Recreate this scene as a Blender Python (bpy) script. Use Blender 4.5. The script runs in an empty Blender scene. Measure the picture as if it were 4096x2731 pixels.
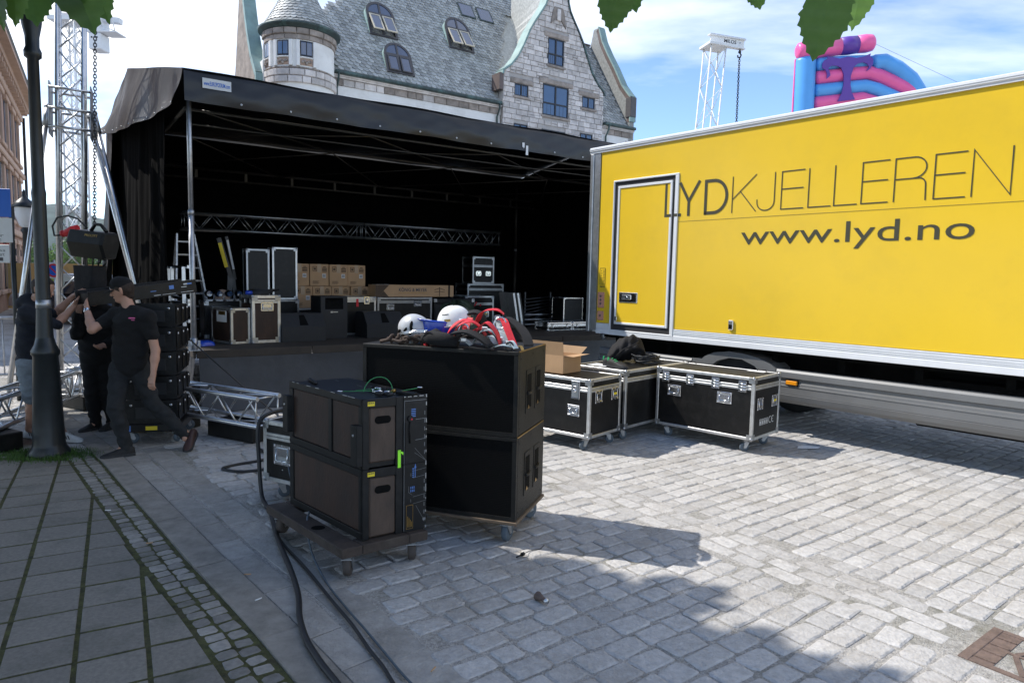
import bpy, bmesh, math, random
from mathutils import Vector, Matrix
SC = bpy.context.scene
C = SC.collection
R = math.radians

# ------------------------------------------------------------------ camera
cam_d = bpy.data.cameras.new('camera')
cam = bpy.data.objects.new('camera', cam_d)
C.objects.link(cam)
SC.camera = cam
cam_d.sensor_width = 36.0
cam_d.lens = 24.0
cam_d.clip_start = 0.05
cam_d.clip_end = 6000
PITCH, ROLL, EYE = R(5.3), R(1.2), 1.8
_r0 = Vector((1, 0, 0)); _u0 = Vector((0, math.sin(PITCH), math.cos(PITCH)))
_f = Vector((0, math.cos(PITCH), -math.sin(PITCH)))
_r = _r0 * math.cos(ROLL) + _u0 * math.sin(ROLL)
_u = _u0 * math.cos(ROLL) - _r0 * math.sin(ROLL)
cam.matrix_world = Matrix(((_r.x, _u.x, -_f.x, 0), (_r.y, _u.y, -_f.y, 0), (_r.z, _u.z, -_f.z, EYE), (0, 0, 0, 1)))

# ------------------------------------------------------------------ light
SUN_AZ, SUN_EL = R(-76.5), R(48.5)          # clockwise from +Y, above the horizon
sun_dir = Vector((math.sin(SUN_AZ) * math.cos(SUN_EL), math.cos(SUN_AZ) * math.cos(SUN_EL), math.sin(SUN_EL)))
sd = bpy.data.lights.new('sun', 'SUN')
sd.energy = 2.38
sd.angle = R(0.53)
sd.color = (1.0, 0.955, 0.89)
so = bpy.data.objects.new('sun', sd)
C.objects.link(so)
so.rotation_euler = sun_dir.to_track_quat('Z', 'Y').to_euler()
so.location = sun_dir * 60

W = bpy.data.worlds.new('World')
SC.world = W
W.use_nodes = True
nt = W.node_tree
nt.nodes.clear()
def wn(t, **k):
    n = nt.nodes.new(t)
    for a, b in k.items(): setattr(n, a, b)
    return n
wo = wn('ShaderNodeOutputWorld'); bg = wn('ShaderNodeBackground')
sky = wn('ShaderNodeTexSky'); sky.sky_type = 'NISHITA'; sky.sun_disc = False
sky.sun_elevation = SUN_EL; sky.sun_rotation = SUN_AZ; sky.air_density = 0.75; sky.dust_density = 0.0; sky.ozone_density = 3.0; sky.altitude = 300
bg.inputs['Strength'].default_value = 0.122
tc = wn('ShaderNodeTexCoord')
sep = wn('ShaderNodeSeparateXYZ'); nt.links.new(tc.outputs['Generated'], sep.inputs[0])
mz = wn('ShaderNodeMath', operation='MAXIMUM'); nt.links.new(sep.outputs['Z'], mz.inputs[0]); mz.inputs[1].default_value = 0.0
az = wn('ShaderNodeMath', operation='ADD'); nt.links.new(mz.outputs[0], az.inputs[0]); az.inputs[1].default_value = 0.16
dx = wn('ShaderNodeMath', operation='DIVIDE'); nt.links.new(sep.outputs['X'], dx.inputs[0]); nt.links.new(az.outputs[0], dx.inputs[1])
dy = wn('ShaderNodeMath', operation='DIVIDE'); nt.links.new(sep.outputs['Y'], dy.inputs[0]); nt.links.new(az.outputs[0], dy.inputs[1])
cmb = wn('ShaderNodeCombineXYZ'); nt.links.new(dx.outputs[0], cmb.inputs[0]); nt.links.new(dy.outputs[0], cmb.inputs[1])
mp = wn('ShaderNodeMapping'); nt.links.new(cmb.outputs[0], mp.inputs[0])
CLOUD_LOC = (-2.379, 13.697, 0.0)
mp.inputs['Location'].default_value = CLOUD_LOC
mp.inputs['Rotation'].default_value = (0, 0, R(100)); mp.inputs['Scale'].default_value = (0.30, 0.62, 1)
n1 = wn('ShaderNodeTexNoise'); n1.inputs['Scale'].default_value = 1.35; n1.inputs['Detail'].default_value = 9; n1.inputs['Roughness'].default_value = 0.56; n1.inputs['Distortion'].default_value = 0.35
nt.links.new(mp.outputs[0], n1.inputs['Vector'])
cr = wn('ShaderNodeValToRGB'); cr.color_ramp.elements[0].position = 0.458; cr.color_ramp.elements[1].position = 0.655
cr.color_ramp.elements[0].color = (0, 0, 0, 1); cr.color_ramp.elements[1].color = (1, 1, 1, 1)
nt.links.new(n1.outputs['Fac'], cr.inputs[0])
n2 = wn('ShaderNodeTexNoise'); n2.inputs['Scale'].default_value = 4.0; n2.inputs['Detail'].default_value = 6
nt.links.new(mp.outputs[0], n2.inputs['Vector'])
cc = wn('ShaderNodeMixRGB'); cc.inputs[1].default_value = (5.1, 5.3, 5.65, 1); cc.inputs[2].default_value = (6.9, 6.95, 7.0, 1)
nt.links.new(n2.outputs['Fac'], cc.inputs[0])
mixc = wn('ShaderNodeMixRGB'); nt.links.new(cr.outputs[0], mixc.inputs[0]); nt.links.new(sky.outputs[0], mixc.inputs[1]); nt.links.new(cc.outputs[0], mixc.inputs[2])
nt.links.new(mixc.outputs[0], bg.inputs['Color']); nt.links.new(bg.outputs[0], wo.inputs['Surface'])

SC.view_settings.view_transform = 'Standard'
SC.view_settings.look = 'None'
SC.view_settings.gamma = 1.0
SC.view_settings.exposure = 1.22
try: SC.view_settings.use_curve_mapping = False
except Exception: pass
SC.cycles.use_denoising = True
SC.cycles.max_bounces = 6

# ------------------------------------------------------------------ helpers
def fr(x, y, ang):
    """frame: origin on the ground, heading in degrees clockwise from +Y of local x"""
    return Matrix.Translation((x, y, 0)) @ Matrix.Rotation(R(90 - ang), 4, 'Z')

class MB:
    def __init__(s): s.v = []; s.f = []; s.m = []; s.sm = []
    def add(s, vs, fs, m=0, sm=False):
        b = len(s.v); s.v.extend([tuple(q) for q in vs])
        for q in fs: s.f.append(tuple(b + i for i in q)); s.m.append(m); s.sm.append(sm)
        return s
    def box(s, x0, x1, y0, y1, z0, z1, m=0, bev=0.0, M=None):
        if bev <= 0:
            vs = [(x0, y0, z0), (x1, y0, z0), (x1, y1, z0), (x0, y1, z0), (x0, y0, z1), (x1, y0, z1), (x1, y1, z1), (x0, y1, z1)]
            fs = [(0, 3, 2, 1), (4, 5, 6, 7), (0, 1, 5, 4), (1, 2, 6, 5), (2, 3, 7, 6), (3, 0, 4, 7)]
        else:
            b = min(bev, (x1 - x0) * .45, (y1 - y0) * .45, (z1 - z0) * .45)
            vs = []; idx = {}
            X = (x0, x1); Y = (y0, y1); Z = (z0, z1); sg = (1, -1)
            for i in (0, 1):
                for j in (0, 1):
                    for k in (0, 1):
                        for a in range(3):
                            p = [X[i], Y[j], Z[k]]
                            off = [sg[i] * b, sg[j] * b, sg[k] * b]
                            for c in range(3):
                                if c != a: p[c] += off[c]
                            idx[i, j, k, a] = len(vs); vs.append(tuple(p))
            I = idx; fs = []
            for k in (0, 1):
                fs.append(tuple(I[i, j, k, 2] for i, j in ((0, 0), (1, 0), (1, 1), (0, 1))))
                fs.append(tuple(I[i, k, j, 1] for i, j in ((0, 0), (1, 0), (1, 1), (0, 1))))
                fs.append(tuple(I[k, i, j, 0] for i, j in ((0, 0), (1, 0), (1, 1), (0, 1))))
            for i in (0, 1):
                for j in (0, 1):
                    fs.append((I[i, j, 0, 0], I[i, j, 1, 0], I[i, j, 1, 1], I[i, j, 0, 1]))
                    fs.append((I[i, 0, j, 0], I[i, 1, j, 0], I[i, 1, j, 2], I[i, 0, j, 2]))
                    fs.append((I[0, i, j, 1], I[1, i, j, 1], I[1, i, j, 2], I[0, i, j, 2]))
            for i in (0, 1):
                for j in (0, 1):
                    for k in (0, 1): fs.append(tuple(I[i, j, k, a] for a in range(3)))
            cx = Vector(((x0 + x1) / 2, (y0 + y1) / 2, (z0 + z1) / 2)); g = []
            for q in fs:
                p = [Vector(vs[i]) for i in q]; n = (p[1] - p[0]).cross(p[2] - p[0])
                g.append(q if n.dot(sum(p, Vector()) / len(p) - cx) > 0 else tuple(reversed(q)))
            fs = g
        if M is not None: vs = [M @ Vector(q) for q in vs]
        return s.add(vs, fs, m)
    def tube(s, pts, r, n=8, m=0, caps=True, closed=False, sm=True):
        P = [Vector(q) for q in pts]; N = len(P)
        rr = r if isinstance(r, (list, tuple)) else [r] * N
        T = []
        for i in range(N):
            a = P[(i - 1) % N] if (i > 0 or closed) else P[i]; b = P[(i + 1) % N] if (i < N - 1 or closed) else P[i]
            t = b - a; T.append(t.normalized() if t.length > 1e-9 else Vector((0, 0, 1)))
        up = Vector((0, 0, 1)) if abs(T[0].z) < .9 else Vector((1, 0, 0))
        x = T[0].cross(up).normalized(); vs = []
        for i in range(N):
            x = (x - T[i] * x.dot(T[i]))
            if x.length < 1e-6: x = T[i].orthogonal()
            x.normalize(); y = T[i].cross(x)
            for k in range(n):
                a = 2 * math.pi * k / n
                vs.append(P[i] + (x * math.cos(a) + y * math.sin(a)) * rr[i])
        fs = []
        for i in range(N if closed else N - 1):
            j = (i + 1) % N
            for k in range(n): fs.append((i * n + k, i * n + (k + 1) % n, j * n + (k + 1) % n, j * n + k))
        s.add(vs, fs, m, sm)
        if caps and not closed:
            b = len(s.v) - len(vs)
            s.f.append(tuple(b + k for k in reversed(range(n)))); s.m.append(m); s.sm.append(False)
            s.f.append(tuple(b + (N - 1) * n + k for k in range(n))); s.m.append(m); s.sm.append(False)
        return s
    def bar(s, a, b, w, h, m=0):
        """rectangular bar from a to b"""
        a = Vector(a); b = Vector(b); t = (b - a).normalized()
        up = Vector((0, 0, 1)) if abs(t.z) < .95 else Vector((0, 1, 0))
        x = t.cross(up).normalized(); y = x.cross(t); vs = []
        for p in (a, b):
            for i, j in ((-1, -1), (1, -1), (1, 1), (-1, 1)): vs.append(p + x * (i * w / 2) + y * (j * h / 2))
        return s.add(vs, [(3, 2, 1, 0), (4, 5, 6, 7), (0, 1, 5, 4), (1, 2, 6, 5), (2, 3, 7, 6), (3, 0, 4, 7)], m)
    def lathe(s, prof, n=20, c=(0, 0, 0), m=0, ax='z', sm=True, a0=0, a1=2 * math.pi):
        vs = []; full = abs(a1 - a0 - 2 * math.pi) < 1e-6; k = n if full else n + 1
        for r, z in prof:
            for i in range(k):
                a = a0 + (a1 - a0) * i / n; q = (r * math.cos(a), r * math.sin(a), z)
                if ax == 'x': q = (z, q[0], q[1])
                elif ax == 'y': q = (q[1], z, q[0])
                vs.append((q[0] + c[0], q[1] + c[1], q[2] + c[2]))
        fs = []
        for j in range(len(prof) - 1):
            for i in range(n): fs.append((j * k + i, j * k + (i + 1) % k, (j + 1) * k + (i + 1) % k, (j + 1) * k + i))
        return s.add(vs, fs, m, sm)
    def prism(s, poly, d0, d1, ax='y', m=0, off=(0, 0, 0)):
        """poly of (a,b) extruded along ax; ax y -> (a,d,b), x -> (d,a,b), z -> (a,b,d)"""
        def q(a, b, d):
            p = {'y': (a, d, b), 'x': (d, a, b), 'z': (a, b, d)}[ax]
            return (p[0] + off[0], p[1] + off[1], p[2] + off[2])
        n = len(poly); vs = [q(a, b, d0) for a, b in poly] + [q(a, b, d1) for a, b in poly]
        fs = [tuple(range(n)), tuple(reversed(range(n, 2 * n)))] + [(i, n + i, n + (i + 1) % n, (i + 1) % n) for i in range(n)]
        return s.add(vs, fs, m)
    def grid(s, nu, nv, fn, m=0, sm=True):
        vs = [fn(i / nu, j / nv) for j in range(nv + 1) for i in range(nu + 1)]
        fs = [(j * (nu + 1) + i, j * (nu + 1) + i + 1, (j + 1) * (nu + 1) + i + 1, (j + 1) * (nu + 1) + i) for j in range(nv) for i in range(nu)]
        return s.add(vs, fs, m, sm)
    def ball(s, c, r, n=10, k=6, m=0):
        rx, ry, rz = r if isinstance(r, (list, tuple)) else (r, r, r)
        prof = [(math.sin(math.pi * j / k), -math.cos(math.pi * j / k)) for j in range(k + 1)]
        b = len(s.v); s.lathe(prof, n, (0, 0, 0), m)
        for i in range(b, len(s.v)):
            x, y, z = s.v[i]; s.v[i] = (x * rx + c[0], y * ry + c[1], z * rz + c[2])
        return s
    def xf(s, M, b=0):
        for i in range(b, len(s.v)): s.v[i] = tuple(M @ Vector(s.v[i]))
        return s
    def mesh(s, name, mats, recalc=True):
        me = bpy.data.meshes.new(name); me.from_pydata(s.v, [], s.f)
        for q in (mats if isinstance(mats, (list, tuple)) else [mats]): me.materials.append(q)
        me.polygons.foreach_set('material_index', s.m); me.polygons.foreach_set('use_smooth', s.sm)
        if recalc:
            bm = bmesh.new(); bm.from_mesh(me); bmesh.ops.recalc_face_normals(bm, faces=bm.faces); bm.to_mesh(me); bm.free()
        me.update(); return me
    def build(s, name, mats, parent=None, M=None, recalc=True):
        o = bpy.data.objects.new(name, s.mesh(name, mats, recalc)); C.objects.link(o)
        if parent is not None: o.parent = parent
        if M is not None: o.matrix_local = M
        return o

def tag(o, label, cat, group=None):
    o['label'] = label; o['category'] = cat
    if group: o['group'] = group
    return o
def struct(o): o['kind'] = 'structure'; return o
def thing(name, label, cat, M=None, group=None):
    o = bpy.data.objects.new(name, None); C.objects.link(o); o.empty_display_size = .1
    if M is not None: o.matrix_world = M
    return tag(o, label, cat, group)
def at(x, y, z=0, rz=0): return Matrix.Translation((x, y, z)) @ Matrix.Rotation(rz, 4, 'Z')
def link_copy(src, parent, M, name=None):
    o = src.copy(); C.objects.link(o); o.parent = parent; o.matrix_local = M
    if name: o.name = name
    return o
def copy_tree(src, M, label, parent=None):
    o = src.copy(); C.objects.link(o); o.matrix_world = M; o['label'] = label
    def rec(a, b):
        for ch in list(a.children):
            c = ch.copy(); C.objects.link(c); c.parent = b; c.matrix_local = ch.matrix_local.copy(); rec(ch, c)
    rec(src, o); return o

def text_mb(body, w, h, depth=0.002, font_bold=False):
    """lettering as a mesh in the local xz plane, fitted to w x h from its lower left corner, facing -y"""
    cu = bpy.data.curves.new('t', 'FONT'); cu.body = body; cu.size = 1.0; cu.resolution_u = 4
    if font_bold: cu.offset = 0.018
    o = bpy.data.objects.new('t', cu); C.objects.link(o)
    dg = bpy.context.evaluated_depsgraph_get(); dg.update()
    me = bpy.data.meshes.new_from_object(o.evaluated_get(dg))
    vs = [v.co.copy() for v in me.vertices]; fs = [tuple(p.vertices) for p in me.polygons]
    bpy.data.objects.remove(o); bpy.data.meshes.remove(me)
    x0 = min(v.x for v in vs); x1 = max(v.x for v in vs); y0 = min(v.y for v in vs); y1 = max(v.y for v in vs)
    mb = MB(); mb.add([((v.x - x0) / (x1 - x0) * w, -depth, (v.y - y0) / (y1 - y0) * h) for v in vs], fs)
    return mb

# ------------------------------------------------------------------ materials
def mat(name, col, rough=.6, metal=0.0, var=.12, scale=8.0, bump=0.0, bscale=40.0, spec=.5, col2=None, island=0.0, coat=0.0, detail=5, dirt=None, dirt_amt=.0, dirt_scale=2.0, stretch=None, world=False):
    m = bpy.data.materials.new(name); m.use_nodes = True
    t = m.node_tree; N = t.nodes; L = t.links
    b = N['Principled BSDF']
    b.inputs['Roughness'].default_value = rough; b.inputs['Metallic'].default_value = metal
    b.inputs['Specular IOR Level'].default_value = spec
    if coat: b.inputs['Coat Weight'].default_value = coat; b.inputs['Coat Roughness'].default_value = .15
    co = N.new('ShaderNodeTexCoord'); vec = co.outputs['Object']
    if world: vec = N.new('ShaderNodeNewGeometry').outputs['Position']
    base_vec = vec
    if stretch:
        mpn = N.new('ShaderNodeMapping'); mpn.inputs['Scale'].default_value = stretch; L.new(vec, mpn.inputs[0]); vec = mpn.outputs[0]
    nz = N.new('ShaderNodeTexNoise'); nz.inputs['Scale'].default_value = scale; nz.inputs['Detail'].default_value = detail; nz.inputs['Roughness'].default_value = .6
    L.new(vec, nz.inputs['Vector'])
    rp = N.new('ShaderNodeValToRGB'); c = Vector(col[:3]); c2 = Vector(col2) if col2 else None
    lo = c * (1 - var); hi = c * (1 + var) if c2 is None else c2
    rp.color_ramp.elements[0].position = .32; rp.color_ramp.elements[1].position = .68
    rp.color_ramp.elements[0].color = (*lo, 1); rp.color_ramp.elements[1].color = (*[min(1, q) for q in hi], 1)
    L.new(nz.outputs['Fac'], rp.inputs[0]); outc = rp.outputs[0]
    if island:
        g = N.new('ShaderNodeNewGeometry'); oi = N.new('ShaderNodeObjectInfo')
        ad = N.new('ShaderNodeMath'); ad.operation = 'ADD'; L.new(g.outputs['Random Per Island'], ad.inputs[0]); L.new(oi.outputs['Random'], ad.inputs[1])
        fc = N.new('ShaderNodeMath'); fc.operation = 'FRACT'; L.new(ad.outputs[0], fc.inputs[0])
        mr = N.new('ShaderNodeMapRange'); mr.inputs['To Min'].default_value = 1 - island; mr.inputs['To Max'].default_value = 1 + island
        L.new(fc.outputs[0], mr.inputs['Value'])
        vm = N.new('ShaderNodeVectorMath'); vm.operation = 'SCALE'; L.new(outc, vm.inputs[0]); L.new(mr.outputs[0], vm.inputs['Scale']); outc = vm.outputs[0]
    if dirt is not None:
        nd = N.new('ShaderNodeTexNoise'); nd.inputs['Scale'].default_value = dirt_scale; nd.inputs['Detail'].default_value = 7; nd.inputs['Roughness'].default_value = .7
        L.new(base_vec, nd.inputs['Vector'])
        rd = N.new('ShaderNodeValToRGB'); rd.color_ramp.elements[0].position = .5; rd.color_ramp.elements[1].position = .72
        rd.color_ramp.elements[0].color = (0, 0, 0, 1); rd.color_ramp.elements[1].color = (dirt_amt,) * 3 + (1,)
        L.new(nd.outputs['Fac'], rd.inputs[0])
        mx = N.new('ShaderNodeMixRGB'); L.new(rd.outputs[0], mx.inputs[0]); L.new(outc, mx.inputs[1]); mx.inputs[2].default_value = (*dirt, 1); outc = mx.outputs[0]
    L.new(outc, b.inputs['Base Color'])
    if bump:
        nb = N.new('ShaderNodeTexNoise'); nb.inputs['Scale'].default_value = bscale; nb.inputs['Detail'].default_value = 6; L.new(vec, nb.inputs['Vector'])
        bp = N.new('ShaderNodeBump'); bp.inputs['Strength'].default_value = bump; bp.inputs['Distance'].default_value = .02
        L.new(nb.outputs['Fac'], bp.inputs['Height']); L.new(bp.outputs[0], b.inputs['Normal'])
    return m

M_ = {}
def mk(k, *a, **kw): M_[k] = mat(k, *a, **kw); return M_[k]
mk('sett', (.435, .42, .40), .85, var=.16, scale=22, bump=.55, bscale=55, island=.13, dirt=(.27, .235, .19), dirt_amt=.55, dirt_scale=1.9, world=True)
mk('sett_flat', (.33, .315, .29), .9, var=.14, scale=14, bump=.5, bscale=50, island=.10, dirt=(.17, .16, .13), dirt_amt=.5, dirt_scale=2.5)
mk('sett_small', (.235, .222, .20), .85, var=.18, scale=30, bump=.35, bscale=60, island=.32, dirt=(.10, .105, .06), dirt_amt=.5, dirt_scale=3, world=True)
mk('joint', (.41, .39, .36), .97, var=.35, scale=60, bump=.9, bscale=120, dirt=(.10, .10, .05), dirt_amt=.7, dirt_scale=1.3)
mk('moss', (.068, .072, .022), .95, var=.55, scale=18, bump=.9, bscale=140, dirt=(.08, .065, .04), dirt_amt=.7, dirt_scale=5)
mk('slab', (.205, .19, .165), .9, var=.16, scale=45, bump=.35, bscale=160, island=.10, dirt=(.075, .08, .062), dirt_amt=.6, dirt_scale=3)
mk('kerb', (.26, .24, .21), .92, var=.2, scale=9, bump=.4, bscale=90, dirt=(.11, .105, .09), dirt_amt=.6, dirt_scale=3)
mk('asphalt_far', (.20, .20, .205), .9, var=.2, scale=3, bump=.3, bscale=12)
mk('alu', (.62, .63, .64), .34, 1.0, var=.10, scale=14, bump=.04, bscale=60)
mk('alu_dull', (.42, .43, .44), .42, 1.0, var=.14, scale=10, bump=.06, bscale=50)
mk('alu_profile', (.66, .66, .65), .40, .85, var=.10, scale=18, dirt=(.36, .34, .30), dirt_amt=.5, dirt_scale=7)
mk('chrome', (.78, .78, .79), .16, 1.0, var=.05)
mk('galv', (.46, .47, .485), .45, .9, var=.18, scale=16)
mk('shaded_tube', (.06, .055, .048), .45, .5, var=.2, scale=8)  # dim copy of galvanised tube, shade under the stage roof put into its colour
mk('black_ply', (.006, .0058, .0056), .42, var=.3, scale=12, bump=.10, bscale=90, spec=.35, dirt=(.028, .026, .024), dirt_amt=.4, dirt_scale=6)
mk('black_lam', (.010, .010, .011), .30, var=.3, scale=9, dirt=(.05, .05, .05), dirt_amt=.35, dirt_scale=9)
mk('cab_paint', (.013, .0125, .011), .5, var=.22, scale=22, bump=.35, bscale=210, spec=.25, dirt=(.05, .047, .04), dirt_amt=.35, dirt_scale=5)
mk('black_metal', (.006, .006, .0063), .45, .0, var=.25, scale=10, spec=.35, dirt=(.045, .043, .04), dirt_amt=.35, dirt_scale=8)
mk('ply_worn', (.072, .047, .033), .65, var=.25, scale=12, bump=.15, bscale=70, dirt=(.04, .03, .024), dirt_amt=.7, dirt_scale=4, stretch=(1, 1, .35))
mk('brown_ply', (.034, .0145, .0075), .6, var=.35, scale=9, bump=.15, bscale=70, dirt=(.018, .012, .009), dirt_amt=.8, dirt_scale=3, stretch=(1, 1, .35))
mk('brown_dolly', (.050, .036, .028), .8, var=.3, scale=12, bump=.2, bscale=80, dirt=(.10, .085, .07), dirt_amt=.6, dirt_scale=5)
mk('rubber', (.035, .036, .038), .8, var=.2)
mk('faint_print', (.20, .20, .20), .6, var=.1)
mk('rubber_grey', (.085, .11, .135), .7, var=.15)
mk('rubber_brown', (.065, .052, .045), .75, var=.2)
mk('yellow', (.76, .497, .018), .36, var=.03, scale=.9, coat=.12, dirt=(.60, .40, .03), dirt_amt=.35, dirt_scale=1.1, spec=.5)
mk('letter', (.045, .042, .022), .5, var=.1)
mk('white_paint', (.78, .78, .77), .42, var=.04, scale=3, dirt=(.55, .54, .5), dirt_amt=.4, dirt_scale=3)
mk('rail_white', (.74, .75, .76), .36, .15, var=.04, scale=5)
mk('grey_plastic', (.175, .177, .177), .42, .25, var=.08, scale=4, dirt=(.12, .115, .10), dirt_amt=.5, dirt_scale=2)
mk('dark_rubber', (.020, .020, .022), .6, var=.2)
mk('chassis', (.005, .005, .0048), .85, var=.3, spec=.1)
mk('amber', (.75, .27, .01), .25, var=.05)
mk('pink', (.62, .28, .19), .55, var=.06)
mk('tarp', (.013, .0135, .0155), .40, var=.3, scale=2.5, bump=.12, bscale=5, dirt=(.026, .026, .027), dirt_amt=.22, dirt_scale=11)
mk('tarp_grey', (.045, .045, .046), .33, var=.4, scale=2, bump=.35, bscale=5, dirt=(.13, .13, .125), dirt_amt=.5, dirt_scale=2.5, stretch=(1, 1, .3))
mk('curtain', (.003, .003, .0032), .95, var=.2, scale=3, spec=.06)
mk('skirt', (.036, .039, .045), .5, var=.3, scale=2.5, bump=.25, bscale=9)
mk('deck', (.045, .035, .026), .75, var=.3, scale=6, dirt=(.02, .017, .014), dirt_amt=.7, dirt_scale=3)
mk('carton', (.47, .29, .155), .85, var=.07, scale=5, bump=.05, bscale=30)
mk('carton_dark', (.30, .19, .10), .85, var=.08, scale=5)
mk('print', (.085, .055, .035), .85, var=.2, scale=60)
mk('tape_clear', (.42, .30, .20), .3, var=.05)
mk('paper', (.75, .75, .74), .7, var=.04)
mk('mon_grey', (.014, .0145, .016), .6, var=.15, scale=30, bump=.25, bscale=200)
mk('lamp_paint', (.016, .020, .022), .38, .1, var=.2, scale=8, bump=.08, bscale=50)
mk('globe', (.70, .72, .74), .25, var=.03)
mk('chain', (.05, .052, .055), .4, .9, var=.2)
mk('crane_white', (.72, .73, .74), .5, var=.04)
mk('red', (.42, .012, .018), .45, var=.12, scale=30)
mk('red_web', (.62, .020, .030), .6, var=.12, scale=60, bump=.15, bscale=200)
mk('blue_plastic', (.012, .055, .42), .28, var=.08, coat=.2)
mk('white_plastic', (.80, .80, .76), .30, var=.03, coat=.2)
mk('helmet_grey', (.50, .51, .53), .35, var=.04, coat=.2)
mk('grey_web', (.42, .50, .52), .75, var=.12, scale=50, bump=.2, bscale=200)
mk('black_pad', (.007, .0066, .007), .9, var=.2, scale=30, bump=.3, bscale=160)
mk('brown_rope', (.055, .034, .024), .8, var=.35, scale=60, bump=.4, bscale=150)
mk('yellow_tape', (.75, .58, .02), .5, var=.05)
mk('green_tape', (.35, .95, .04), .5, var=.05)
mk('blue_print', (.10, .22, .55), .5, var=.05)
mk('wire_green', (.04, .25, .08), .5, var=.1)
mk('brass', (.45, .28, .08), .35, .9, var=.1)
mk('plywood', (.14, .10, .065), .8, var=.2, scale=14, stretch=(1, 1, 6))
mk('skin', (.46, .25, .17), .5, var=.07, scale=12)
mk('shirt_black', (.0055, .0052, .0055), .95, var=.25, scale=30, bump=.25, bscale=14)
mk('hoodie', (.013, .015, .022), .95, var=.2, scale=30, bump=.3, bscale=14)
mk('jeans', (.014, .0155, .017), .9, var=.3, scale=20, bump=.3, bscale=16)
mk('shorts', (.19, .22, .25), .9, var=.15, scale=25, bump=.3, bscale=18)
mk('hair', (.030, .017, .010), .7, var=.4, scale=80, bump=.5, bscale=150)
mk('shoe_black', (.010, .010, .010), .7, var=.2)
mk('shoe_brown', (.040, .016, .012), .6, var=.2)
mk('shoe_white', (.62, .62, .60), .55, var=.06)
mk('slate', (.37, .375, .355), .5, var=.22, scale=7, bump=.2, bscale=25, island=.30)
mk('stone', (.60, .555, .52), .88, var=.16, scale=3.2, bump=.9, bscale=7, island=.20, dirt=(.26, .225, .195), dirt_amt=.6, dirt_scale=1.1)
mk('stone_dark', (.30, .255, .22), .9, var=.30, scale=2.5, bump=.9, bscale=7, island=.2)
mk('mortar', (.44, .41, .385), .95, var=.1, scale=3, bump=.4, bscale=20)
mk('plaster', (.80, .785, .75), .9, var=.05, scale=1.5, bump=.15, bscale=12, dirt=(.48, .46, .42), dirt_amt=.45, dirt_scale=.7)
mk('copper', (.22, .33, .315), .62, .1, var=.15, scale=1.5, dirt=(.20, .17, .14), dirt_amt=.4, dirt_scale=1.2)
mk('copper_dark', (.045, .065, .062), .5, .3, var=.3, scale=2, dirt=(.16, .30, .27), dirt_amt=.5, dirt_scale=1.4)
mk('copper_brown', (.13, .098, .088), .55, .3, var=.15, scale=2)
mk('frame_dark', (.012, .014, .020), .45, var=.15)
mk('frame_grey', (.075, .07, .072), .5, var=.15)
mk('frame_cream', (.62, .55, .42), .55, var=.05)
mk('sandstone', (.36, .235, .185), .9, var=.15, scale=1.6, bump=.4, bscale=8, dirt=(.25, .165, .13), dirt_amt=.5, dirt_scale=1)
mk('sand_trim', (.46, .32, .24), .85, var=.1, scale=2)
mk('hoarding', (.70, .46, .18), .8, var=.08, scale=2, dirt=(.45, .29, .12), dirt_amt=.5, dirt_scale=3)
mk('car_paint', (.018, .020, .024), .2, .2, var=.05, coat=.6)
mk('car_white', (.70, .71, .72), .25, var=.03, coat=.5)
mk('sign_blue', (.010, .115, .52), .4, var=.04)
mk('sign_white', (.62, .63, .63), .5, var=.04)
mk('sign_text', (.06, .06, .065), .6, var=.05)
mk('hill', (.075, .105, .10), .95, var=.35, scale=.012, bump=.5, bscale=.06, detail=8)  # greyed forest colour carries the softness of distance, no haze volume
mk('inf_blue', (.10, .38, .80), .38, var=.04, scale=2)
mk('inf_pink', (.88, .13, .36), .38, var=.04, scale=2)
mk('inf_purple', (.12, .045, .33), .42, var=.06, scale=2)
mk('cable', (.014, .0145, .016), .5, var=.2)
mk('rust_iron', (.15, .105, .085), .8, .0, var=.25, scale=14, bump=.4, bscale=60)
mk('hivis', (.55, .85, .05), .6, var=.1)
mk('green_tarp', (.035, .055, .035), .4, var=.35, scale=5, bump=.4, bscale=10)
mk('bag', (.008, .0072, .008), .85, var=.25, scale=20, bump=.4, bscale=20)
mk('green_lace', (.05, .65, .20), .5, var=.1)
mk('bark', (.10, .085, .065), .9, var=.3, scale=10, bump=.8, bscale=30, stretch=(1, 1, .25))
def glass(name, col, rough=.06):
    m = mat(name, col, rough, 0, var=.1, scale=1.5, spec=.9, coat=1.0); return m
M_['pane'] = glass('pane', (.030, .062, .13))  # blue base colour stands in for the sky's reflection in the glass
M_['car_glass'] = glass('car_glass', (.01, .012, .014))
def leafmat(name, a, b, tr=.25):
    m = mat(name, a, .55, var=0, col2=b, scale=6, island=.25)
    N = m.node_tree.nodes; L = m.node_tree.links; p = N['Principled BSDF']; out = N['Material Output']
    t = N.new('ShaderNodeBsdfTranslucent'); t.inputs[0].default_value = (*[q * 2.0 for q in b], 1)
    mx = N.new('ShaderNodeMixShader'); mx.inputs[0].default_value = tr
    L.new(p.outputs[0], mx.inputs[1]); L.new(t.outputs[0], mx.inputs[2]); L.new(mx.outputs[0], out.inputs[0]); M_[name] = m
leafmat('leaf', (.045, .095, .020), (.075, .145, .032), .45)
leafmat('leaf_far', (.040, .085, .030), (.085, .15, .045))
leafmat('grass', (.035, .085, .012), (.075, .15, .025), .15)
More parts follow.
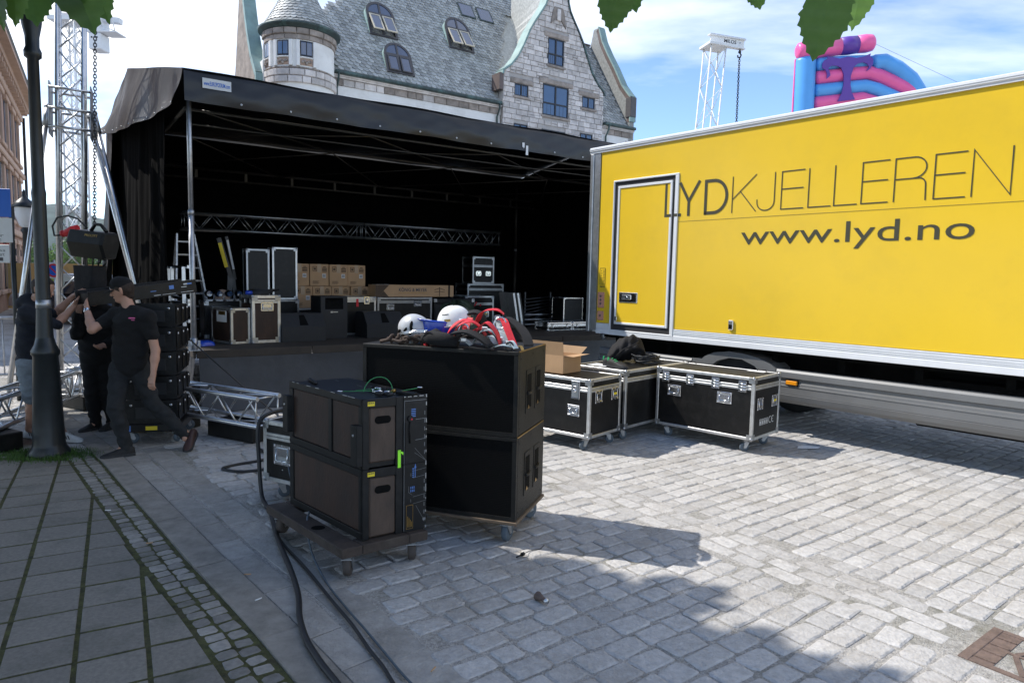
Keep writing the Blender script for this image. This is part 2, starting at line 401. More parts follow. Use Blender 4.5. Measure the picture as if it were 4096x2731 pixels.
def perf(name):
    """perforated speaker grille: painted steel with a hexagonal hole pattern"""
    m = mat(name, (.013, .013, .0135), .6, .0, var=.15, spec=.08); t = m.node_tree; N = t.nodes; L = t.links
    b = N['Principled BSDF']; co = N.new('ShaderNodeTexCoord')
    vo = N.new('ShaderNodeTexVoronoi'); vo.inputs['Scale'].default_value = 85; vo.inputs['Randomness'].default_value = .12
    L.new(co.outputs['Object'], vo.inputs['Vector'])
    bp = N.new('ShaderNodeBump'); bp.inputs['Strength'].default_value = 1; bp.inputs['Distance'].default_value = .004
    L.new(vo.outputs['Distance'], bp.inputs['Height']); L.new(bp.outputs[0], b.inputs['Normal'])
    rp = N.new('ShaderNodeValToRGB'); rp.color_ramp.elements[0].position = .28; rp.color_ramp.elements[1].position = .42
    rp.color_ramp.elements[0].color = (.0015, .0015, .0015, 1); rp.color_ramp.elements[1].color = (.005, .005, .005, 1)
    L.new(vo.outputs['Distance'], rp.inputs[0]); L.new(rp.outputs[0], b.inputs['Base Color']); M_[name] = m
perf('grille')
# ------------------------------------------------------------------ ground, street, pavement
random.seed(7)
KERB = [Vector(q) for q in ((-7.9, 10.2), (-6.6, 8.9), (-5.2, 7.42), (-4.18, 6.336), (-3.414, 5.43), (-2.705, 4.599), (-2.21, 4.007), (-1.728, 3.463), (-1.502, 3.205), (-1.22, 2.862), (-.55, 2.05), (.1, 1.25))]
def kerb_sd(p):
    best = 1e9; sd_ = 0; kk = 0
    for i in range(len(KERB) - 1):
        a, b = KERB[i], KERB[i + 1]; d = b - a; t = max(0, min(1, (p - a).dot(d) / d.dot(d)))
        q = a + d * t; r_ = (p - q).length
        if r_ < best:
            best = r_; n = Vector((-d.y, d.x)); sd_ = r_ if (p - q).dot(n) > 0 else -r_; kk = i
    return sd_, kk
KL = [0.0]
for i in range(len(KERB) - 1): KL.append(KL[-1] + (KERB[i + 1] - KERB[i]).length)
def kerb_pt(s, off):
    i = 0
    while i < len(KERB) - 2 and KL[i + 1] < s: i += 1
    t = (s - KL[i]) / (KL[i + 1] - KL[i]); p = KERB[i].lerp(KERB[i + 1], t)
    def nrm(j):
        d = KERB[j + 1] - KERB[j]; return Vector((-d.y, d.x)).normalized()
    n0 = nrm(i); n1 = nrm(max(0, i - 1)); n2 = nrm(min(len(KERB) - 2, i + 1))
    n = ((n1 + n0) * (1 - t) + (n0 + n2) * t).normalized()
    return p + n * off, n
def in_view(x, y, mx=1.0):
    return y > 1.7 and -(.80 * y + mx) < x < .80 * y + mx

ground = struct(MB().box(-900, 900, -200, 1600, -.4, -.06).build('ground', M_['asphalt_far']))
mb = MB(); mb.grid(40, 40, lambda a, b: (-35 + 70 * a, -8 + 60 * b, -.0075))
street = struct(mb.build('street', M_['joint']))

def stone_mesh(w, l, seed, jit=.007, h=.006, bev=.012, mats=None, depth=.04, flat=False):
    """one dressed stone, unit frame centred; l along x, w along y"""
    rg = random.Random(seed); c = []
    hx, hy = l / 2, w / 2; k = min(hx, hy) * rg.uniform(.14, .34)
    for sx, sy in ((1, 1), (-1, 1), (-1, -1), (1, -1)):
        a = [(sx * (hx), sy * (hy - k)), (sx * (hx - k), sy * hy)]
        if sx * sy < 0: a.reverse()
        c += a
    # mid-edge points roughen the outline
    ring = []
    for i in range(8):
        ring.append(c[i])
    ring = [(x + rg.uniform(-jit, jit), y + rg.uniform(-jit, jit)) for x, y in ring]
    vs = [(x, y, -depth) for x, y in ring] + [(x, y, -bev * .6) for x, y in ring]
    f_ = 1 - bev / min(hx, hy)
    vs += [(x * f_, y * f_, rg.uniform(-.0016, .0016)) for x, y in ring] + [(rg.uniform(-.02, .02), rg.uniform(-.01, .01), h * rg.uniform(-.1, .6))]
    fs = []
    for i in range(8):
        j = (i + 1) % 8
        fs += [(i, j, 8 + j, 8 + i), (8 + i, 8 + j, 16 + j, 16 + i), (16 + i, 16 + j, 24)]
    return vs, fs

class Stones:
    """collects alike stones, then links the ones nearest the camera as objects and joins the rest"""
    def __init__(s, name, m, parent, variants, limit=300):
        s.name, s.m, s.parent, s.limit = name, m, parent, limit; s.items = []
        s.var = variants
        s.me = []
        for i, (vs, fs) in enumerate(variants):
            q = MB(); q.add(vs, fs, 0, False); s.me.append(q.mesh(name, m))
    def put(s, x, y, z, ang, sx, sy, k=None):
        s.items.append((x, y, z, ang, sx, sy, random.randrange(len(s.var)) if k is None else k))
    def done(s):
        vis = [q for q in s.items if q[1] > 2.55 and abs(q[0]) < .77 * q[1] + .1]
        vis.sort(key=lambda q: q[0] ** 2 + q[1] ** 2); big = set(map(id, vis[:s.limit])); rest = MB()
        for q in s.items:
            x, y, z, a, sx, sy, k = q
            M = Matrix.Translation((x, y, z)) @ Matrix.Rotation(a, 4, 'Z') @ Matrix.Rotation(random.uniform(-.010, .010), 4, 'X') @ Matrix.Rotation(random.uniform(-.010, .010), 4, 'Y') @ Matrix.Diagonal((sx, sy, 1, 1))
            if id(q) in big:
                o = bpy.data.objects.new(s.name, s.me[k]); C.objects.link(o); o.parent = s.parent; o.matrix_local = M
            else:
                vs, fs = s.var[k]; rest.add([M @ Vector(v) for v in vs], fs, 0, False)
        if rest.v:
            o = rest.build(s.name + '_field', s.m, s.parent, recalc=False); o['kind'] = 'stuff'
            bm = bmesh.new(); bm.from_mesh(o.data); bmesh.ops.recalc_face_normals(bm, faces=bm.faces); bm.to_mesh(o.data); bm.free()

setts = Stones('sett', M_['sett'], street, [stone_mesh(.136, .19, k, jit=.0085, bev=.0105, h=.005) for k in range(14)])
RA = R(53); rd = Vector((math.sin(RA), math.cos(RA))); pd = Vector((-rd.y, rd.x))
GR_C = Vector((2.60, 3.12))                       # drain grate centre
GUT0, GUT1 = Vector((2.43, 3.36)), Vector((.35, 6.3))
gd = (GUT1 - GUT0).normalized(); gn = Vector((-gd.y, gd.x))
def gut(p):
    t = (p - GUT0).dot(gd); return t, (p - GUT0).dot(gn)
for j in range(-10, 130):
    prow = 1.2 + j * .146
    off = random.uniform(0, .2); s_ = -14 + off
    wj = random.uniform(.93, 1.03)
    while s_ < 24:
        l = random.choice((.15, .17, .19, .20, .215, .235)) * random.uniform(.94, 1.05)
        p = rd * (s_ + l / 2) + pd * (prow + .012 * math.sin(s_ * 1.7 + j * .3))
        s_ += l + random.uniform(.008, .020)
        if not in_view(p.x, p.y, 1.3) or p.y > 15.5: continue
        d, _ = kerb_sd(p)
        if p.y < 6.42 and d < .86 + .05: continue
        if p.y >= 6.42 and .17 < d < .93: continue
        if 6.42 <= p.y < 6.68 and d < .2: continue
        t, g = gut(p)
        if -.1 < t < 3.6 and abs(g) < .262: continue
        q = p - GR_C
        if abs(q.dot(rd)) < .27 and abs(q.dot(pd)) < .33: continue
        setts.put(p.x, p.y, random.uniform(-.004, .003), math.atan2(rd.y, rd.x) + random.uniform(-.05, .05), l / .19, wj * random.uniform(.95, 1.04))
# drainage rows laid along the street
for rrow in (-.143, 0, .143):
    s_ = random.uniform(0, .15)
    while s_ < 3.5:
        l = random.uniform(.2, .3); p = GUT0 + gd * (s_ + l / 2) + gn * rrow; s_ += l + .014
        setts.put(p.x, p.y, -.006, math.atan2(gd.y, gd.x) + random.uniform(-.02, .02), l / .19, 1.0)
setts.done()

# pavement: base, slabs, border setts, kerb strip, channel stones
pave = MB(); n_ = 60; L_ = KL[-1]
ring = [q for q in (kerb_pt(L_ * i / n_, .23)[0] for i in range(n_ + 1)) if q.y < 6.72]
pave.add([(q.x, q.y, -.0045) for q in ring] + [(-16, 1.25, -.0045), (-16, 6.62, -.0045)], [tuple(range(len(ring) + 2))])
sidewalk = struct(pave.build('sidewalk', M_['moss']))
tdir = Vector((.5, -.866)); ndir = Vector((.866, .5))
def clip(poly, keep):
    out = []
    for i in range(len(poly)):
        a, b = poly[i], poly[(i + 1) % len(poly)]; ka, kb = keep(a), keep(b)
        if ka >= 0: out.append(a)
        if (ka >= 0) != (kb >= 0): out.append(a.lerp(b, ka / (ka - kb)))
    return out
slab_full = MB()
for i in range(-18, 8):
    for j in range(-8, 16):
        a0, a1 = -.523 + .30 * i + .011, -.523 + .30 * (i + 1) - .011
        b0, b1 = -3.87 - .293 * j - .293 + .0105, -3.87 - .293 * j - .0095
        poly = [ndir * a + tdir * b for a, b in ((a0, b0), (a1, b0), (a1, b1), (a0, b1))]
        c = sum(poly, Vector((0, 0))) / 4
        if c.y < 1.8 or c.x < -.82 * c.y - 1.2 or c.y > 6.5: continue
        poly = clip(poly, lambda p: 6.3 + .02 * math.sin(p.x * 3) - p.y)
        for k in range(len(KERB) - 1):
            if len(poly) < 3: break
            a, b = KERB[k], KERB[k + 1]
            if min((c - a).length, (c - b).length, (c - (a + b) / 2).length) < .55:
                d = b - a; n = Vector((-d.y, d.x)).normalized()
                poly = clip(poly, lambda p: -(p - a).dot(n) - .012)
        if len(poly) < 3: continue
        cc_ = sum(poly, Vector((0, 0))) / len(poly)
        if kerb_sd(cc_)[0] > -.02: continue
        if max((q - cc_).length for q in poly) < .05: continue
        m = MB(); n = len(poly); z = random.uniform(-.002, .002); tx, ty = random.uniform(-.012, .012), random.uniform(-.012, .012)
        zz = lambda p: z + tx * (p.x - cc_.x) + ty * (p.y - cc_.y)
        ins = [cc_ + (q - cc_) * (1 - .007 / max(.05, (q - cc_).length)) for q in poly]
        m.add([(q.x, q.y, -.03) for q in poly] + [(q.x, q.y, zz(q) - .004) for q in poly] + [(q.x, q.y, zz(q)) for q in ins],
              [tuple(range(2 * n, 3 * n))] + [(k, (k + 1) % n, n + (k + 1) % n, n + k) for k in range(n)] + [(n + k, n + (k + 1) % n, 2 * n + (k + 1) % n, 2 * n + k) for k in range(n)])
        m.build('paving_slab', M_['slab'], sidewalk)
bord = Stones('border_sett', M_['sett_small'], sidewalk, [stone_mesh(.088, .080, 50 + k, jit=.004, bev=.0075, h=.004) for k in range(8)])
for row, off in ((0, .058), (1, .160)):
    s_ = KL[1] + .3 + row * .04
    while s_ < L_ - .05:
        l = random.uniform(.064, .098); p, n = kerb_pt(s_ + l / 2, off + random.uniform(-.004, .004)); s_ += l + random.uniform(.010, .018)
        if (p - Vector((-4.47, 6.55))).length < .2 or p.y > 6.7: continue
        bord.put(p.x, p.y, random.uniform(-.003, .002), math.atan2(-n.x, n.y) + random.uniform(-.06, .06), l / .08, random.uniform(.95, 1.06))
# a course of small setts closing the slab field beside the lamp
s_ = -6.9
while s_ < -4.7:
    for r_ in (0, 1):
        bord.put(s_, 6.40 + r_ * .105, -.002, R(90) + random.uniform(-.06, .06), random.uniform(.95, 1.1), random.uniform(.8, 1.0))
    s_ += .098
bord.done()
kerb = struct(bpy.data.objects.new('kerb', None)); C.objects.link(kerb)
def strip(o0, o1, lo, hi, gap, name, m, z, bev=.006, jl=.2):
    s_ = KL[1] * .2
    while s_ < L_ - .1:
        l = min(random.uniform(lo, hi), L_ - s_ - .01); a = []
        for t, o in ((s_, o0), (s_ + l, o0), (s_ + l, o1), (s_, o1)): a.append(kerb_pt(t + random.uniform(-jl, jl) * .05, o)[0])
        s_ += l + gap; c = sum(a, Vector((0, 0))) / 4
        if not in_view(c.x, c.y, 1.5): continue
        a = [q + Vector((random.uniform(-.004, .004), random.uniform(-.004, .004))) for q in a]
        ins = [q + (c - q).normalized() * bev * 1.6 for q in a]; zz = z + random.uniform(-.003, .003)
        m_ = MB(); m_.add([(q.x, q.y, -.05) for q in a] + [(q.x, q.y, zz - bev) for q in a] + [(q.x, q.y, zz) for q in ins],
            [(8, 9, 10, 11)] + [(k, (k + 1) % 4, 4 + (k + 1) % 4, 4 + k) for k in range(4)] + [(4 + k, 4 + (k + 1) % 4, 8 + (k + 1) % 4, 8 + k) for k in range(4)])
        m_.build(name, m, kerb)
strip(.235, .425, .9, 1.1, .008, 'kerb_stone', M_['kerb'], .004)
strip(.432, .605, .24, .40, .007, 'channel_stone', M_['sett_flat'], -.002, bev=.004)
strip(.635, .855, .22, .36, .009, 'channel_stone', M_['sett_flat'], -.004, bev=.005)

# drain grate
gm = at(GR_C.x, GR_C.y, 0, math.atan2(rd.y, rd.x))
t = thing('drain_grate', 'rusty square drain grate set flush among the sunlit setts', 'drain', gm)
f = MB(); hx, hy = .24, .30
f.box(-hx, hx, -hy, hy, -.10, -.022)
f.build('frame_bed', M_['chassis'], t)
f = MB(); W_ = .05
f.box(-hx, hx, -hy, -hy + W_, -.03, 0, bev=.004); f.box(-hx, hx, hy - W_, hy, -.03, 0, bev=.004)
f.box(-hx, -hx + .035, -hy + W_, hy - W_, -.03, -.001); f.box(hx - .035, hx, -hy + W_, hy - W_, -.03, -.001)
f.box(-hx + .035, hx - .035, hy - .14, hy - W_, -.03, -.004); f.build('frame', M_['rust_iron'], t)
for k in range(4):
    x = -hx + .06 + k * .10; b = MB(); b.box(x, x + .012, hy - .135, hy - .055, -.012, .003); b.build('rib', M_['rust_iron'], t)
for k in range(6):
    y = -hy + .05 + k * .058
    for sx in (-1, 1):
        b = MB(); b.bar((sx * (hx - .04), y, -.010), (sx * .012, y + .085, -.010), .024, .018); b.build('grate_bar', M_['rust_iron'], t)
b = MB(); b.box(-.010, .010, -hy + W_, hy - .141, -.022, -.002); b.build('centre_rib', M_['rust_iron'], t)

# manhole cover by the lamp
t = thing('manhole_cover', 'round cast iron manhole cover beside the lamp post foot', 'manhole cover', at(-5.15, 6.98, .002))
MB().lathe([(0, .0), (.27, 0), (.27, -.03)], 28).build('lid', M_['rust_iron'], t)
MB().lathe([(.275, -.03), (.275, .004), (.33, .004), (.33, -.03)], 28).build('rim', M_['kerb'], t)

# grass tuft at the lamp foot, moss patches
random.seed(3); g = MB()
for k in range(2600):
    a = random.uniform(0, 2 * math.pi); r_ = abs(random.gauss(.20, .09))
    cx, cy = -4.47 + r_ * math.cos(a) * 1.5 - .03, 6.52 + r_ * math.sin(a) * .9 - .04
    if r_ < .13: continue
    h = random.uniform(.015, .055) * max(.3, 1.3 - r_ * 2); b = random.uniform(0, 6.28); w = .004; lx, ly = random.uniform(-.02, .02), random.uniform(-.02, .02)
    g.add([(cx - w * math.cos(b), cy - w * math.sin(b), -.01), (cx + w * math.cos(b), cy + w * math.sin(b), -.01), (cx + lx, cy + ly, h)], [(0, 1, 2)])
o = g.build('grass', M_['grass'], recalc=False); o['kind'] = 'stuff'; tag(o, 'green grass tuft growing around the foot of the lamp post', 'grass')

# litter
def litter(name, label, cat, x, y, fn, m, ang=0, group=None):
    q = MB(); fn(q); o = q.build(name, m, None, at(x, y, .004, ang)); tag(o, label, cat, group); return o
cig = lambda q: q.tube([(-.02, 0, .004), (.02, 0, .004)], .0038, 6)
litter('cigarette_butt', 'white cigarette butt lying on the grey paving slabs', 'cigarette butt', -3.0, 4.97, cig, M_['paper'], .2)
litter('cigarette_butt', 'white cigarette butt on the pale channel stones near the thick cable', 'cigarette butt', -1.37, 3.62, cig, M_['paper'], .9)
litter('cigarette_butt', 'orange filter butt between the setts below the speaker dolly', 'cigarette butt', -.33, 2.98, cig, M_['carton'], 1.2)
litter('cigarette_butt', 'orange filter butt on the mossy border setts', 'cigarette butt', -2.37, 4.37, cig, M_['carton'], .3)
litter('cigarette_butt', 'orange filter butt left of the thick cable near the dolly', 'cigarette butt', -1.55, 3.93, cig, M_['carton'], .1)
t = thing('rigging_pin', 'small black rigging pin dropped on the setts near the caster', 'pin', at(.08, 4.27, .016, .9))
MB().tube([(-.035, 0, 0), (.02, 0, 0)], .006, 8).build('shaft', M_['chain'], t)
MB().tube([(.02, 0, 0), (.04, 0, 0)], .013, 10).build('knob', M_['black_metal'], t)
q = MB(); q.tube([(.04, 0, 0), (.12, .01, -.008), (.2, -.02, -.01), (.27, 0, -.01)], .0025, 5); q.build('wire', M_['chain'], t)
t = thing('bottle_shard', 'brown glass bottle neck lying alone on the shaded setts', 'shard', at(.20, 3.67, .02, 2.2))
MB().lathe([(.013, -.03), (.014, .0), (.026, .045), (.020, .05)], 12, ax='x').build('neck', M_['rust_iron'], t)
MB().lathe([(.0, -.044), (.015, -.044), (.0155, -.03)], 12, ax='x').build('cap', M_['alu'], t)
q = MB(); q.add([(0, 0, 0), (.22, -.05, .002), (.30, .02, .004), (.18, .12, .002), (.06, .07, .006)], [(0, 1, 2, 3, 4)])
tag(q.build('paper_scrap', M_['paper'], None, at(3.15, 7.35, .008, .2)), 'torn white paper scrap on the ground beside the truck', 'paper')
# ------------------------------------------------------------------ truck
TX = fr(1.14, 10.38, 140)
truck = thing('box_truck', 'large yellow box truck body with black lettering, parked at the right', 'truck', TX)
TL = 8.4; ZB, ZT = 1.165, 3.66
# side panel with an opening for the door
mb = MB()
for x0, x1, z0, z1 in ((.19, .455, ZB, ZT), (.455, 1.595, 3.225, ZT), (1.595, TL - .1, ZB, ZT)):
    mb.box(x0, x1, 0, .03, z0, z1)
mb.build('side_panel', M_['yellow'], truck)
MB().box(.005, TL, .06, 2.5, 1.02, 3.66).build('box_body', M_['white_paint'], truck)
mb = MB(); mb.box(-.03, TL, -.035, .5, 3.675, 3.74, bev=.012); mb.box(-.02, TL, -.022, .1, 3.655, 3.674)
mb.box(-.025, TL, -.040, -.03, 3.705, 3.712); mb.build('top_rail', M_['rail_white'], truck)
MB().box(-.02, TL, .5, 2.5, 3.69, 3.735).build('roof', M_['white_paint'], truck)
mb = MB(); mb.box(-.012, .06, -.03, .09, 1.02, 3.652, bev=.012); mb.box(.065, .185, -.012, .06, 1.05, 3.652); mb.build('corner_post', M_['alu_dull'], truck)
post = truck.children[-1]
for k in range(10):
    z = 1.35 + k * .25; MB().tube([(.165, -.016, z), (.165, -.011, z)], .008, 8).build('rivet', M_['alu'], post)
mb = MB()
for x0, x1 in ((.19, .452), (1.60, TL)):
    mb.box(x0, x1, -.016, .055, 1.005, 1.075, bev=.004); mb.box(x0, x1, -.008, .055, 1.076, 1.160)
    for z in (1.088, 1.104, 1.122, 1.146): mb.box(x0, x1, -.0135, -.006, z, z + .008)
mb.box(.452, 1.60, -.016, .055, 1.005, 1.06)
mb.build('bottom_rail', M_['rail_white'], truck)
mb = MB()
for a, b, c, d in ((.455, 1.595, 3.200, 3.225), (.455, .474, 1.08, 3.200), (1.540, 1.595, 1.08, 3.200), (.455, 1.595, 1.062, 1.080)): mb.box(a, b, -.020, .05, c, d, bev=.005)
mb.build('door_frame', M_['rail_white'], truck)
mb = MB(); mb.box(.474, 1.540, .004, .055, 1.080, 3.200); mb.build('door_seal', M_['dark_rubber'], truck)
door = MB().box(.575, 1.46, -.004, .03, 1.195, 3.105).build('door', M_['yellow'], truck)
mb = MB()
for a, b, c, d in ((.542, 1.492, 3.105, 3.140), (.542, .577, 1.165, 3.105), (1.458, 1.492, 1.165, 3.105), (.577, 1.458, 1.165, 1.197)): mb.box(a, b, -.016, .03, c, d, bev=.004)
mb.build('leaf_frame', M_['rail_white'], door)
mb = MB(); mb.box(.62, .96, -.012, .0, 1.48, 1.63, bev=.010); mb.box(.645, .935, -.0125, -.011, 1.50, 1.61, m=1); mb.box(.68, .86, -.028, -.012, 1.525, 1.60, bev=.008); mb.lathe([(0, -.031), (.018, -.031), (.018, -.026)], 12, (.78, 0, 1.56), ax='y'); mb.build('handle', [M_['chrome'], M_['chassis']], door)
MB().box(.56, .61, -.034, -.015, 1.215, 1.275, bev=.006).build('latch', M_['chrome'], door)
for x0, x1, z0, z1, hol in ((.205, .335, 1.39, 1.62, 3), (.205, .33, 1.205, 1.34, 1)):
    c = MB().box(x0, x1, -.010, -.001, z0, z1, bev=.004).build('socket_plate', M_['pink'], truck)
    for k in range(hol):
        zc = (z0 + z1) / 2 + (k - (hol - 1) / 2) * .055
        MB().lathe([(0, -.0115), (.019, -.0115), (.021, -.009)], 14, ((x0 + x1) / 2 - .005, 0, zc), ax='y').build('hole', M_['rust_iron'], c)
    q = MB()
    for sx in (x0 + .012, x1 - .012):
        for sz in (z0 + .012, z1 - .012): q.lathe([(0, -.012), (.006, -.012), (.006, -.009)], 8, (sx, 0, sz), ax='y')
    q.build('screw', M_['copper_brown'], c)
c = MB().box(.235, .335, -.004, -.001, 1.74, 1.97).build('rating_plate', M_['yellow'], truck)
q = MB()
for a, b, d, e in ((.235, .335, 1.735, 1.74), (.235, .335, 1.97, 1.975), (.232, .235, 1.735, 1.975), (.335, .338, 1.735, 1.975)): q.box(a, b, -.006, -.002, d, e)
for k in range(9): q.box(.30, .325, -.006, -.004, 1.76 + k * .022, 1.768 + k * .022)
for k in range(6): q.box(.25, .285 - .012 * (k % 2), -.006, -.004, 1.76 + k * .034, 1.767 + k * .034)
for k in range(4): q.box(.24 + .024 * k, .256 + .024 * k, -.003, -.001, 1.695 - .006 * (k % 2), 1.71)
q.build('plate_print', M_['letter'], c)
c = MB().box(2.435, 2.505, -.028, -.001, 1.215, 1.335, bev=.008).build('clip_latch', M_['chrome'], truck)
MB().box(2.45, 2.495, -.031, -.028, 1.225, 1.28).build('catch', M_['chassis'], c)
# lettering on the side
LZ0, LZ1 = 2.655, 3.095
def ribbon(mb, pts, w, y=-.0035):
    P = [Vector((a, b)) for a, b in pts]; n = len(P); left = []; right = []
    for i in range(n):
        d0 = (P[i] - P[i - 1]).normalized() if i else None; d1 = (P[i + 1] - P[i]).normalized() if i < n - 1 else None
        if d0 is None: nn = Vector((-d1.y, d1.x)); k = 1
        elif d1 is None: nn = Vector((-d0.y, d0.x)); k = 1
        else:
            a = Vector((-d0.y, d0.x)); b = Vector((-d1.y, d1.x)); nn = (a + b).normalized(); k = 1 / max(.45, nn.dot(a))
        left.append(P[i] + nn * w / 2 * k); right.append(P[i] - nn * w / 2 * k)
    vs = [(q.x, y, q.y) for q in left] + [(q.x, y, q.y) for q in right]
    mb.add(vs, [(i, i + 1, n + i + 1, n + i) for i in range(n - 1)])
def arc(cx, cz, rx, rz, a0, a1, k=12): return [(cx + rx * math.cos(R(a0 + (a1 - a0) * i / k)), cz + rz * math.sin(R(a0 + (a1 - a0) * i / k))) for i in range(k + 1)]
def letter(name, strokes, w):
    q = MB()
    for i, s_ in enumerate(strokes): ribbon(q, s_, w, -.0185 if name == 'x' else -.0045 - .0004 * i)
    return q.build(name, M_['letter'], truck, recalc=False)
a, b = LZ0, LZ1; B_ = .040; h = B_ / 2
L1 = letter('letter', [[(1.39, b), (1.39, a + h), (1.452, a + h)]], B_)
q = MB(); ribbon(q, [(1.458, a + h), (1.492, a + h)], B_, -.0175); ribbon(q, [(1.535, a + h), (1.595, a + h)], B_, -.0215); q.build('letter', M_['letter'], truck, recalc=False)
q = MB(); ribbon(q, [(1.595, a + h), (1.64, a + h)], B_); q.build('letter', M_['letter'], truck, recalc=False)
letter('letter', [[(1.61, b), (1.755, a + .19), (1.755, a)], [(1.755, a + .19), (1.915, b)]], B_)
letter('letter', [[(2.01, a), (2.01, b - h), (2.10, b - h)] + arc(2.13, (a + b) / 2, .185, (b - a) / 2 - h, 85, -85, 16) + [(2.10, a + h), (1.99, a + h)]], B_)
t_ = .0125; h = t_ / 2
letter('letter', [[(2.395, a), (2.395, b)], [(2.395, a + .16), (2.71, b)], [(2.505, a + .25), (2.72, a)]], t_)
letter('letter', [[(2.95, b), (2.95, a + .11)] + arc(2.84, a + .105, .11, .099, 0, -180, 14) + [(2.73, a + .14)]], t_)
def E_(x0, x1): letter('letter', [[(x1, b - h), (x0 + h, b - h), (x0 + h, a + h), (x1, a + h)], [(x0 + h, (a + b) / 2 + .015), (x1 - .01, (a + b) / 2 + .015)]], t_)
def L_(x0, x1): letter('letter', [[(x0 + h, b), (x0 + h, a + h), (x1, a + h)]], t_)
E_(3.03, 3.31); L_(3.355, 3.62); L_(3.645, 3.90); E_(3.935, 4.21)
letter('letter', [[(4.265, a), (4.265, b - h), (4.44, b - h)] + arc(4.44, b - .11, .115, .104, 88, -88, 12) + [(4.43, b - .215), (4.265, b - .215)], [(4.44, b - .215)] + arc(4.49, b - .285, .065, .07, 85, 0, 6) + [(4.56, a)]], t_)
E_(4.625, 4.905)
letter('letter', [[(4.955, a), (4.955, b), (5.265, a), (5.265, b)]], t_)
E_(5.33, 5.33 + .01) if False else None
q = MB(); ribbon(q, [(1.37, 2.588), (1.458, 2.588)], .004); ribbon(q, [(1.60, 2.588), (5.9, 2.588)], .004); q.build('underline', M_['letter'], truck, recalc=False)
q = text_mb('www.lyd.no', 5.01 - 2.54, .295); q.xf(Matrix.Translation((2.54, -.002, 2.19))); q.build('web_address', M_['letter'], truck, recalc=False)
# lower side guards, fender, wheel, chassis
def guard(x0, x1, name='side_guard'):
    prof = [(.12, .80), (.075, .79), (.062, .765), (.060, .70), (.085, .685), (.085, .655), (.062, .64), (.060, .612), (.054, .608), (.054, .596), (.060, .592), (.060, .508), (.066, .503), (.060, .498), (.075, .44), (.12, .395), (.17, .39)]
    q = MB(); q.grid(1, len(prof) - 1, lambda s_, t2: (x0 + (x1 - x0) * s_, prof[round(t2 * (len(prof) - 1))][0], prof[round(t2 * (len(prof) - 1))][1]), sm=False)
    n = len(prof)
    for x in (x0, x1): q.add([(x, p[0], p[1]) for p in prof], [tuple(range(n))])
    return q.build(name, M_['grey_plastic'], truck)
guard(3.06, TL - .9)
g0 = guard(.2, 1.86)
c = MB().box(3.20, 3.335, .035, .07, .625, .672, bev=.006).build('marker_light', M_['amber'], truck)
MB().box(3.19, 3.345, .056, .075, .615, .682).build('bezel', M_['chassis'], c)
q = MB(); pts = [(1.88, .80), (2.02, .80), (2.06, .84), (2.2, .905), (2.4, .935), (2.6, .93), (2.8, .90), (2.98, .84), (3.055, .79)]
inn = [(1.88, .62), (2.08, .62), (2.13, .70), (2.25, .80), (2.42, .855), (2.6, .855), (2.78, .79), (2.92, .66), (3.055, .62)]
for k in range(len(pts) - 1):
    vs = []
    for y in (.058, .40):
        vs += [(pts[k][0], y, pts[k][1]), (pts[k + 1][0], y, pts[k + 1][1]), (inn[k + 1][0], y, inn[k + 1][1]), (inn[k][0], y, inn[k][1])]
    q.add(vs, [(0, 1, 2, 3), (4, 7, 6, 5), (0, 4, 5, 1), (3, 2, 6, 7)])
q.add([(1.88, .06, .62), (2.02, .06, .62), (2.02, .06, .42), (1.88, .06, .42)], [(0, 1, 2, 3)])
q.build('fender', M_['grey_plastic'], truck)
def road_wheel(x, y0):
    w = MB().lathe([(.25, y0), (.40, y0), (.46, y0 + .03), (.46, y0 + .25), (.40, y0 + .28), (.25, y0 + .28)], 36, (x, 0, .46), ax='y').build('wheel', M_['rubber'], truck)
    MB().lathe([(0, y0 + .10), (.10, y0 + .10), (.13, y0 + .03), (.19, y0 + .09), (.25, y0 + .02)], 30, (x, 0, .46), ax='y').build('rim', M_['alu_dull'], w)
road_wheel(2.5, .14); road_wheel(2.5, 1.62); road_wheel(2.5, 2.05); road_wheel(7.9, .14)
q = MB(); q.box(.1, TL, .55, .85, .62, .99); q.box(.1, TL, 1.65, 1.95, .62, .99); q.box(.08, TL, .3, 2.3, .93, 1.015)
for k in range(10): q.box(.5 + k * .8, .58 + k * .8, .25, 2.3, .80, .94)
for k in range(7): q.tube([(4 + .5 * k, .27, .78), (4 + .5 * k, .25, .78)], .03, 10)
q.box(4.5, 6.0, .22, .9, .35, .85, bev=.05); q.build('chassis', M_['chassis'], truck)
q = MB(); q.lathe([(0, 0), (.05, .0), (.055, .03), (.03, .05)], 16, (.05, .3, .93), ax='y'); q.build('tail_lamp', M_['alu_dull'], truck)

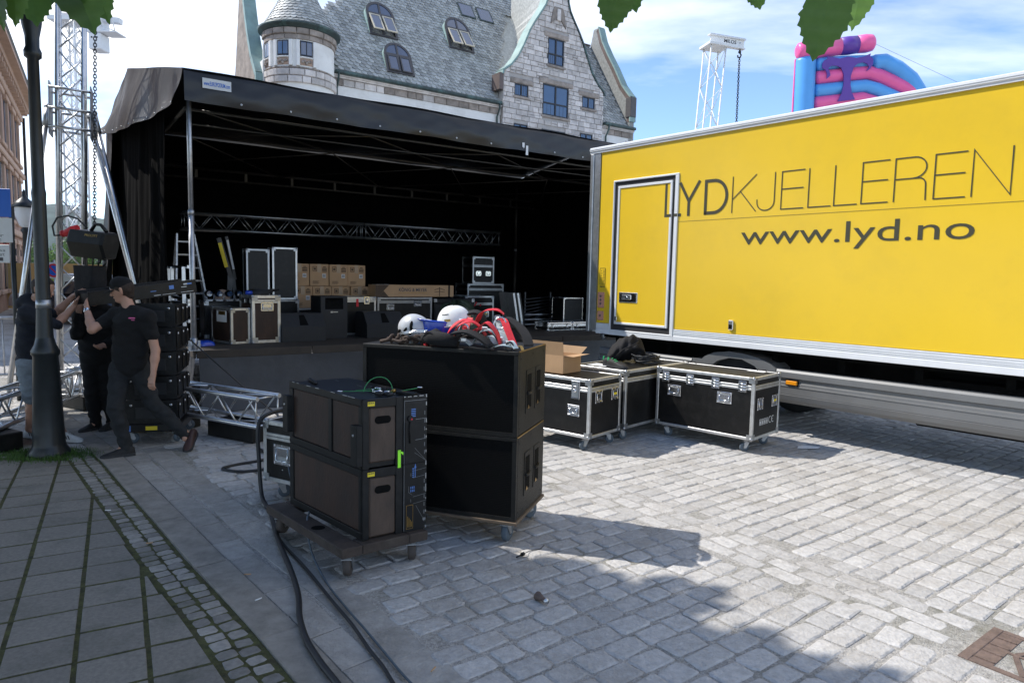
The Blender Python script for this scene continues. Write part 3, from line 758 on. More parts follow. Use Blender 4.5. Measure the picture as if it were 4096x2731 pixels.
# ------------------------------------------------------------------ flight cases
def caster(par, x, y, ztop, r=.05, w=.03, yaw=0., m='rubber_grey', plate=True):
    M = Matrix.Translation((x, y, 0)) @ Matrix.Rotation(yaw, 4, 'Z')
    q = MB(); off = r * .45
    if plate: q.box(-.045, .045, -.035, .035, ztop - .006, ztop)
    q.lathe([(.024, ztop - .03), (.03, ztop - .006)], 12)
    for s_ in (-1, 1):
        yy = s_ * (w / 2 + .006)
        q.add([(-.03, yy - .002, ztop - .025), (.03, yy - .002, ztop - .025), (off + .012, yy - .002, r - .012), (off - .014, yy - .002, r - .012), (-.03, yy + .002, ztop - .025), (.03, yy + .002, ztop - .025), (off + .012, yy + .002, r - .012), (off - .014, yy + .002, r - .012)],
              [(0, 1, 2, 3), (7, 6, 5, 4), (0, 4, 5, 1), (1, 5, 6, 2), (2, 6, 7, 3), (3, 7, 4, 0)])
    q.box(-.03, .03, -w / 2 - .008, w / 2 + .008, ztop - .03, ztop - .024)
    f = q.build('caster', M_['galv'], par, M)
    q = MB(); q.lathe([(r * .35, -w / 2), (r * .86, -w / 2), (r, -w * .32), (r, w * .32), (r * .86, w / 2), (r * .35, w / 2)], 20, (off, 0, r), ax='y')
    q.lathe([(0, -w * .4), (r * .36, -w * .4)], 12, (off, 0, r), ax='y', m=1); q.lathe([(0, w * .4), (r * .36, w * .4)], 12, (off, 0, r), ax='y', m=1)
    q.build('wheel', [M_[m], M_['alu_dull']], f)
def dish_handle(par, face, a, z, w=.155, h=.11, wd=0, dp=0, ye=False, gold=False):
    """recessed spring handle on a face: 'f' front (y=0), 'r' right (x=wd), 'l' left (x=0)"""
    q = MB(); o = .006
    q.box(-w / 2, w / 2, -o, 0, -h / 2, -h / 2 + .018, bev=.002); q.box(-w / 2, w / 2, -o, 0, h / 2 - .018, h / 2, bev=.002)
    q.box(-w / 2, -w / 2 + .018, -o, 0, -h / 2 + .018, h / 2 - .018, bev=.002); q.box(w / 2 - .018, w / 2, -o, 0, -h / 2 + .018, h / 2 - .018, bev=.002)
    q.box(-w / 2 + .018, w / 2 - .018, -.002, 0, -h / 2 + .018, h / 2 - .018, m=1)
    q.tube([(-w / 2 + .03, -.005, h / 2 - .035), (-w / 2 + .03, -.011, -h / 2 + .032), (w / 2 - .03, -.011, -h / 2 + .032), (w / 2 - .03, -.005, h / 2 - .035)], .006, 6)
    q.box(-w / 2 + .035, w / 2 - .035, -.009, -.002, -.012, h / 2 - .03)
    if ye: q.box(-.03, .03, -.0105, -.0095, -.01, .015, m=2)
    for sx in (-1, 0, 1):
        for sz in (-1, 1): q.lathe([(0, -.009), (.005, -.008), (.005, -.005)], 6, (sx * (w / 2 - .009), 0, sz * (h / 2 - .009)), ax='y')
    Mf = {'f': Matrix.Translation((a, 0, z)), 'r': Matrix.Translation((wd, a, z)) @ Matrix.Rotation(R(90), 4, 'Z'), 'l': Matrix.Translation((0, a, z)) @ Matrix.Rotation(R(-90), 4, 'Z')}[face]
    return q.build('handle', [M_['chrome'], M_['alu_dull'], M_['yellow_tape']], par, Mf)
def butterfly(par, a, zs, face='f', wd=0, w=.10, h=.15):
    q = MB(); q.box(-w / 2, w / 2, -.007, 0, -h * .62, h * .38, bev=.003); q.box(-w / 2 + .016, w / 2 - .016, -.0085, -.007, -h * .52, h * .28, m=1)
    q.box(-.018, .018, -.02, -.008, -.04, .02, bev=.004); q.lathe([(0, -.026), (.016, -.026), (.02, -.010)], 10, (0, 0, -.03), ax='y')
    Mf = {'f': Matrix.Translation((a, 0, zs)), 'r': Matrix.Translation((wd, a, zs)) @ Matrix.Rotation(R(90), 4, 'Z')}[face]
    return q.build('latch', [M_['chrome'], M_['alu_dull']], par, Mf)
def hinge(par, a, zs):
    q = MB(); q.box(-.045, .045, -.007, 0, -.062, .055, bev=.002)
    for z in (-.035, -.005, .025): q.tube([(-.044, -.011, z), (.044, -.011, z)], .008, 6)
    return q.build('hinge', M_['chrome'], par, Matrix.Translation((a, 0, zs)))
def flight_case(name, label, M, w, d, h, z0=.14, lid=.11, group=None, wheel=True, prof=.032, pm='alu_profile', body='black_ply', seam=True, corners=True, wr=.05, wm='rubber_grey', yaws=(.6, 2.2, -.4, 1.2), cat='flight case'):
    t = thing(name, label, cat, M, group); z1 = h; e = .004
    MB().box(e, w - e, e, d - e, z0 + e, z1 - e).build('body', M_[body], t)
    p = prof
    def edge(pts):
        q = MB(); (x0, x1), (y0, y1), (za, zb) = pts; q.box(x0, x1, y0, y1, za, zb, bev=.003); q.build('edge_profile', M_[pm], t)
    for y0, y1 in ((-.001, .001 + p * .3), (d - p * .3, d)):
        for za, zb in ((z0, z0 + p), (z1 - p, z1)): edge(((p, w - p), (y0, y1), (za, zb)))
    for x0, x1 in ((-.001, p * .3), (w - p * .3, w + .001)):
        for za, zb in ((z0, z0 + p), (z1 - p, z1)): edge(((x0, x1), (p, d - p), (za, zb)))
    # top faces of the profile
    for a_, b_ in (((p, w - p), (0, p)), ((p, w - p), (d - p, d)), ((0, p), (p, d - p)), ((w - p, w), (p, d - p))): edge((a_, b_, (z1 - .006, z1 + .002)))
    for x in (0, 1):
        for y in (0, 1): edge((((-.002, p) if x == 0 else (w - p, w + .002)), ((-.002, p) if y == 0 else (d - p, d + .002)), (z0 + p, z1 - p)))
    if seam:
        zs = z1 - lid
        for za, zb in ((zs + .002, zs + .026), (zs - .026, zs - .002)):
            edge(((p, w - p), (-.002, .006), (za, zb))); edge(((w - .006, w + .002), (p, d - p), (za, zb))); edge(((-.002, .006), (p, d - p), (za, zb)))
    if corners:
        for x in (0, w):
            for y in (0, d):
                for z in (z0, z1):
                    q = MB(); sx = 1 if x == 0 else -1; sy = 1 if y == 0 else -1; sz = 1 if z == z0 else -1; k = p * 1.9
                    q.ball((x + sx * .012, y + sy * .012, z + sz * .012), .024, 10, 6)
                    q.box(min(x - .003 * sx, x + sx * k), max(x - .003 * sx, x + sx * k), min(y - .004 * sy, y + .002 * sy), max(y - .004 * sy, y + .002 * sy), min(z, z + sz * k), max(z, z + sz * k))
                    q.box(min(x - .004 * sx, x + .002 * sx), max(x - .004 * sx, x + .002 * sx), min(y, y + sy * k), max(y, y + sy * k), min(z, z + sz * k), max(z, z + sz * k))
                    q.build('ball_corner', M_['alu_dull'] if pm != 'chrome' else M_['chrome'], t)
    if wheel:
        MB().box(.03, w - .03, .03, d - .03, z0 - .012, z0 + .001).build('base_board', M_['black_ply'], t)
        for k, (x, y) in enumerate(((.10, .09), (w - .10, .09), (w - .10, d - .09), (.10, d - .09))): caster(t, x, y, z0 - .012, wr, .032, yaws[k], wm)
    return t
GC = 'flight cases beside the truck'
t = flight_case('flight_case', 'black hinged trunk nearest the truck, printed with small white shipping symbols', fr(1.70, 7.90, 134), 1.18, .66, .81, group=GC, yaws=(.5, -2.2, -2.6, .3))
for k in range(4): hinge(t, .12 + k * .31, .81 - .10)
dish_handle(t, 'f', .235, .56, .17, .125); dish_handle(t, 'f', .85, .56, .17, .125)
dish_handle(t, 'r', .16, .52, .14, .13, wd=1.18); dish_handle(t, 'r', .52, .52, .14, .13, wd=1.18, ye=True)
q = MB()
for k in range(4):
    y = .16 + k * .055
    for a0, b0, c0, d0 in ((y, y + .042, .285, .289), (y, y + .042, .346, .350), (y, y + .004, .285, .35), (y + .038, y + .042, .285, .35), (y + .012, y + .03, .30, .325), (y + .018, y + .024, .29, .34)): q.box(1.1835, 1.1845, a0, b0, c0, d0)
def arcbar(q, cy, cz, r, a0, a1, th=.007):
    P = [(cy + r * math.cos(R(a0 + (a1 - a0) * i / 10)), cz + r * math.sin(R(a0 + (a1 - a0) * i / 10))) for i in range(11)]
    for i in range(10): q.bar((1.184, *P[i]), (1.184, *P[i + 1]), .001, th)
arcbar(q, .425, .32, .034, 60, 300); arcbar(q, .495, .32, .034, 60, 300); q.box(1.1835, 1.1845, .462, .49, .3165, .3235)
q.build('shipping_symbols', M_['paper'], t)
MB().box(.85, 1.05, .50, .60, .8125, .8135).build('label_sheet', M_['paper'], t)
for x in (.12, .99):
    q = MB(); q.tube([(x - .05, .59, .815), (x - .05, .59, .83), (x + .05, .59, .83), (x + .05, .59, .815)], .006, 6); q.build('lid_stop', M_['black_metal'], t)
t = flight_case('flight_case', 'black caster trunk under the open cardboard box, half hidden by the big subwoofers', fr(.13, 7.58, 130), .90, .62, .765, group=GC, yaws=(.4, -1.9, 1.0, .2), wm='rubber_grey')
butterfly(t, .72, .765 - .10, h=.19, w=.11); dish_handle(t, 'f', .70, .42, .15, .12); dish_handle(t, 'r', .17, .57, .14, .13, wd=.90); dish_handle(t, 'r', .49, .57, .14, .13, wd=.90, ye=True)
t = flight_case('flight_case', 'black trunk carrying the bag, shoes and coiled cable behind the others', fr(.735, 8.03, 133), .74, 1.36, .80, group=GC, yaws=(.4, 1.2, 2, 1.2))
MB().box(.12, .38, .10, .30, .8025, .8035).build('label_sheet', M_['paper'], t)

# open cardboard box
t = thing('cardboard_box', 'open brown cardboard box standing on the half hidden trunk', 'cardboard box', fr(.145, 7.70, 130) @ Matrix.Translation((0, .03, .7675)))
q = MB(); w, d, h_ = .52, .34, .20; th = .006
for a0 in ((0, w, 0, th), (0, w, d - th, d)): q.box(a0[0], a0[1], a0[2], a0[3], 0, h_)
q.box(0, th, th, d - th, 0, h_); q.box(w - th, w, th, d - th, 0, h_); q.box(0, w, 0, d, 0, th); q.build('carton_walls', M_['carton'], t)
q = MB(); q.add([(0, 0, h_), (w, 0, h_), (w + .01, -.03, h_ + .15), (0, -.03, h_ + .15)], [(0, 1, 2, 3)]); q.add([(0, .004, h_), (w, .004, h_), (w + .01, -.026, h_ + .15), (0, -.026, h_ + .15)], [(0, 1, 2, 3)]); q.build('flap', M_['carton'], t)
q = MB(); q.add([(w, .01, h_), (w, d - .01, h_), (w + .13, d - .02, h_ + .012), (w + .13, 0, h_ - .002)], [(0, 1, 2, 3)]); q.build('flap', M_['carton'], t)
q = MB(); q.add([(0, d, h_), (w, d, h_), (w, d + .12, h_ + .07), (0, d + .12, h_ + .07)], [(0, 1, 2, 3)]); q.build('flap', M_['carton_dark'], t)

# on the rear trunk: bag, shoes, coiled cable
KM = fr(.735, 8.03, 133)
random.seed(11)
def bagfn(a, b):
    th = 2 * math.pi * a; ph = b
    L_ = .64; x = -.05 + L_ * ph; prof = math.sin(math.pi * min(1, max(0, ph * .96 + .02))) ** .45
    r_ = .155 * prof * (1 + .10 * math.sin(5 * th + 7 * ph) + .08 * math.sin(11 * ph * 3 + 3 * th))
    z = .13 * prof + .20 * ph * prof + r_ * 1.05 * math.sin(th) * (1.0 - .25 * math.cos(th * 2)); y = r_ * 1.5 * math.cos(th) + .08 * ph
    return (x, y, max(.002, z))
t = thing('bag', 'slouching black cloth bag on the rear trunk by the truck', 'bag', KM @ Matrix.Translation((.10, .60, .8035)) @ Matrix.Rotation(R(38), 4, 'Z') @ Matrix.Diagonal((.74, .74, .74, 1)))
q = MB(); q.grid(28, 22, bagfn); q.build('sack', M_['bag'], t)
q = MB(); q.tube([(.10, -.20, .12), (.2, -.27, .23), (.36, -.24, .30), (.45, -.12, .34)], .012, 6); q.build('strap', M_['black_pad'], t)
def shoe(par_M, label, m, sole, L_=.29, lace=None, name='shoe', group=None, top=True, hi=.095, stripes=False):
    t = thing(name, label, 'shoe', par_M, group)
    sec = [(-.0, .030, .075), (.03, .036, hi), (.08, .036, hi * .98), (.13, .036, hi * .80), (.18, .043, .062), (.23, .044, .048), (.27, .034, .038), (L_, .012, .026)]
    q = MB(); n = 12; rings = []
    vs = []; fs = []
    for x, w_, h2 in sec:
        for i in range(n):
            a = math.pi * i / (n - 1); vs.append((x, w_ * math.cos(a), .02 + (h2 - .02) * max(0, math.sin(a)) ** .7))
    for j in range(len(sec) - 1):
        for i in range(n - 1): fs.append((j * n + i, j * n + i + 1, (j + 1) * n + i + 1, (j + 1) * n + i))
    fs.append(tuple(range(n))); fs.append(tuple((len(sec) - 1) * n + i for i in range(n)))
    q.add(vs, fs, 0, True); q.build('upper', M_[m], t)
    q = MB(); out = [(-.008, 0)] + [(x, w_ + .004) for x, w_, _ in sec] + [(L_ + .006, 0)] + [(x, -w_ - .004) for x, w_, _ in reversed(sec)]
    q.prism(out, 0, .026, 'z'); q.build('sole', M_[sole], t)
    if lace:
        q = MB()
        for k in range(4): q.tube([(.10 + k * .022, -.026, hi * .86 - k * .013), (.115 + k * .022, 0, hi * .98 - k * .014), (.10 + k * .022, .026, hi * .86 - k * .013)], .0035, 5)
        q.box(-.006, .004, -.010, .010, .06, hi + .012); q.build('laces', M_[lace], t)
    if stripes:
        for s_ in (-1, 1):
            for k in range(3):
                x = .105 + k * .032; q = MB(); q.add([(x, s_ * .0425, .028), (x + .014, s_ * .0435, .028), (x - .014, s_ * .034, .068), (x - .028, s_ * .034, .068)], [(0, 1, 2, 3)]); q.build('stripe', M_['shoe_black'], t)
    return t
shoe(KM @ Matrix.Translation((.40, .14, .8035)) @ Matrix.Rotation(R(-8), 4, 'Z'), 'black work shoe with green laces, the nearer of the pair on the trunk', 'shoe_black', 'rubber', lace='green_lace')
shoe(KM @ Matrix.Translation((.29, .20, .8035)) @ Matrix.Rotation(R(14), 4, 'Z'), 'black work shoe with green heel tab, the farther of the pair on the trunk', 'shoe_black', 'rubber', lace='green_lace')
t = thing('cable_coil', 'grey cable coil lying behind the black bag on the rear trunk', 'cable', KM @ Matrix.Translation((.50, .80, .8035)))
random.seed(5)
for k in range(9):
    r_ = .13 + random.uniform(-.03, .03); zz = .012 + .011 * k; cx, cy = random.uniform(-.03, .03), random.uniform(-.03, .03)
    MB().tube([(cx + r_ * math.cos(a * R(15)), cy + 1.3 * r_ * math.sin(a * R(15)), zz + .010 * math.sin(a * .8 + k)) for a in range(24)], .0085, 6, closed=True).build('loop', M_['rubber'] if k % 3 else M_['cable'], t)

# ------------------------------------------------------------------ double subwoofers
SX = Vector((math.sin(R(108.5)), math.cos(R(108.5)))); near = Vector((.045, 4.44)); SW, SD = 1.16, .66
o0 = near - SX * SW
SM = fr(o0.x, o0.y, 108.5)
def sub(label, z, hh, worn):
    t = thing('subwoofer', label, 'subwoofer', SM @ Matrix.Translation((0, 0, z)), 'stacked subwoofers')
    q = MB(); q.box(0, SW, .03, SD, 0, hh, bev=.008); q.box(0, SW, 0, .03, 0, .028); q.box(0, SW, 0, .03, hh - .028, hh, bev=.004); q.box(0, .028, 0, .03, .028, hh - .028); q.box(SW - .03, SW, 0, .03, .028, hh - .028); q.build('cabinet', M_['cab_paint'], t)
    MB().box(.028, SW - .03, .006, .02, .028, hh - .028).build('grille', M_['grille'], t)
    for y in (.245, .465):
        zc = hh * .49; q = MB(); X = SW
        pl = [(y - .072, zc - .150), (y + .072, zc - .150), (y + .064, zc + .150), (y - .064, zc + .150)]
        q.prism(pl, X - .001, X + .004, 'x'); hd = q.build('handle_plate', M_['cab_paint'], t)
        q = MB(); q.prism([(y - .052, zc - .118), (y + .052, zc - .118), (y + .046, zc + .118), (y - .046, zc + .118)], X + .0035, X + .0052, 'x'); q.build('recess', M_['chassis'], hd)
        q = MB(); q.tube([(X + .004, y - .050, zc - .005), (X + .010, y - .02, zc - .014), (X + .010, y + .02, zc - .014), (X + .004, y + .050, zc - .005)], .010, 8); q.build('grip', M_['cab_paint'], hd)
        q = MB(); q.prism([(y - .03, zc - .122), (y + .012, zc - .122), (y - .012, zc - .095)], X + .0052, X + .006, 'x'); q.build('wear_mark', M_['brass'], hd)
    for y, zz in ((.06, hh - .05), (SD - .06, hh - .05), (.06, .05), (SD - .06, .05), (SD * .5, hh - .04)):
        MB().lathe([(0, SW + .003), (.006, SW + .003), (.006, SW)], 8, (0, y, zz), ax='x').build('screw', M_['black_metal'], t)
    if worn:
        q = MB(); q.box(SW - .004, SW + .0015, .02, SD - .02, hh - .007, hh + .0015); q.build('worn_edge', M_['brass'], t)
    return t
sub('large black subwoofer with perforated grille, carrying the helmets and harness', .748, .572, True)
sub('large black subwoofer standing directly on the wheeled plywood board', .172, .573, True)
t = thing('dolly_board', 'plywood wheel board under the stacked subwoofers', 'dolly', SM)
MB().box(-.01, SW + .012, -.012, SD + .01, .150, .171, bev=.003).build('board', M_['plywood'], t)
for x, y, a in ((.12, .09, .4), (SW - .09, .07, 1.5), (SW - .09, SD - .09, 1.2), (.12, SD - .09, .2)): caster(t, x, y, .150, .068, .044, a, 'rubber_grey')

# ------------------------------------------------------------------ line array cabinets on a dolly
MN = Vector((-.875, 3.98)); ML = Vector((math.sin(R(-44.5)), math.cos(R(-44.5)))); MR = Vector((math.sin(R(55)), math.cos(R(55))))
MSH = Matrix(((ML.x, MR.x, 0, MN.x), (ML.y, MR.y, 0, MN.y), (0, 0, 1, 0), (0, 0, 0, 1)))
MA, MBb = .93, .425
def shear(mb, name, m, par): mb.xf(MSH); o = mb.build(name, m, par, par.matrix_world.inverted()); return o
def mica(label, z0, z1, two, upper):
    t = thing('line_array_speaker', label, 'speaker', at(MN.x, MN.y, z0), 'line array cabinets on the dolly')
    sh = lambda q, n, m: shear(q, n, m, t)
    D2 = .285   # brown cabinet depth before the steel end frame
    q = MB(); q.box(.015, MA - .015, .02, MBb, z0 + .006, z1 - .006); c = sh(q, 'cabinet', M_['black_metal'])
    # left face panels
    xs = ((.05, .36), (.40, MA - .05)) if two else ((.05, MA - .05),)
    for a0, a1 in xs: q = MB(); q.box(a0, a1, .008, .03, z0 + .045, z1 - .045, bev=.006); sh(q, 'side_panel', M_['brown_ply'])
    fr_ = MB()
    for a0, a1, c0, c1 in ((0, MA, z0, z0 + .045), (0, MA, z1 - .045, z1), (0, .048, z0 + .045, z1 - .045), (MA - .05, MA, z0 + .045, z1 - .045)): fr_.box(a0, a1, 0, .03, c0, c1, bev=.003)
    if two: fr_.box(.362, .398, 0, .03, z0 + .045, z1 - .045)
    sh(fr_, 'frame', M_['black_metal'])
    # right face: wooden end with hand slot
    q = MB(); zt = z1 - .055; zb = z0 + .01 if not upper else z0 + .035
    q.box(-.004, .02, .040, .215, zb, zt, bev=.012); e_ = sh(q, 'end_panel', M_['ply_worn'])
    q = MB(); zc = zt - .075; P = [(.127 + .052 * math.copysign(1, math.cos(R(a))) * .55 + .024 * math.cos(R(a)), zc + .024 * math.sin(R(a))) for a in range(0, 360, 24)]
    q.prism(P, -.0065, -.0045, 'x'); sh(q, 'hand_slot', M_['chassis'])
    q = MB()
    for b0, b1, c0, c1 in ((0, .04, z0, z1), (.215, .262, z0, z1), (.04, .215, zt, z1)): q.box(-.003, .02, b0, b1, c0, c1, bev=.003)
    sh(q, 'end_frame', M_['black_metal'])
    q = MB(); q.box(-.006, .02, .263, MBb, z0, z1, bev=.002); sh(q, 'steel_end_plate', M_['black_metal'])
    q = MB(); q.box(-.0045, -.003, .03, .075, z1 - .042, z1 - .016); sh(q, 'yellow_label', M_['yellow_tape'])
    q = MB()
    for k in range(7): q.box(-.0049, -.0044, .034 + k * .0055, .036 + k * .0055 + (k % 2) * .0015, z1 - .028, z1 - .019)
    sh(q, 'label_print', M_['sign_text'])
    return t
up = mica('upper wooden line array cabinet on the brown dolly, pins scattered on top', .640, 1.066, True, True)
lo = mica('lower wooden line array cabinet resting on the brown dolly', .205, .638, False, False)
# print on the steel plates
def plate_print(t, z0, z1, upper):
    q = MB(); X0, X1 = -.0072, -.0062
    def ln(b0, c0, b1, c1, w=.003):
        q.bar((X0, b0, c0), (X0, b1, c1), .0009, w)
    if upper:
        ln(.268, z1 - .03, .268, z0, .002); ln(.268, z1 - .03, .42, z1 - .03); ln(.345, z1 - .15, .42, z1 - .148); ln(.345, z1 - .28, .42, z1 - .276); ln(.34, z1 - .33, .42, z1 - .42, .0015); ln(.34, z1 - .36, .42, z1 - .42, .0015)
    else:
        ln(.268, z1, .268, z0 + .01, .002)
        for zc in (z1 - .07, z1 - .235):
            ln(.33, zc - .022, .42, zc - .012, .0015); ln(.33, zc + .022, .42, zc + .032, .0015); ln(.315, zc - .01, .315, zc + .01, .002)
        ln(.30, z1 - .14, .30, z1 - .18, .0015); ln(.30, z1 - .18, .325, z1 - .20, .0015); ln(.35, z1 - .27, .40, z1 - .36, .0015)
        ln(.415, z1 - .36, .415, z1 - .375, .008); ln(.403, z1 - .36, .403, z1 - .375, .008)
    for k in range(6): ln(.408, z0 + .05 + k * .05, .408, z0 + .075 + k * .05, .004)
    o = shear(q, 'line_print', M_['faint_print'], t)
    q = MB()
    if upper:
        for k in range(5): q.bar((X0, .315, z1 - .085 - k * .011), (X0, .345, z1 - .085 - k * .011), .0009, .005)
    else:
        q.bar((X0, .345, z1 - .01), (X0, .345, z1 + .085), .0009, .004) if False else q.bar((X0, .345, z1 - .09), (X0, .345, z1 - .012), .0009, .004)
        q.prism([(.338, z1 - .03), (.352, z1 - .03), (.345, z1 - .002)], X0 - .0005, X0 + .0005, 'x')
        for k in range(5): q.bar((X0, .325, z1 - .085 + k * .013), (X0, .338, z1 - .085 + k * .013), .0009, .006)
        for k in range(6): q.bar((X0, .315 + .011 * (k % 3), z1 - .18 + .02 * (k // 3)), (X0, .315 + .011 * (k % 3), z1 - .165 + .02 * (k // 3)), .0009, .005)
    shear(q, 'blue_print', M_['blue_print'], t)
    if not upper:
        q = MB()
        for b0, c0, b1, c1 in ((.285, z0 + .02, .33, z0 + .02), (.285, z0 + .17, .33, z0 + .17), (.285, z0 + .02, .285, z0 + .17), (.33, z0 + .02, .33, z0 + .17)): q.bar((X0, b0, c0), (X0, b1, c1), .0009, .002)
        for k in range(4): q.bar((X0, .295 + k * .009, z0 + .03), (X0, .295 + k * .009, z0 + .10 - .012 * k), .0009, .004)
        shear(q, 'yellow_print', M_['brass'], t)
random.seed(8)
we = MB(); z_ = .21
while z_ < 1.06:
    l_ = random.uniform(.008, .05); we.box(-.0064, -.0055, .4165, .4222, z_, z_ + l_); z_ += l_ + random.uniform(.02, .09)
b_ = .265
while b_ < .42:
    l_ = random.uniform(.01, .05); we.box(-.0064, -.0055, b_, min(.421, b_ + l_), 1.0590, 1.0635); b_ += l_ + random.uniform(.004, .02)
for k in range(9): a_ = random.uniform(0, .9); we.box(a_, a_ + random.uniform(.01, .05), -.002, .002, 1.0635, 1.0672)
for k in range(6): a_ = random.uniform(.02, .9); we.box(a_, a_ + random.uniform(.02, .06), .262, .265, 1.0665, 1.0675)
wo_ = shear(we, 'worn_edge', M_['alu_dull'], up); wo_['kind'] = 'stuff'
plate_print(up, .64, 1.066, True); plate_print(lo, .205, .638, False)
q = MB(); q.xf(Matrix()); q.box(-.012, -.004, .272, .282, .64, .905); q.tube([(-.02, .305, .925), (-.004, .305, .925)], .018, 12); q.tube([(-.012, .305, .91), (-.016, .300, .85), (-.012, .305, .77)], .004, 6); shear(q, 'locking_rod', M_['black_metal'], up)
q = MB(); q.tube([(-.022, .309, .922), (-.020, .309, .922)], .006, 8); shear(q, 'red_button', M_['red_web'], up)
q = MB(); q.box(-.0075, -.0065, .225, .245, .625, .735); q.prism([(.225, .735), (.262, .72), (.262, .70)], -.0075, -.0065, 'x'); shear(q, 'green_tape', M_['green_tape'], up)
for x0, y0, x1, z in ((.0, -.05, .05, .66), (MA - .05, -.05, MA + .0, .72)):
    q = MB(); q.box(x0, x1 + .02, y0 + .012, y0 + .052, z, z + .25, bev=.004); br = shear(q, 'bracket', M_['black_metal'], up)
    q = MB(); q.tube([(x0 + .035, y0 + .006, z + .19), (x0 + .035, y0 + .014, z + .19)], .007, 8); shear(q, 'bolt', M_['alu'], up)
t = thing('speaker_dolly', 'brown wooden wheeled dolly frame under the line array cabinets', 'dolly', at(-.9, 4.3))
DN = Vector((-.965, 3.845)); DL = Vector((math.sin(R(-43.4)), math.cos(R(-43.4)))); DR = Vector((math.sin(R(54)), math.cos(R(54))))
DSH = Matrix(((DL.x, DR.x, 0, DN.x), (DL.y, DR.y, 0, DN.y), (0, 0, 1, 0), (0, 0, 0, 1)))
def dsh(q, n, m): q.xf(DSH); return q.build(n, m, t, t.matrix_world.inverted())
for a0, a1, b0, b1 in ((0, 1.04, 0, .13), (0, 1.04, .44, .57), (0, .13, .131, .439), (.91, 1.04, .131, .439)):
    q = MB(); q.box(a0, a1, b0, b1, .143, .204, bev=.006); dsh(q, 'beam', M_['brown_dolly'])
q = MB(); q.lathe([(0, .2046), (.042, .2046)], 16, (.42, .065, 0)); dsh(q, 'finger_hole', M_['chassis'])
for a0, b0, yw in ((.07, .07, R(95)), (.07, .50, R(100)), (.97, .07, R(80)), (.97, .50, R(60))):
    p = DSH @ Vector((a0, b0, 0)) - t.matrix_world.translation; caster(t, p.x, p.y, .143, .064, .048, yw, 'rubber_brown')

# pins and wires lying on top of the upper cabinet
def on_mica(a, b, z=1.0665): p = MSH @ Vector((a, b, 0)); return p.x, p.y, z
random.seed(21)
pins = [(.16, .20, .3), (.20, .24, 1.2), (.25, .21, 2.0), (.13, .25, .9), (.29, .26, 2.6)]
labs = ['steel quick pin nearest the corner on the wooden cabinet', 'steel quick pin with black knob in the middle of the pin heap', 'steel quick pin lying under the green wire loop', 'brass headed pin at the front of the pin heap', 'steel pin at the back of the pin heap']
for (a, b, an), lb in zip(pins, labs):
    x, y, z = on_mica(a, b); t = thing('quick_pin', lb, 'pin', at(x, y, z + .012, an), 'pins on the wooden cabinet')
    MB().tube([(-.04, 0, 0), (.03, 0, 0)], .006, 8).build('shaft', M_['chrome'], t); MB().tube([(.03, 0, 0), (.05, 0, 0)], .012, 10).build('knob', M_['brass' if an > .8 and an < 1.1 else 'black_metal'], t)
x, y, z = on_mica(.2, .22); t = thing('green_wire', 'thin green wire loop with eyelets on top of the wooden cabinet', 'wire', at(x, y, z))
q = MB(); q.tube([(.20 * math.cos(R(a)) * .45, .06 * math.sin(R(a)) - .01, .006 + .085 * max(0, math.sin(R(a)))) for a in range(-20, 205, 15)], .0028, 6); q.build('loop', M_['wire_green'], t)
q = MB(); q.tube([(-.22, -.02, .005), (-.1, .0, .006), (0, -.015, .012), (.12, .0, .008), (.24, .045, .025)], .0026, 6); q.tube([(-.15, .03, .004), (-.02, .05, .015), (.08, .03, .004)], .0026, 6); q.build('strand', M_['wire_green'], t)
for px, py, pz in ((-.235, -.02, .006), (.255, .05, .03)):
    q = MB(); q.tube([(px + .016 * math.cos(R(a)), py + .010 * math.sin(R(a)), pz) for a in range(0, 360, 40)], .003, 5, closed=True); q.build('eyelet', M_['chrome'], t)
for a, b, lb in ((.10, .17, 'small black plastic wedge at the cabinet edge, left one'), (.06, .20, 'small black plastic wedge at the cabinet edge, right one')):
    x, y, z = on_mica(a, b); q = MB(); q.box(-.022, .022, -.032, .032, 0, .022, bev=.008); tag(q.build('wedge', M_['black_metal'], None, at(x, y, z, .9)), lb, 'wedge')
x, y, z = on_mica(.045, .315); q = MB(); q.box(-.07, .07, -.02, .02, 0, .018, bev=.004); q.box(-.03, .0, -.012, .01, .0181, .0186, m=1); tag(q.build('link_bar', [M_['black_metal'], M_['brass']], None, at(x, y, z, R(-25))), 'flat black rigging link bar on the cabinet top near the steel end', 'link bar')
x, y, z = on_mica(.80, .10); q = MB(); q.box(-.10, .10, -.012, .012, 0, .014, bev=.003); tag(q.build('link_bar', M_['black_metal'], None, at(x, y, z, R(120))), 'thin black rigging bar at the far end of the cabinet top', 'link bar')

# small flight case behind the line array cabinets
lc = fr(-1.97, 5.36, 120)
t = flight_case('flight_case', 'black flight case with large spring handle behind the wooden cabinets', lc, .46, .50, .635, z0=.15, lid=.12, group='street flight cases', yaws=(.9, 1.4, .5, .2), pm='alu_profile')
dish_handle(t, 'f', .215, .38, .19, .165)
for z in (.495, .26): MB().lathe([(0, -.003), (.005, -.003), (.005, 0)], 8, (.215, 0, z), ax='y').build('screw', M_['alu'], t)

# cables on the ground
def ground_cable(label, pts, r, m='cable', n=10):
    P = [Vector((x, y, z)) for x, y, z in pts]; out = []
    for i in range(len(P) - 1):
        p0, p1, p2, p3 = P[max(0, i - 1)], P[i], P[i + 1], P[min(len(P) - 1, i + 2)]
        for k in range(6):
            s_ = k / 6; out.append(.5 * ((2 * p1) + (p2 - p0) * s_ + (2 * p0 - 5 * p1 + 4 * p2 - p3) * s_ ** 2 + (3 * p1 - p0 - 3 * p2 + p3) * s_ ** 3))
    out.append(P[-1])
    tag(MB().tube(out, r, n).build('ground_cable', M_[m], None), label, 'cable', 'cables on the setts')

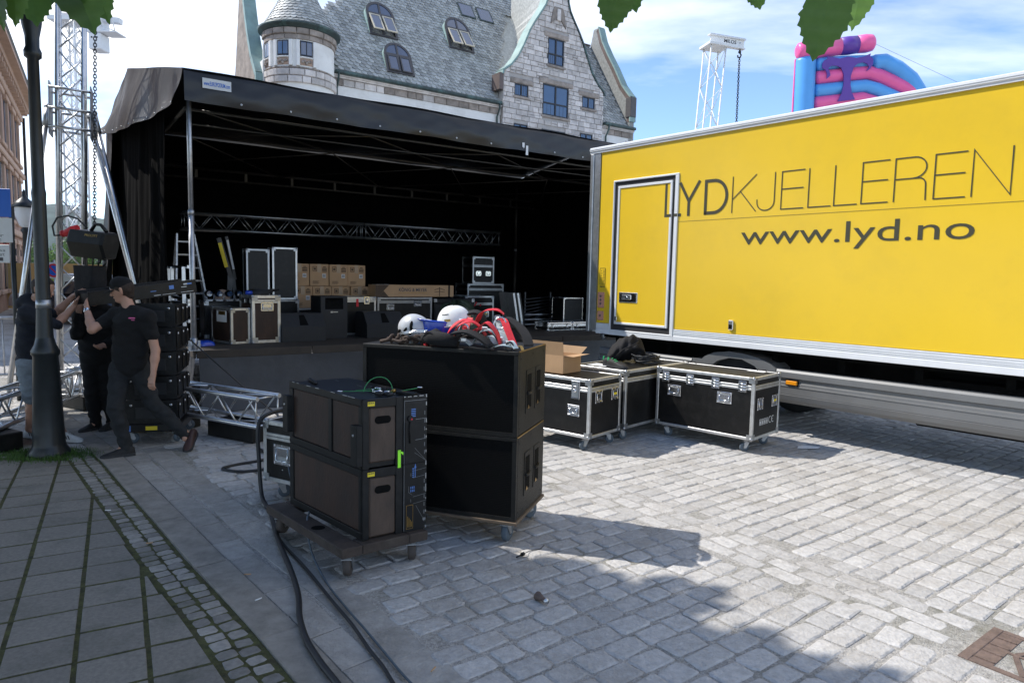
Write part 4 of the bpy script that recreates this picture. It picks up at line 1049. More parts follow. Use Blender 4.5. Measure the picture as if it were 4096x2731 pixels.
ground_cable('thick black cable hanging off the case and snaking to the lower edge', [(-1.80, 5.72, .66), (-1.93, 5.46, .675), (-2.0, 5.34, .60), (-1.985, 5.30, .30), (-1.95, 5.25, .06), (-1.86, 5.10, .024), (-1.78, 4.96, .024), (-1.544, 4.441, .024), (-1.282, 3.922, .024), (-1.154, 3.636, .024), (-1.073, 3.399, .024), (-.977, 3.191, .024), (-.883, 3.038, .024), (-.77, 2.88, .024), (-.55, 2.6, .024), (-.2, 2.3, .024)], .0160, n=12)
ground_cable('medium black cable between the thick one and the thin grey one', [(-1.66, 4.74, .014), (-1.527, 4.442, .014), (-1.239, 4.032, .013), (-.964, 3.614, .013), (-.792, 3.358, .013), (-.659, 3.134, .013), (-.563, 2.987, .013), (-.503, 2.877, .013), (-.35, 2.6, .013)], .009)
ground_cable('thin grey cable draped over the dolly beam', [(-1.72, 5.2, .30), (-1.60, 4.98, .16), (-1.45, 4.72, .215), (-1.34, 4.46, .212), (-1.31, 4.32, .20), (-1.25, 4.20, .05), (-1.06, 3.85, .010), (-.86, 3.532, .009), (-.718, 3.323, .009), (-.574, 3.104, .009), (-.424, 2.879, .009), (-.2, 2.6, .009)], .006, m='rubber_grey')
# ------------------------------------------------------------------ stage
FS = fr(-4.0, 8.6, 55.4)
DZ = .80; SWD, SDP = 8.9, 5.8
def S(x, y, z=DZ, a=0): return FS @ Matrix.Translation((x, y, z)) @ Matrix.Rotation(R(a), 4, 'Z')
stage = thing('mobile_stage', 'black covered mobile stage with open front, dark curtains and grey skirt', 'stage', FS)
random.seed(17)
q = MB()
for k in range(6): q.box(k * SWD / 6 + .003, (k + 1) * SWD / 6 - .003, 0, SDP, DZ - .04, DZ - .001)
MB().box(0, SWD, .02, SDP, DZ - .05, DZ - .003).build('deck', M_['deck'], stage)
for k in range(6):
    MB().box(k * SWD / 6 + .004, (k + 1) * SWD / 6 - .004, -.012, .02, DZ - .10, DZ + .004, bev=.006).build('edge_board', M_['deck'], stage)
MB().box(-.03, -.002, 0, SDP, DZ - .10, DZ + .004, bev=.006).build('edge_board', M_['deck'], stage)
def drape(a, b, n, amp, freq, z0, z1, nrm, seed, lean=.06, nz=10, ztop=None):
    rg = random.Random(seed); ph = [rg.uniform(0, 6.28) for _ in range(5)]; a = Vector(a); b = Vector(b); nn = Vector(nrm)
    def fn(u_, w_):
        p = a.lerp(b, u_); s_ = (b - a).length * u_; g = 1 - w_
        o = amp * g ** .5 * (math.sin(freq * s_ + ph[0]) + .5 * math.sin(freq * 2.3 * s_ + ph[1] + w_ * 2) + .3 * math.sin(freq * 5.1 * s_ + ph[2] - w_ * 3)) + lean * g * g + .25 * amp * math.sin(9 * w_ + freq * .7 * s_ + ph[3])
        zt = ztop(p) if ztop else z1; return (p.x + nn.x * o, p.y + nn.y * o, z0 + (zt - z0) * w_)
    q = MB(); q.grid(n, nz, fn); return q
drape((.03, -.005, 0), (SWD, -.005, 0), 150, .014, 2.4, .01, DZ - .10, (0, -1, 0), 4, lean=.10).build('skirt', M_['skirt'], stage)
drape((-.02, SDP, 0), (-.02, .0, 0), 70, .018, 4.2, .01, DZ - .10, (-1, 0, 0), 8, lean=.10).build('skirt', M_['skirt'], stage)
# posts
for x, y in ((-.02, .03), (-.02, 5.5), (SWD - .2, .03), (SWD - .2, 5.5)):
    p = MB().tube([(x, y, DZ), (x, y, DZ + 1.75)], .034, 14).build('post', M_['galv' if y < 1 else 'shaded_tube'], stage)  # rear posts use the dim copy, their shade is in the colour
    MB().tube([(x, y, DZ + 1.74), (x, y, 4.15)], .029, 14).build('inner_tube', M_['galv' if y < 1 else 'shaded_tube'], p)
    q = MB(); q.tube([(x, y, DZ + 1.70), (x, y, DZ + 1.76)], .038, 14)
    for s_ in (-1, 1): q.bar((x + s_ * .055, y - .03, DZ), (x + s_ * .055, y - .03, DZ + .13), .03, .012); q.tube([(x + s_ * .08, y - .03, DZ + .07), (x - s_ * .02, y - .03, DZ + .07)], .008, 6)
    q.box(x - .10, x + .10, y - .06, y + .06, DZ, DZ + .012); q.tube([(x, y, DZ), (x, y, DZ + .16)], .042, 12); q.build('foot_bracket', M_['galv'], p)
# roof
RL = lambda y: -.10 - .30 * max(0, min(1, y / 2.8)) - .08 * max(0, (y - 2.8) / 3)
def rz(y): return 4.22 + .62 * min(1, max(0, (y + .15) / 2.95)) - (.42 * max(0, (y - 2.8) / 3.0) if y > 2.8 else 0)
q = MB(); q.grid(40, 20, lambda a, b: ((RL(-.15 + 5.95 * b) * (1 - a) + (SWD + .1) * a), -.15 + 5.95 * b, rz(-.15 + 5.95 * b) - .035 * abs(math.sin(a * math.pi * 5)) ** .7 * math.sin(math.pi * b) + .012 * math.sin(23 * a + 9 * b)))
q.build('roof_tarp', M_['tarp'], stage)
def valfn(a, b):
    x = -.10 + (SWD + .2) * a; z = 4.225 - .385 * b - .006 * math.sin(a * 31) * b - .003 * math.sin(a * 77 + 1) * b
    y = -.15 - .030 * math.sin(b * 2.6) + .012 * math.sin(x * 2.2 + 5 * b) * b + .005 * math.sin(x * 5.3 - 8 * b + 1) + .002 * math.sin(x * 13 + 12 * b)
    if b < .08: y += (.08 - b) * .5
    return (x, y, z)
val = MB(); val.grid(170, 16, valfn); val = val.build('valance', M_['tarp'], stage)
for k in range(13):
    x = .55 + k * .62; a = (x + .10) / (SWD + .2); p = Vector(valfn(a, .88))
    MB().lathe([(.006, -.003), (.011, -.005), (.013, .002)], 12, (p.x, p.y - .004, p.z), ax='y').build('eyelet', M_['alu'], val)
st = MB(); st.add([valfn((x + .10) / (SWD + .2), b) for x, b in ((.10, .55), (.43, .55), (.43, .24), (.10, .24))], [(0, 1, 2, 3)])
st.v = [(x, y - .008, z) for x, y, z in st.v]; ymin = min(p[1] for p in st.v) - .002
st.v = [(x, ymin, z) for x, y, z in st.v]; st.build('sticker', M_['sign_white'], val)
tx = text_mb('www.EUROPODIUM.com', .30, .052, 0, True); tx.xf(Matrix.Translation((.115, ymin - .002, 4.225 - .385 * .47))); tx.build('sticker_text', M_['sign_blue'], val, recalc=False)
for x, z0, z1 in ((4.86, 3.90, 3.97), (4.93, 3.78, 3.93)):
    y = valfn((x + .1) / (SWD + .2), .7)[1] - .012; MB().box(x, x + .045, y, y + .006, z0, z1, bev=.002).build('patch', M_['paper'], val)
# side flap on the left, blown outwards
def flapfn(a, b):
    y = -.15 + 5.75 * a; top = rz(y); low = 3.82 + .06 * a + .12 * math.sin(math.pi * min(1, a * 1.05)) * -1 + .48 * a ** 2.2
    z = top + (low - top) * b; fl = .22 * b ** 1.3 * math.sin(math.pi * min(1, .12 + a * .88)) + .10 * b * a
    w = (.022 * math.sin(a * 19 + 2.2 * b) + .014 * math.sin(a * 43 + 3 * b) + .02 * math.sin(a * 9 - 4 * b)) * (.3 + b)
    return (RL(y) - fl - w - .01, y, z)
fl = MB(); fl.grid(110, 18, flapfn); fl = fl.build('side_flap', M_['tarp_grey'], stage)
for k in range(16):
    p = Vector(flapfn(.03 + k * .058, .95)); MB().ball((p.x - .005, p.y, p.z), .010, 8, 5).build('eyelet', M_['alu'], fl)
# curtains
drape((-.40, SDP - .15, 0), (SWD + .2, SDP - .15, 0), 120, .03, 5, DZ - .05, 4.45, (0, -1, 0), 12, lean=0, ztop=lambda p: rz(5.65) - .02).build('back_curtain', M_['curtain'], stage)
drape((SWD + .05, .05, 0), (SWD + .05, SDP - .1, 0), 60, .03, 5, DZ - .05, 4.35, (-1, 0, 0), 15, lean=0, ztop=lambda p: rz(p.y) - .03).build('side_curtain', M_['curtain'], stage)
drape((-.42, SDP - .12, 0), (-.20, .75, 0), 130, .05, 6.5, .72, 4.30, (-1, 0, 0), 22, lean=.04, nz=16, ztop=lambda p: rz(p.y) - .06).build('side_curtain', M_['curtain'], stage)
drape((-.50, SDP + .0, 0), (-.52, 4.3, 0), 50, .05, 7, 1.5, 4.35, (-1, 0, 0), 33, lean=.10, nz=16).build('side_curtain', M_['tarp_grey'], stage)
# roof frame
for a, b, r_ in (((0, .12, 3.80), (SWD, .12, 3.80), .018), ((0, .30, 3.66), (SWD, .30, 3.68), .010), ((0, 1.7, 3.78), (SWD, 1.7, 3.78), .022), ((.1, 4.9, 3.74), (SWD, 4.9, 3.74), .024), ((.1, 4.9, 3.56), (SWD, 4.9, 3.56), .02), ((-.05, .1, 3.80), (-.05, 5.5, 3.80), .024)):
    MB().tube([a, b], r_, 10).build('roof_tube', M_['shaded_tube'], stage)
for k in range(9): MB().bar((.9 + k * .9, 4.9, 3.56), (.9 + k * .9, 4.9, 3.74), .05, .03).build('tube_spacer', M_['shaded_tube'], stage)
for k in range(4):
    for s_ in (0, 1):
        x0 = .2 + k * 2.2; MB().tube([(x0 + (2.2 if s_ else 0), 1.7, 3.76), (x0 + (0 if s_ else 2.2), 4.85, 3.72)], .010, 6).build('stay', M_['shaded_tube'], stage)
        MB().tube([(x0 + (2.2 if s_ else 0), .15, 3.79), (x0 + (0 if s_ else 2.2), 1.7, 3.77)], .010, 6).build('stay', M_['shaded_tube'], stage)

# ------------------------------------------------------------------ trusses
def truss(name, label, M, L_, w=.29, h=.29, bays=6, r=.024, rb=.009, m='alu', group=None, cat='truss', tri=False, joints=(0,)):
    """box truss along local x, its lower chords at z=0"""
    t = thing(name, label, cat, M, group)
    ys, zs = (-w / 2, w / 2), (0, h)
    for y in ys:
        for z in zs: MB().tube([(0, y, z), (L_, y, z)], r, 12).build('chord', M_[m], t)
    def br(a, b): MB().tube([a, b], rb, 7).build('brace', M_[m], t)
    for k in range(bays):
        x0 = .06 + (L_ - .12) * k / bays; x1 = .06 + (L_ - .12) * (k + 1) / bays; xm = (x0 + x1) / 2
        for y in ys: br((x0, y, h), (xm, y, 0)); br((xm, y, 0), (x1, y, h))
        for z in zs: br((x0, ys[0], z), (x1, ys[1], z)) if k % 2 else br((x0, ys[1], z), (x1, ys[0], z))
    for x in (.03, L_ - .03):
        for y in ys: br((x, y, 0), (x, y, h))
        for z in zs: br((x, ys[0], z), (x, ys[1], z))
    return t
FT2 = S(.55, 4.45, 2.57)
truss('box_truss', 'long dark box truss hung across the back of the stage', FT2, 3.45, bays=7, m='alu_dull', group='trusses')
truss('box_truss', 'second length of box truss fading into the dark right side of stage', S(4.02, 4.45, 2.57), 3.4, bays=7, m='alu_dull', group='trusses')

# ------------------------------------------------------------------ things on the stage
GS = 'flight cases on the stage'
def scase(label, x, y, w, d, h, a=0, z=DZ, **k): return flight_case('flight_case', label, S(x, y, z, a), w, d, h, z0=0, wheel=False, group=GS, **k)
t = scase('small black case with paper label at the left front of the stage', .56, .64, .28, .60, .50, 14, seam=False, pm='alu_profile', body='brown_ply')
MB().box(-.004, -.002, .12, .42, .30, .46).build('label_sheet', M_['paper'], t)
MB().box(-.0055, -.004, .16, .36, .40, .455).build('label_stamp', M_['brass'], t)
t = scase('brown panelled case with big handle and cable coil on its lid', .85, .66, .42, .42, .68, 10, lid=.085, body='brown_ply', prof=.042)
dish_handle(t, 'f', .22, .52, .19, .13)
q = MB(); q.box(-.008, 0, .05, .16, .56, .63, bev=.002); q.build('latch', M_['chrome'], t); q = MB(); q.box(-.008, 0, .24, .35, .56, .63, bev=.002); q.build('latch', M_['chrome'], t)
t = thing('cable_coil', 'shiny black cable coil with blue plug on the brown panelled case', 'cable', S(1.04, .88, DZ + .684))
for k in range(6): MB().tube([(.02 * k - .05 + (.15 + .01 * k) * math.cos(R(a)), (.09) * math.sin(R(a)), .012 + .012 * k + .008 * math.sin(R(a * 2 + k * 40))) for a in range(0, 360, 20)], .008, 6, closed=True).build('loop', M_['cable'], t)
q = MB(); q.tube([(-.24, -.06, .03), (-.15, -.06, .03)], .028, 10); q.build('plug', M_['blue_plastic'], t)
def wedge_monitor(label, x, y, a):
    t = thing('stage_monitor', label, 'monitor speaker', S(x, y, DZ, a), 'wedge monitors')
    prof = [(0, 0), (0, .215), (.15, .41), (.40, .41), (.46, .36), (.46, 0)]
    q = MB(); q.prism(prof, 0, .66, 'x'); q.build('cabinet', M_['mon_grey'], t)
    n = Vector((0, -.195, .15)).normalized(); 
    def sl(x_, s_, o): p = Vector((x_, .15 * s_, .215 + .195 * s_)); return p + Vector((0, -.793, .61)) * o
    q = MB(); q.add([sl(.27, .12, .002), (sl(.40, .12, .002)), sl(.37, .88, .002), sl(.29, .88, .002)], [(0, 1, 2, 3)]); q.build('handle_slot', M_['chassis'], t)
    for k in range(5):
        q = MB(); p = sl(.56, .15 + k * .17, .002); q.lathe([(0, .004), (.007, .004), (.007, 0)], 8, p); q.build('screw', M_['black_metal'], t)
    for k in range(4): MB().box(.05 + k * .17, .08 + k * .17, -.0, .02, -.0, .006).build('foot', M_['rubber'], t)
    return t
wedge_monitor('dark grey wedge monitor beside the brown panelled case', 1.27, .68, 2)
wedge_monitor('dark grey wedge monitor partly hidden behind the blue helmet', 2.66, .88, 2)
t = thing('speaker_cabinet', 'upright black speaker with horn mouth between the two wedge monitors', 'speaker', S(1.96, 1.02, DZ, 4))
q = MB(); q.box(0, .44, .03, .40, 0, .66, bev=.006); q.box(0, .44, 0, .03, 0, .42); q.box(0, .07, 0, .03, .42, .66); q.box(.37, .44, 0, .03, .42, .66); q.box(.07, .37, 0, .03, .42, .455); q.box(.07, .37, 0, .03, .635, .66); q.build('cabinet', M_['mon_grey'], t)
q = MB(); q.add([(.07, .0, .455), (.37, .0, .455), (.37, 0, .635), (.07, 0, .635), (.17, .028, .51), (.27, .028, .51), (.27, .028, .58), (.17, .028, .58)], [(0, 1, 5, 4), (1, 2, 6, 5), (2, 3, 7, 6), (3, 0, 4, 7), (4, 5, 6, 7)]); q.build('horn', M_['chassis'], t)
q = MB(); q.box(.16, .20, -.003, 0, .40, .425); q.box(.205, .28, -.003, 0, .405, .42); q.build('badge', M_['alu_dull'], t)
t = scase('trunk with worn pale edges and a red tag behind the horn speaker', 2.38, 1.52, .72, .55, .63, 3, lid=.06, body='black_ply', pm='alu_profile')
for a in (.13, .55): butterfly(t, a, .59, h=.13, w=.10)
MB().box(.36, .40, -.006, -.003, .47, .60).build('red_tag', M_['red_web'], t)
# cartons
random.seed(9)
scase('low black case carrying the stack of brown cartons', 1.80, 2.55, 1.72, .6, .40, 2, seam=False)
BW, BH, BD = .345, .385, .40
def carton_master():
    t = thing('carton', 'x', 'cardboard box', None, 'stacked brown cartons')
    MB().box(.002, BW - .002, 0, BD, 0, BH - .002, bev=.004).build('body', M_['carton'], t)
    MB().box(.135, .205, -.0012, .02, BH - .15, BH - .001).build('tape', M_['tape_clear'], t)
    q = MB()
    for a, b, c, d in ((.05, .06, .26, .34), (.05, .13, .335, .345), (.12, .13, .26, .34), (.06, .12, .255, .265), (.07, .11, .28, .32), (.22, .31, .25, .262), (.22, .31, .27, .29), (.22, .31, .30, .318), (.24, .29, .328, .343)): q.box(a, b, -.0011, 0, c, d)
    for k in range(4): q.box(.05, .15 + .02 * (k % 2), -.0011, 0, .04 + k * .014, .046 + k * .014)
    o = q.build('print', M_['print'], t); o['kind'] = 'stuff'
    lb = MB().box(.225, .29, -.0022, -.0005, .145, .215).build('label_sheet', M_['paper'], t)
    q = MB()
    for k in range(6): q.box(.232 + k * .009, .236 + k * .009 + .002 * (k % 2), -.0032, -.0022, .155, .205)
    q.build('barcode', M_['sign_text'], lb)
    return t
cm = carton_master()
names = ['leftmost', 'second from left', 'third from left', 'rightmost']
first = True
for r_, zz, rn in ((1, DZ + .402 + BH + .003, 'top'), (0, DZ + .402, 'lower')):
    for k in range(4):
        M = S(1.95 + k * (BW + .004) + (.05 if r_ == 0 else 0), 2.58 + random.uniform(-.02, .02), zz, 2); lb = f'{names[k]} brown carton in the {rn} row of the stack'
        if first: cm.matrix_world = M; cm['label'] = lb; first = False; bpy.context.view_layer.update()
        else: copy_tree(cm, M, lb)
t = thing('long_carton', 'long brown carton printed with a maker name and stand drawing', 'cardboard box', S(3.28, 2.0, DZ + .62, 2))
MB().box(0, 1.62, 0, .30, 0, .215, bev=.004).build('body', M_['carton'], t)
q = MB(); q.add([(0, -.0012, 0), (.05, -.0012, 0), (.27, -.0012, .213), (0, -.0012, .213)], [(0, 1, 2, 3)]); q.add([(.05, -.0014, 0), (.26, -.0014, 0), (.16, -.0014, .105)], [(0, 1, 2)]); q.build('print_corner', M_['print'], t)
tx = text_mb('KÖNIG & MEYER', .58, .078, .0015, True); tx.xf(Matrix.Translation((.46, 0, .095))); tx.build('lettering', M_['sign_text'], t, recalc=False)
q = MB()
for k in range(22): q.box(.46 + k * .0265, .48 + k * .0265 - .004 * (k % 3), -.0015, 0, .068, .078)
q.build('small_print', M_['brass'], t)
q = MB(); q.box(1.30, 1.318, -.0015, 0, .01, .18); q.bar((1.20, -.001, .13), (1.31, -.001, .16), .001, .012); q.bar((1.31, -.001, .16), (1.42, -.001, .13), .001, .012); q.bar((1.20, -.001, .09), (1.31, -.001, .10), .001, .01); q.bar((1.31, -.001, .10), (1.42, -.001, .09), .001, .01); q.build('stand_drawing', M_['print'], t)
MB().box(1.50, 1.535, -.003, .302, -.002, .218).build('strap', M_['black_pad'], t)
MB().box(.02, .30, .05, .20, .2155, .217).build('shipping_note', M_['paper'], t)
t = scase('black case with double handles holding up the long carton', 3.30, 1.95, 1.1, .5, .61, 2, lid=.08, pm='alu_dull')
dish_handle(t, 'f', .25, .44, .16, .12); dish_handle(t, 'f', .80, .50, .16, .12)
t = scase('dark equipment case right of the double handled case', 4.48, 2.05, .9, .5, .58, 2, lid=.08, pm='black_metal', body='mon_grey')
# tall dark cases behind the panelled case
scase('wide dark case under the two tall tilted cases', 1.05, 2.2, .95, .5, .56, 2, pm='alu_dull', seam=False)
t = scase('tall tilted black case with pale edges, right of the pair', 1.56, 2.22, .40, .42, .86, -6, z=DZ + .565, seam=False, prof=.03)
t = scase('tall tilted black case with dark edges, left of the pair', 1.16, 2.27, .36, .42, .82, -6, z=DZ + .565, seam=False, pm='alu_dull', prof=.03)
# folded lifting stand with yellow tape
t = thing('lifting_stand', 'folded lifting stand arm with yellow warning tape, behind the tall cases', 'stand', S(.83, 2.45, DZ, 0))
for a, b, w in (((.10, .2, 0), (.16, .2, .95), .10), ((.30, .22, 0), (.20, .2, .95), .08), ((.18, .2, .90), (-.02, .15, 1.55), .09), ((.24, .2, .88), (.10, .15, 1.58), .06)):
    q = MB(); q.bar(a, b, w * .75, .05); q.build('arm', M_['chain'], t)
q = MB(); q.bar((.10, .165, 1.08), (-.01, .115, 1.47), .055, .012); q.build('yellow_tape', M_['yellow_tape'], t)
q = MB(); q.bar((.21, .165, 1.05), (.11, .115, 1.52), .032, .012); q.build('white_tape', M_['paper'], t)
MB().lathe([(0, 0), (.11, 0), (.12, .02), (.11, .04), (0, .04)], 20, (.02, .08, .60), ax='y').build('winch_wheel', M_['sand_trim'], t)
# row of small stage lights on a bar
for k, w in enumerate(('first', 'second', 'third', 'fourth', 'fifth', 'sixth')):
    t = thing('stage_light', f'{w} small black stage light from the left on the dark case', 'stage light', S(.50 + k * .145, 1.80, DZ + .56, 0), 'small stage lights')
    q = MB(); q.lathe([(.0, -.05), (.045, -.05), (.055, .05), (.05, .06), (0, .05)], 14, (0, 0, .11), ax='y'); q.build('can', M_['black_metal'], t)
    MB().lathe([(.0, -.052), (.040, -.055)], 14, (0, 0, .11), ax='y').build('lens', M_['pane'], t)
    MB().tube([(-.065, 0, .11), (-.065, 0, .02), (.065, 0, .02), (.065, 0, .11)], .006, 6).build('yoke', M_['alu_dull'], t)
    MB().box(-.05, .05, -.03, .03, 0, .014).build('clamp', M_['galv'], t)
scase('long dark case carrying the row of small stage lights', .40, 1.62, .95, .42, .56, 0, pm='black_metal', seam=False, body='black_lam')
# right half of the stage
t = scase('silver edged case with red ribbons on the right half of the stage', 5.42, 2.5, .72, .5, .62, 4, lid=.16, pm='alu_profile')
dish_handle(t, 'f', .23, .25, .15, .13); dish_handle(t, 'f', .52, .25, .15, .13, ye=True)
MB().bar((.22, -.008, .42), (.28, -.008, .50), .004, .03).build('ribbon', M_['red_web'], t); MB().bar((.36, -.008, .42), (.39, -.008, .45), .004, .03).build('ribbon', M_['red_web'], t)
t = scase('silver edged case standing higher behind the ribboned case', 5.95, 3.3, .95, .5, .86, 2, lid=.12, pm='alu_dull')
for a in (.2, .6): butterfly(t, a, .30, h=.14)
t = scase('small glinting rack case on top of the higher silver edged case', 6.1, 3.35, .55, .45, .58, 0, z=DZ + .865, lid=.2, pm='alu_dull'); dish_handle(t, 'f', .15, .22, .13, .1); dish_handle(t, 'f', .40, .22, .13, .1)
for k, lb in enumerate(('left one of two silver lids leaning on stage', 'right one of two silver lids leaning on stage')):
    q = MB(); q.box(0, .05, 0, .5, 0, .72, bev=.005); q.box(.05, .09, .01, .49, .01, .71, m=1); tag(q.build('case_lid', [M_['alu_profile'], M_['black_ply']], None, S(6.13 + k * .10, 1.65, DZ, 0) @ Matrix.Rotation(R(-11), 4, 'Y')), lb, 'case lid')
for k, lb in enumerate(('flat silver case left of the pair at the stage edge', 'flat silver case right of the pair, next to the truck')):
    t = scase(lb, 6.42 + k * .62, 1.06, .60, .42, .16, 0, lid=.06, pm='chrome', prof=.022)
    for a in (.12, .48): butterfly(t, a, .10, h=.07, w=.06)
    MB().tube([(.22, -.01, .05), (.22, -.03, .04), (.38, -.03, .04), (.38, -.01, .05)], .008, 6).build('grip', M_['black_metal'], t)
t = scase('black case with thin bright edges at the far right of the stage', 7.25, 1.62, .52, .4, .62, 0, pm='chrome', prof=.02, seam=False)
t = thing('stacked_tubes', 'dark stack of folded stands at the right of the stage', 'stand stack', S(6.75, 2.0, DZ, 0))
for k in range(7): MB().tube([(-.25, 0, .12 + k * .075), (.55, .05, .30 + k * .055)], .016, 8).build('tube', M_['chain'], t)
for k in range(3): MB().tube([(-.22, -.02, .06 + k * .1), (.5, -.02, .06 + k * .1)], .018, 8).build('rail', M_['alu_dull'], t)
for x in (-.2, .45): MB().bar((x, .02, 0), (x, .02, .72), .03, .03).build('upright', M_['chain'], t)
random.seed(31)
def heap(a, b):
    th = 2 * math.pi * a; r_ = .42 * math.cos(b * math.pi / 2) ** .6 * (1 + .12 * math.sin(4 * th + 3) + .07 * math.sin(9 * th + 5 * b)); return (r_ * math.cos(th), r_ * .7 * math.sin(th), .52 * math.sin(b * math.pi / 2) * (1 + .10 * math.sin(6 * th + 4 * b)))
tag(MB().grid(36, 14, heap).build('tarp_heap', M_['green_tarp'], None, S(4.95, 2.05, DZ, 0)), 'crumpled dark green tarp heap behind the white helmet', 'tarp')
# blue bag on the deck corner
tag(MB().grid(18, 10, lambda a, b: (heap(a, b)[0] * .32, heap(a, b)[1] * .3, heap(a, b)[2] * .13)).build('blue_sling', M_['blue_plastic'], None, S(.20, .62, DZ, 0)), 'crumpled blue sling on the deck beside the left post', 'sling')
# ladder and rail
t = thing('ladder', 'aluminium step ladder standing in the dark at the stage left', 'ladder', S(.20, 3.1, DZ, 0))
for a, b in (((.02, 0, 0), (.09, .12, 1.62)), ((.62, .15, 0), (.36, .18, 1.62)), ((.0, .6, 0), (.10, .24, 1.62)), ((.65, .6, 0), (.36, .24, 1.62))):
    MB().bar(a, b, .028, .06).build('rail', M_['galv'], t)
for k in range(7):
    z = .2 + k * .215; f_ = z / 1.62; MB().bar((.02 + .07 * f_, .12 * f_, z), (.62 - .26 * f_, .15 + .03 * f_, z), .05, .025).build('rung', M_['galv'], t)
t = thing('hand_rail', 'aluminium hand rail frame at the left edge of the stage deck', 'hand rail', S(.02, .95, DZ, 0))
for a, b in (((0, 0, 0), (0, 0, 1.06)), ((-.02, .85, 0), (-.02, .85, 1.06)), ((-.02, 1.15, .55), (-.02, 1.15, 1.06))): MB().bar(a, b, .045, .045).build('upright', M_['alu'], t)
for z0, z1, y in ((1.06, 1.06, 1.2), (.60, .63, .85), (.32, .32, .85), (.55, .55, .85)): MB().bar((.05, -.12, z0), (-.02, y, z1), .04, .04).build('cross_bar', M_['alu'], t)

# ------------------------------------------------------------------ helmets and harness on the upper subwoofer
ZS = .748 + .572 + .001
def HS(x, y, z=0, a=0, pitch=0, roll=0): return SM @ Matrix.Translation((x, y, ZS + z)) @ Matrix.Rotation(R(a), 4, 'Z') @ Matrix.Rotation(R(pitch), 4, 'Y') @ Matrix.Rotation(R(roll), 4, 'X')
def helmet(label, M, m, vents=False, ridge=True, lens=None):
    t = thing('safety_helmet', label, 'helmet', M, 'safety helmets')
    def shell(a, b):
        th = 2 * math.pi * a; ph = b * math.pi / 2; rx, ry, rz_ = .128, .105, .138
        k = 1 + (.05 if ridge and abs(math.sin(th)) < .30 else 0) * math.sin(ph) * (1 if math.cos(th) > -.2 else .6)
        return (rx * math.cos(th) * math.cos(ph) ** .8, ry * math.sin(th) * math.cos(ph) ** .8, rz_ * math.sin(ph) ** .95 * k + .004)
    MB().grid(48, 16, shell).build('shell', M_[m], t)
    q = MB(); n = 40; vs = []
    for i in range(n):
        th = 2 * math.pi * i / n; f_ = max(0, math.cos(th)) ** 2.2; o = .005 + .042 * f_
        vs += [(.126 * math.cos(th), .103 * math.sin(th), .006), ((.128 + o) * math.cos(th), (.105 + o * .6) * math.sin(th), .004 - .016 * f_), ((.128 + o) * math.cos(th), (.105 + o * .6) * math.sin(th), -.002 - .016 * f_), (.123 * math.cos(th), .10 * math.sin(th), -.008)]
    q.add(vs, [(4 * i + j, 4 * ((i + 1) % n) + j, 4 * ((i + 1) % n) + j + 1, 4 * i + j + 1) for i in range(n) for j in range(3)], 0, True); q.build('brim', M_[m], t)
    if vents:
        for k, (a, b) in enumerate(((.60, .35), (.66, .50), (.72, .35), (.78, .5), (.85, .40), (.90, .55))):
            p = Vector(shell(a, b)); q = MB(); q.ball((0, 0, 0), (.034, .008, .012), 10, 6); n_ = p.normalized(); M2 = Matrix.Translation(p * 1.005) @ n_.to_track_quat('Y', 'Z').to_matrix().to_4x4() @ Matrix.Rotation(R(35), 4, 'Y'); q.xf(M2); q.build('vent', M_['chassis'], t)
    return t
h = helmet('white safety helmet with small stickers, resting on the blue helmet', HS(.575, .30, .128, -158, 6, 4), 'white_plastic')
def sticker_on(h_, a0, a1, b0, b1, m, nm):
    q = MB()
    def sh2(a, b):
        th = 2 * math.pi * (a0 + (a1 - a0) * a); ph = (b0 + (b1 - b0) * b) * math.pi / 2
        return (.130 * math.cos(th) * math.cos(ph) ** .8, .107 * math.sin(th) * math.cos(ph) ** .8, .140 * math.sin(ph) ** .95 + .004)
    q.grid(6, 4, sh2); q.build(nm, M_[m], h_)
sticker_on(h, .16, .22, .12, .20, 'brass', 'orange_sticker'); sticker_on(h, .12, .20, .36, .40, 'sign_text', 'handwriting')
helmet('blue safety helmet lying upside down under the white one', HS(.47, .26, .150, 20, 180 + 4, 6), 'blue_plastic', ridge=False)
h = helmet('white climbing helmet with black vents, tipped on its side at the left', HS(.30, .25, .080, -22, -12, 50), 'helmet_grey', vents=True, ridge=False)
q = MB(); q.tube([(.12, -.11, .03), (.16, -.14, .06), (.19, -.16, .02)], .009, 6); q.build('chin_strap', M_['black_pad'], h)
q = MB(); q.tube([(.19, -.16, .02), (.205, -.17, .0)], .010, 6); q.build('red_tip', M_['red_web'], h)
def strapfn(P, w, th=.004, twist=0):
    q = MB(); P = [Vector(p) for p in P]; out = []
    for i in range(len(P) - 1):
        p0, p1, p2, p3 = P[max(0, i - 1)], P[i], P[i + 1], P[min(len(P) - 1, i + 2)]
        for k in range(6):
            s_ = k / 6; out.append(.5 * ((2 * p1) + (p2 - p0) * s_ + (2 * p0 - 5 * p1 + 4 * p2 - p3) * s_ ** 2 + (3 * p1 - p0 - 3 * p2 + p3) * s_ ** 3))
    out.append(P[-1]); n = len(out); vs = []
    for i in range(n):
        d = (out[min(n - 1, i + 1)] - out[max(0, i - 1)]).normalized(); a = twist * i / n
        side = d.cross(Vector((math.sin(a) * .4, -math.cos(a) * .2, 1))).normalized(); nn = side.cross(d).normalized()
        for sx, sn in ((-1, -1), (1, -1), (1, 1), (-1, 1)): vs.append(out[i] + side * (w / 2 * sx) + nn * (th / 2 * sn))
    fs = [(4 * i + j, 4 * i + (j + 1) % 4, 4 * i + 4 + (j + 1) % 4, 4 * i + 4 + j) for i in range(n - 1) for j in range(4)] + [(0, 1, 2, 3), (4 * n - 4, 4 * n - 3, 4 * n - 2, 4 * n - 1)]
    q.add(vs, fs); return q
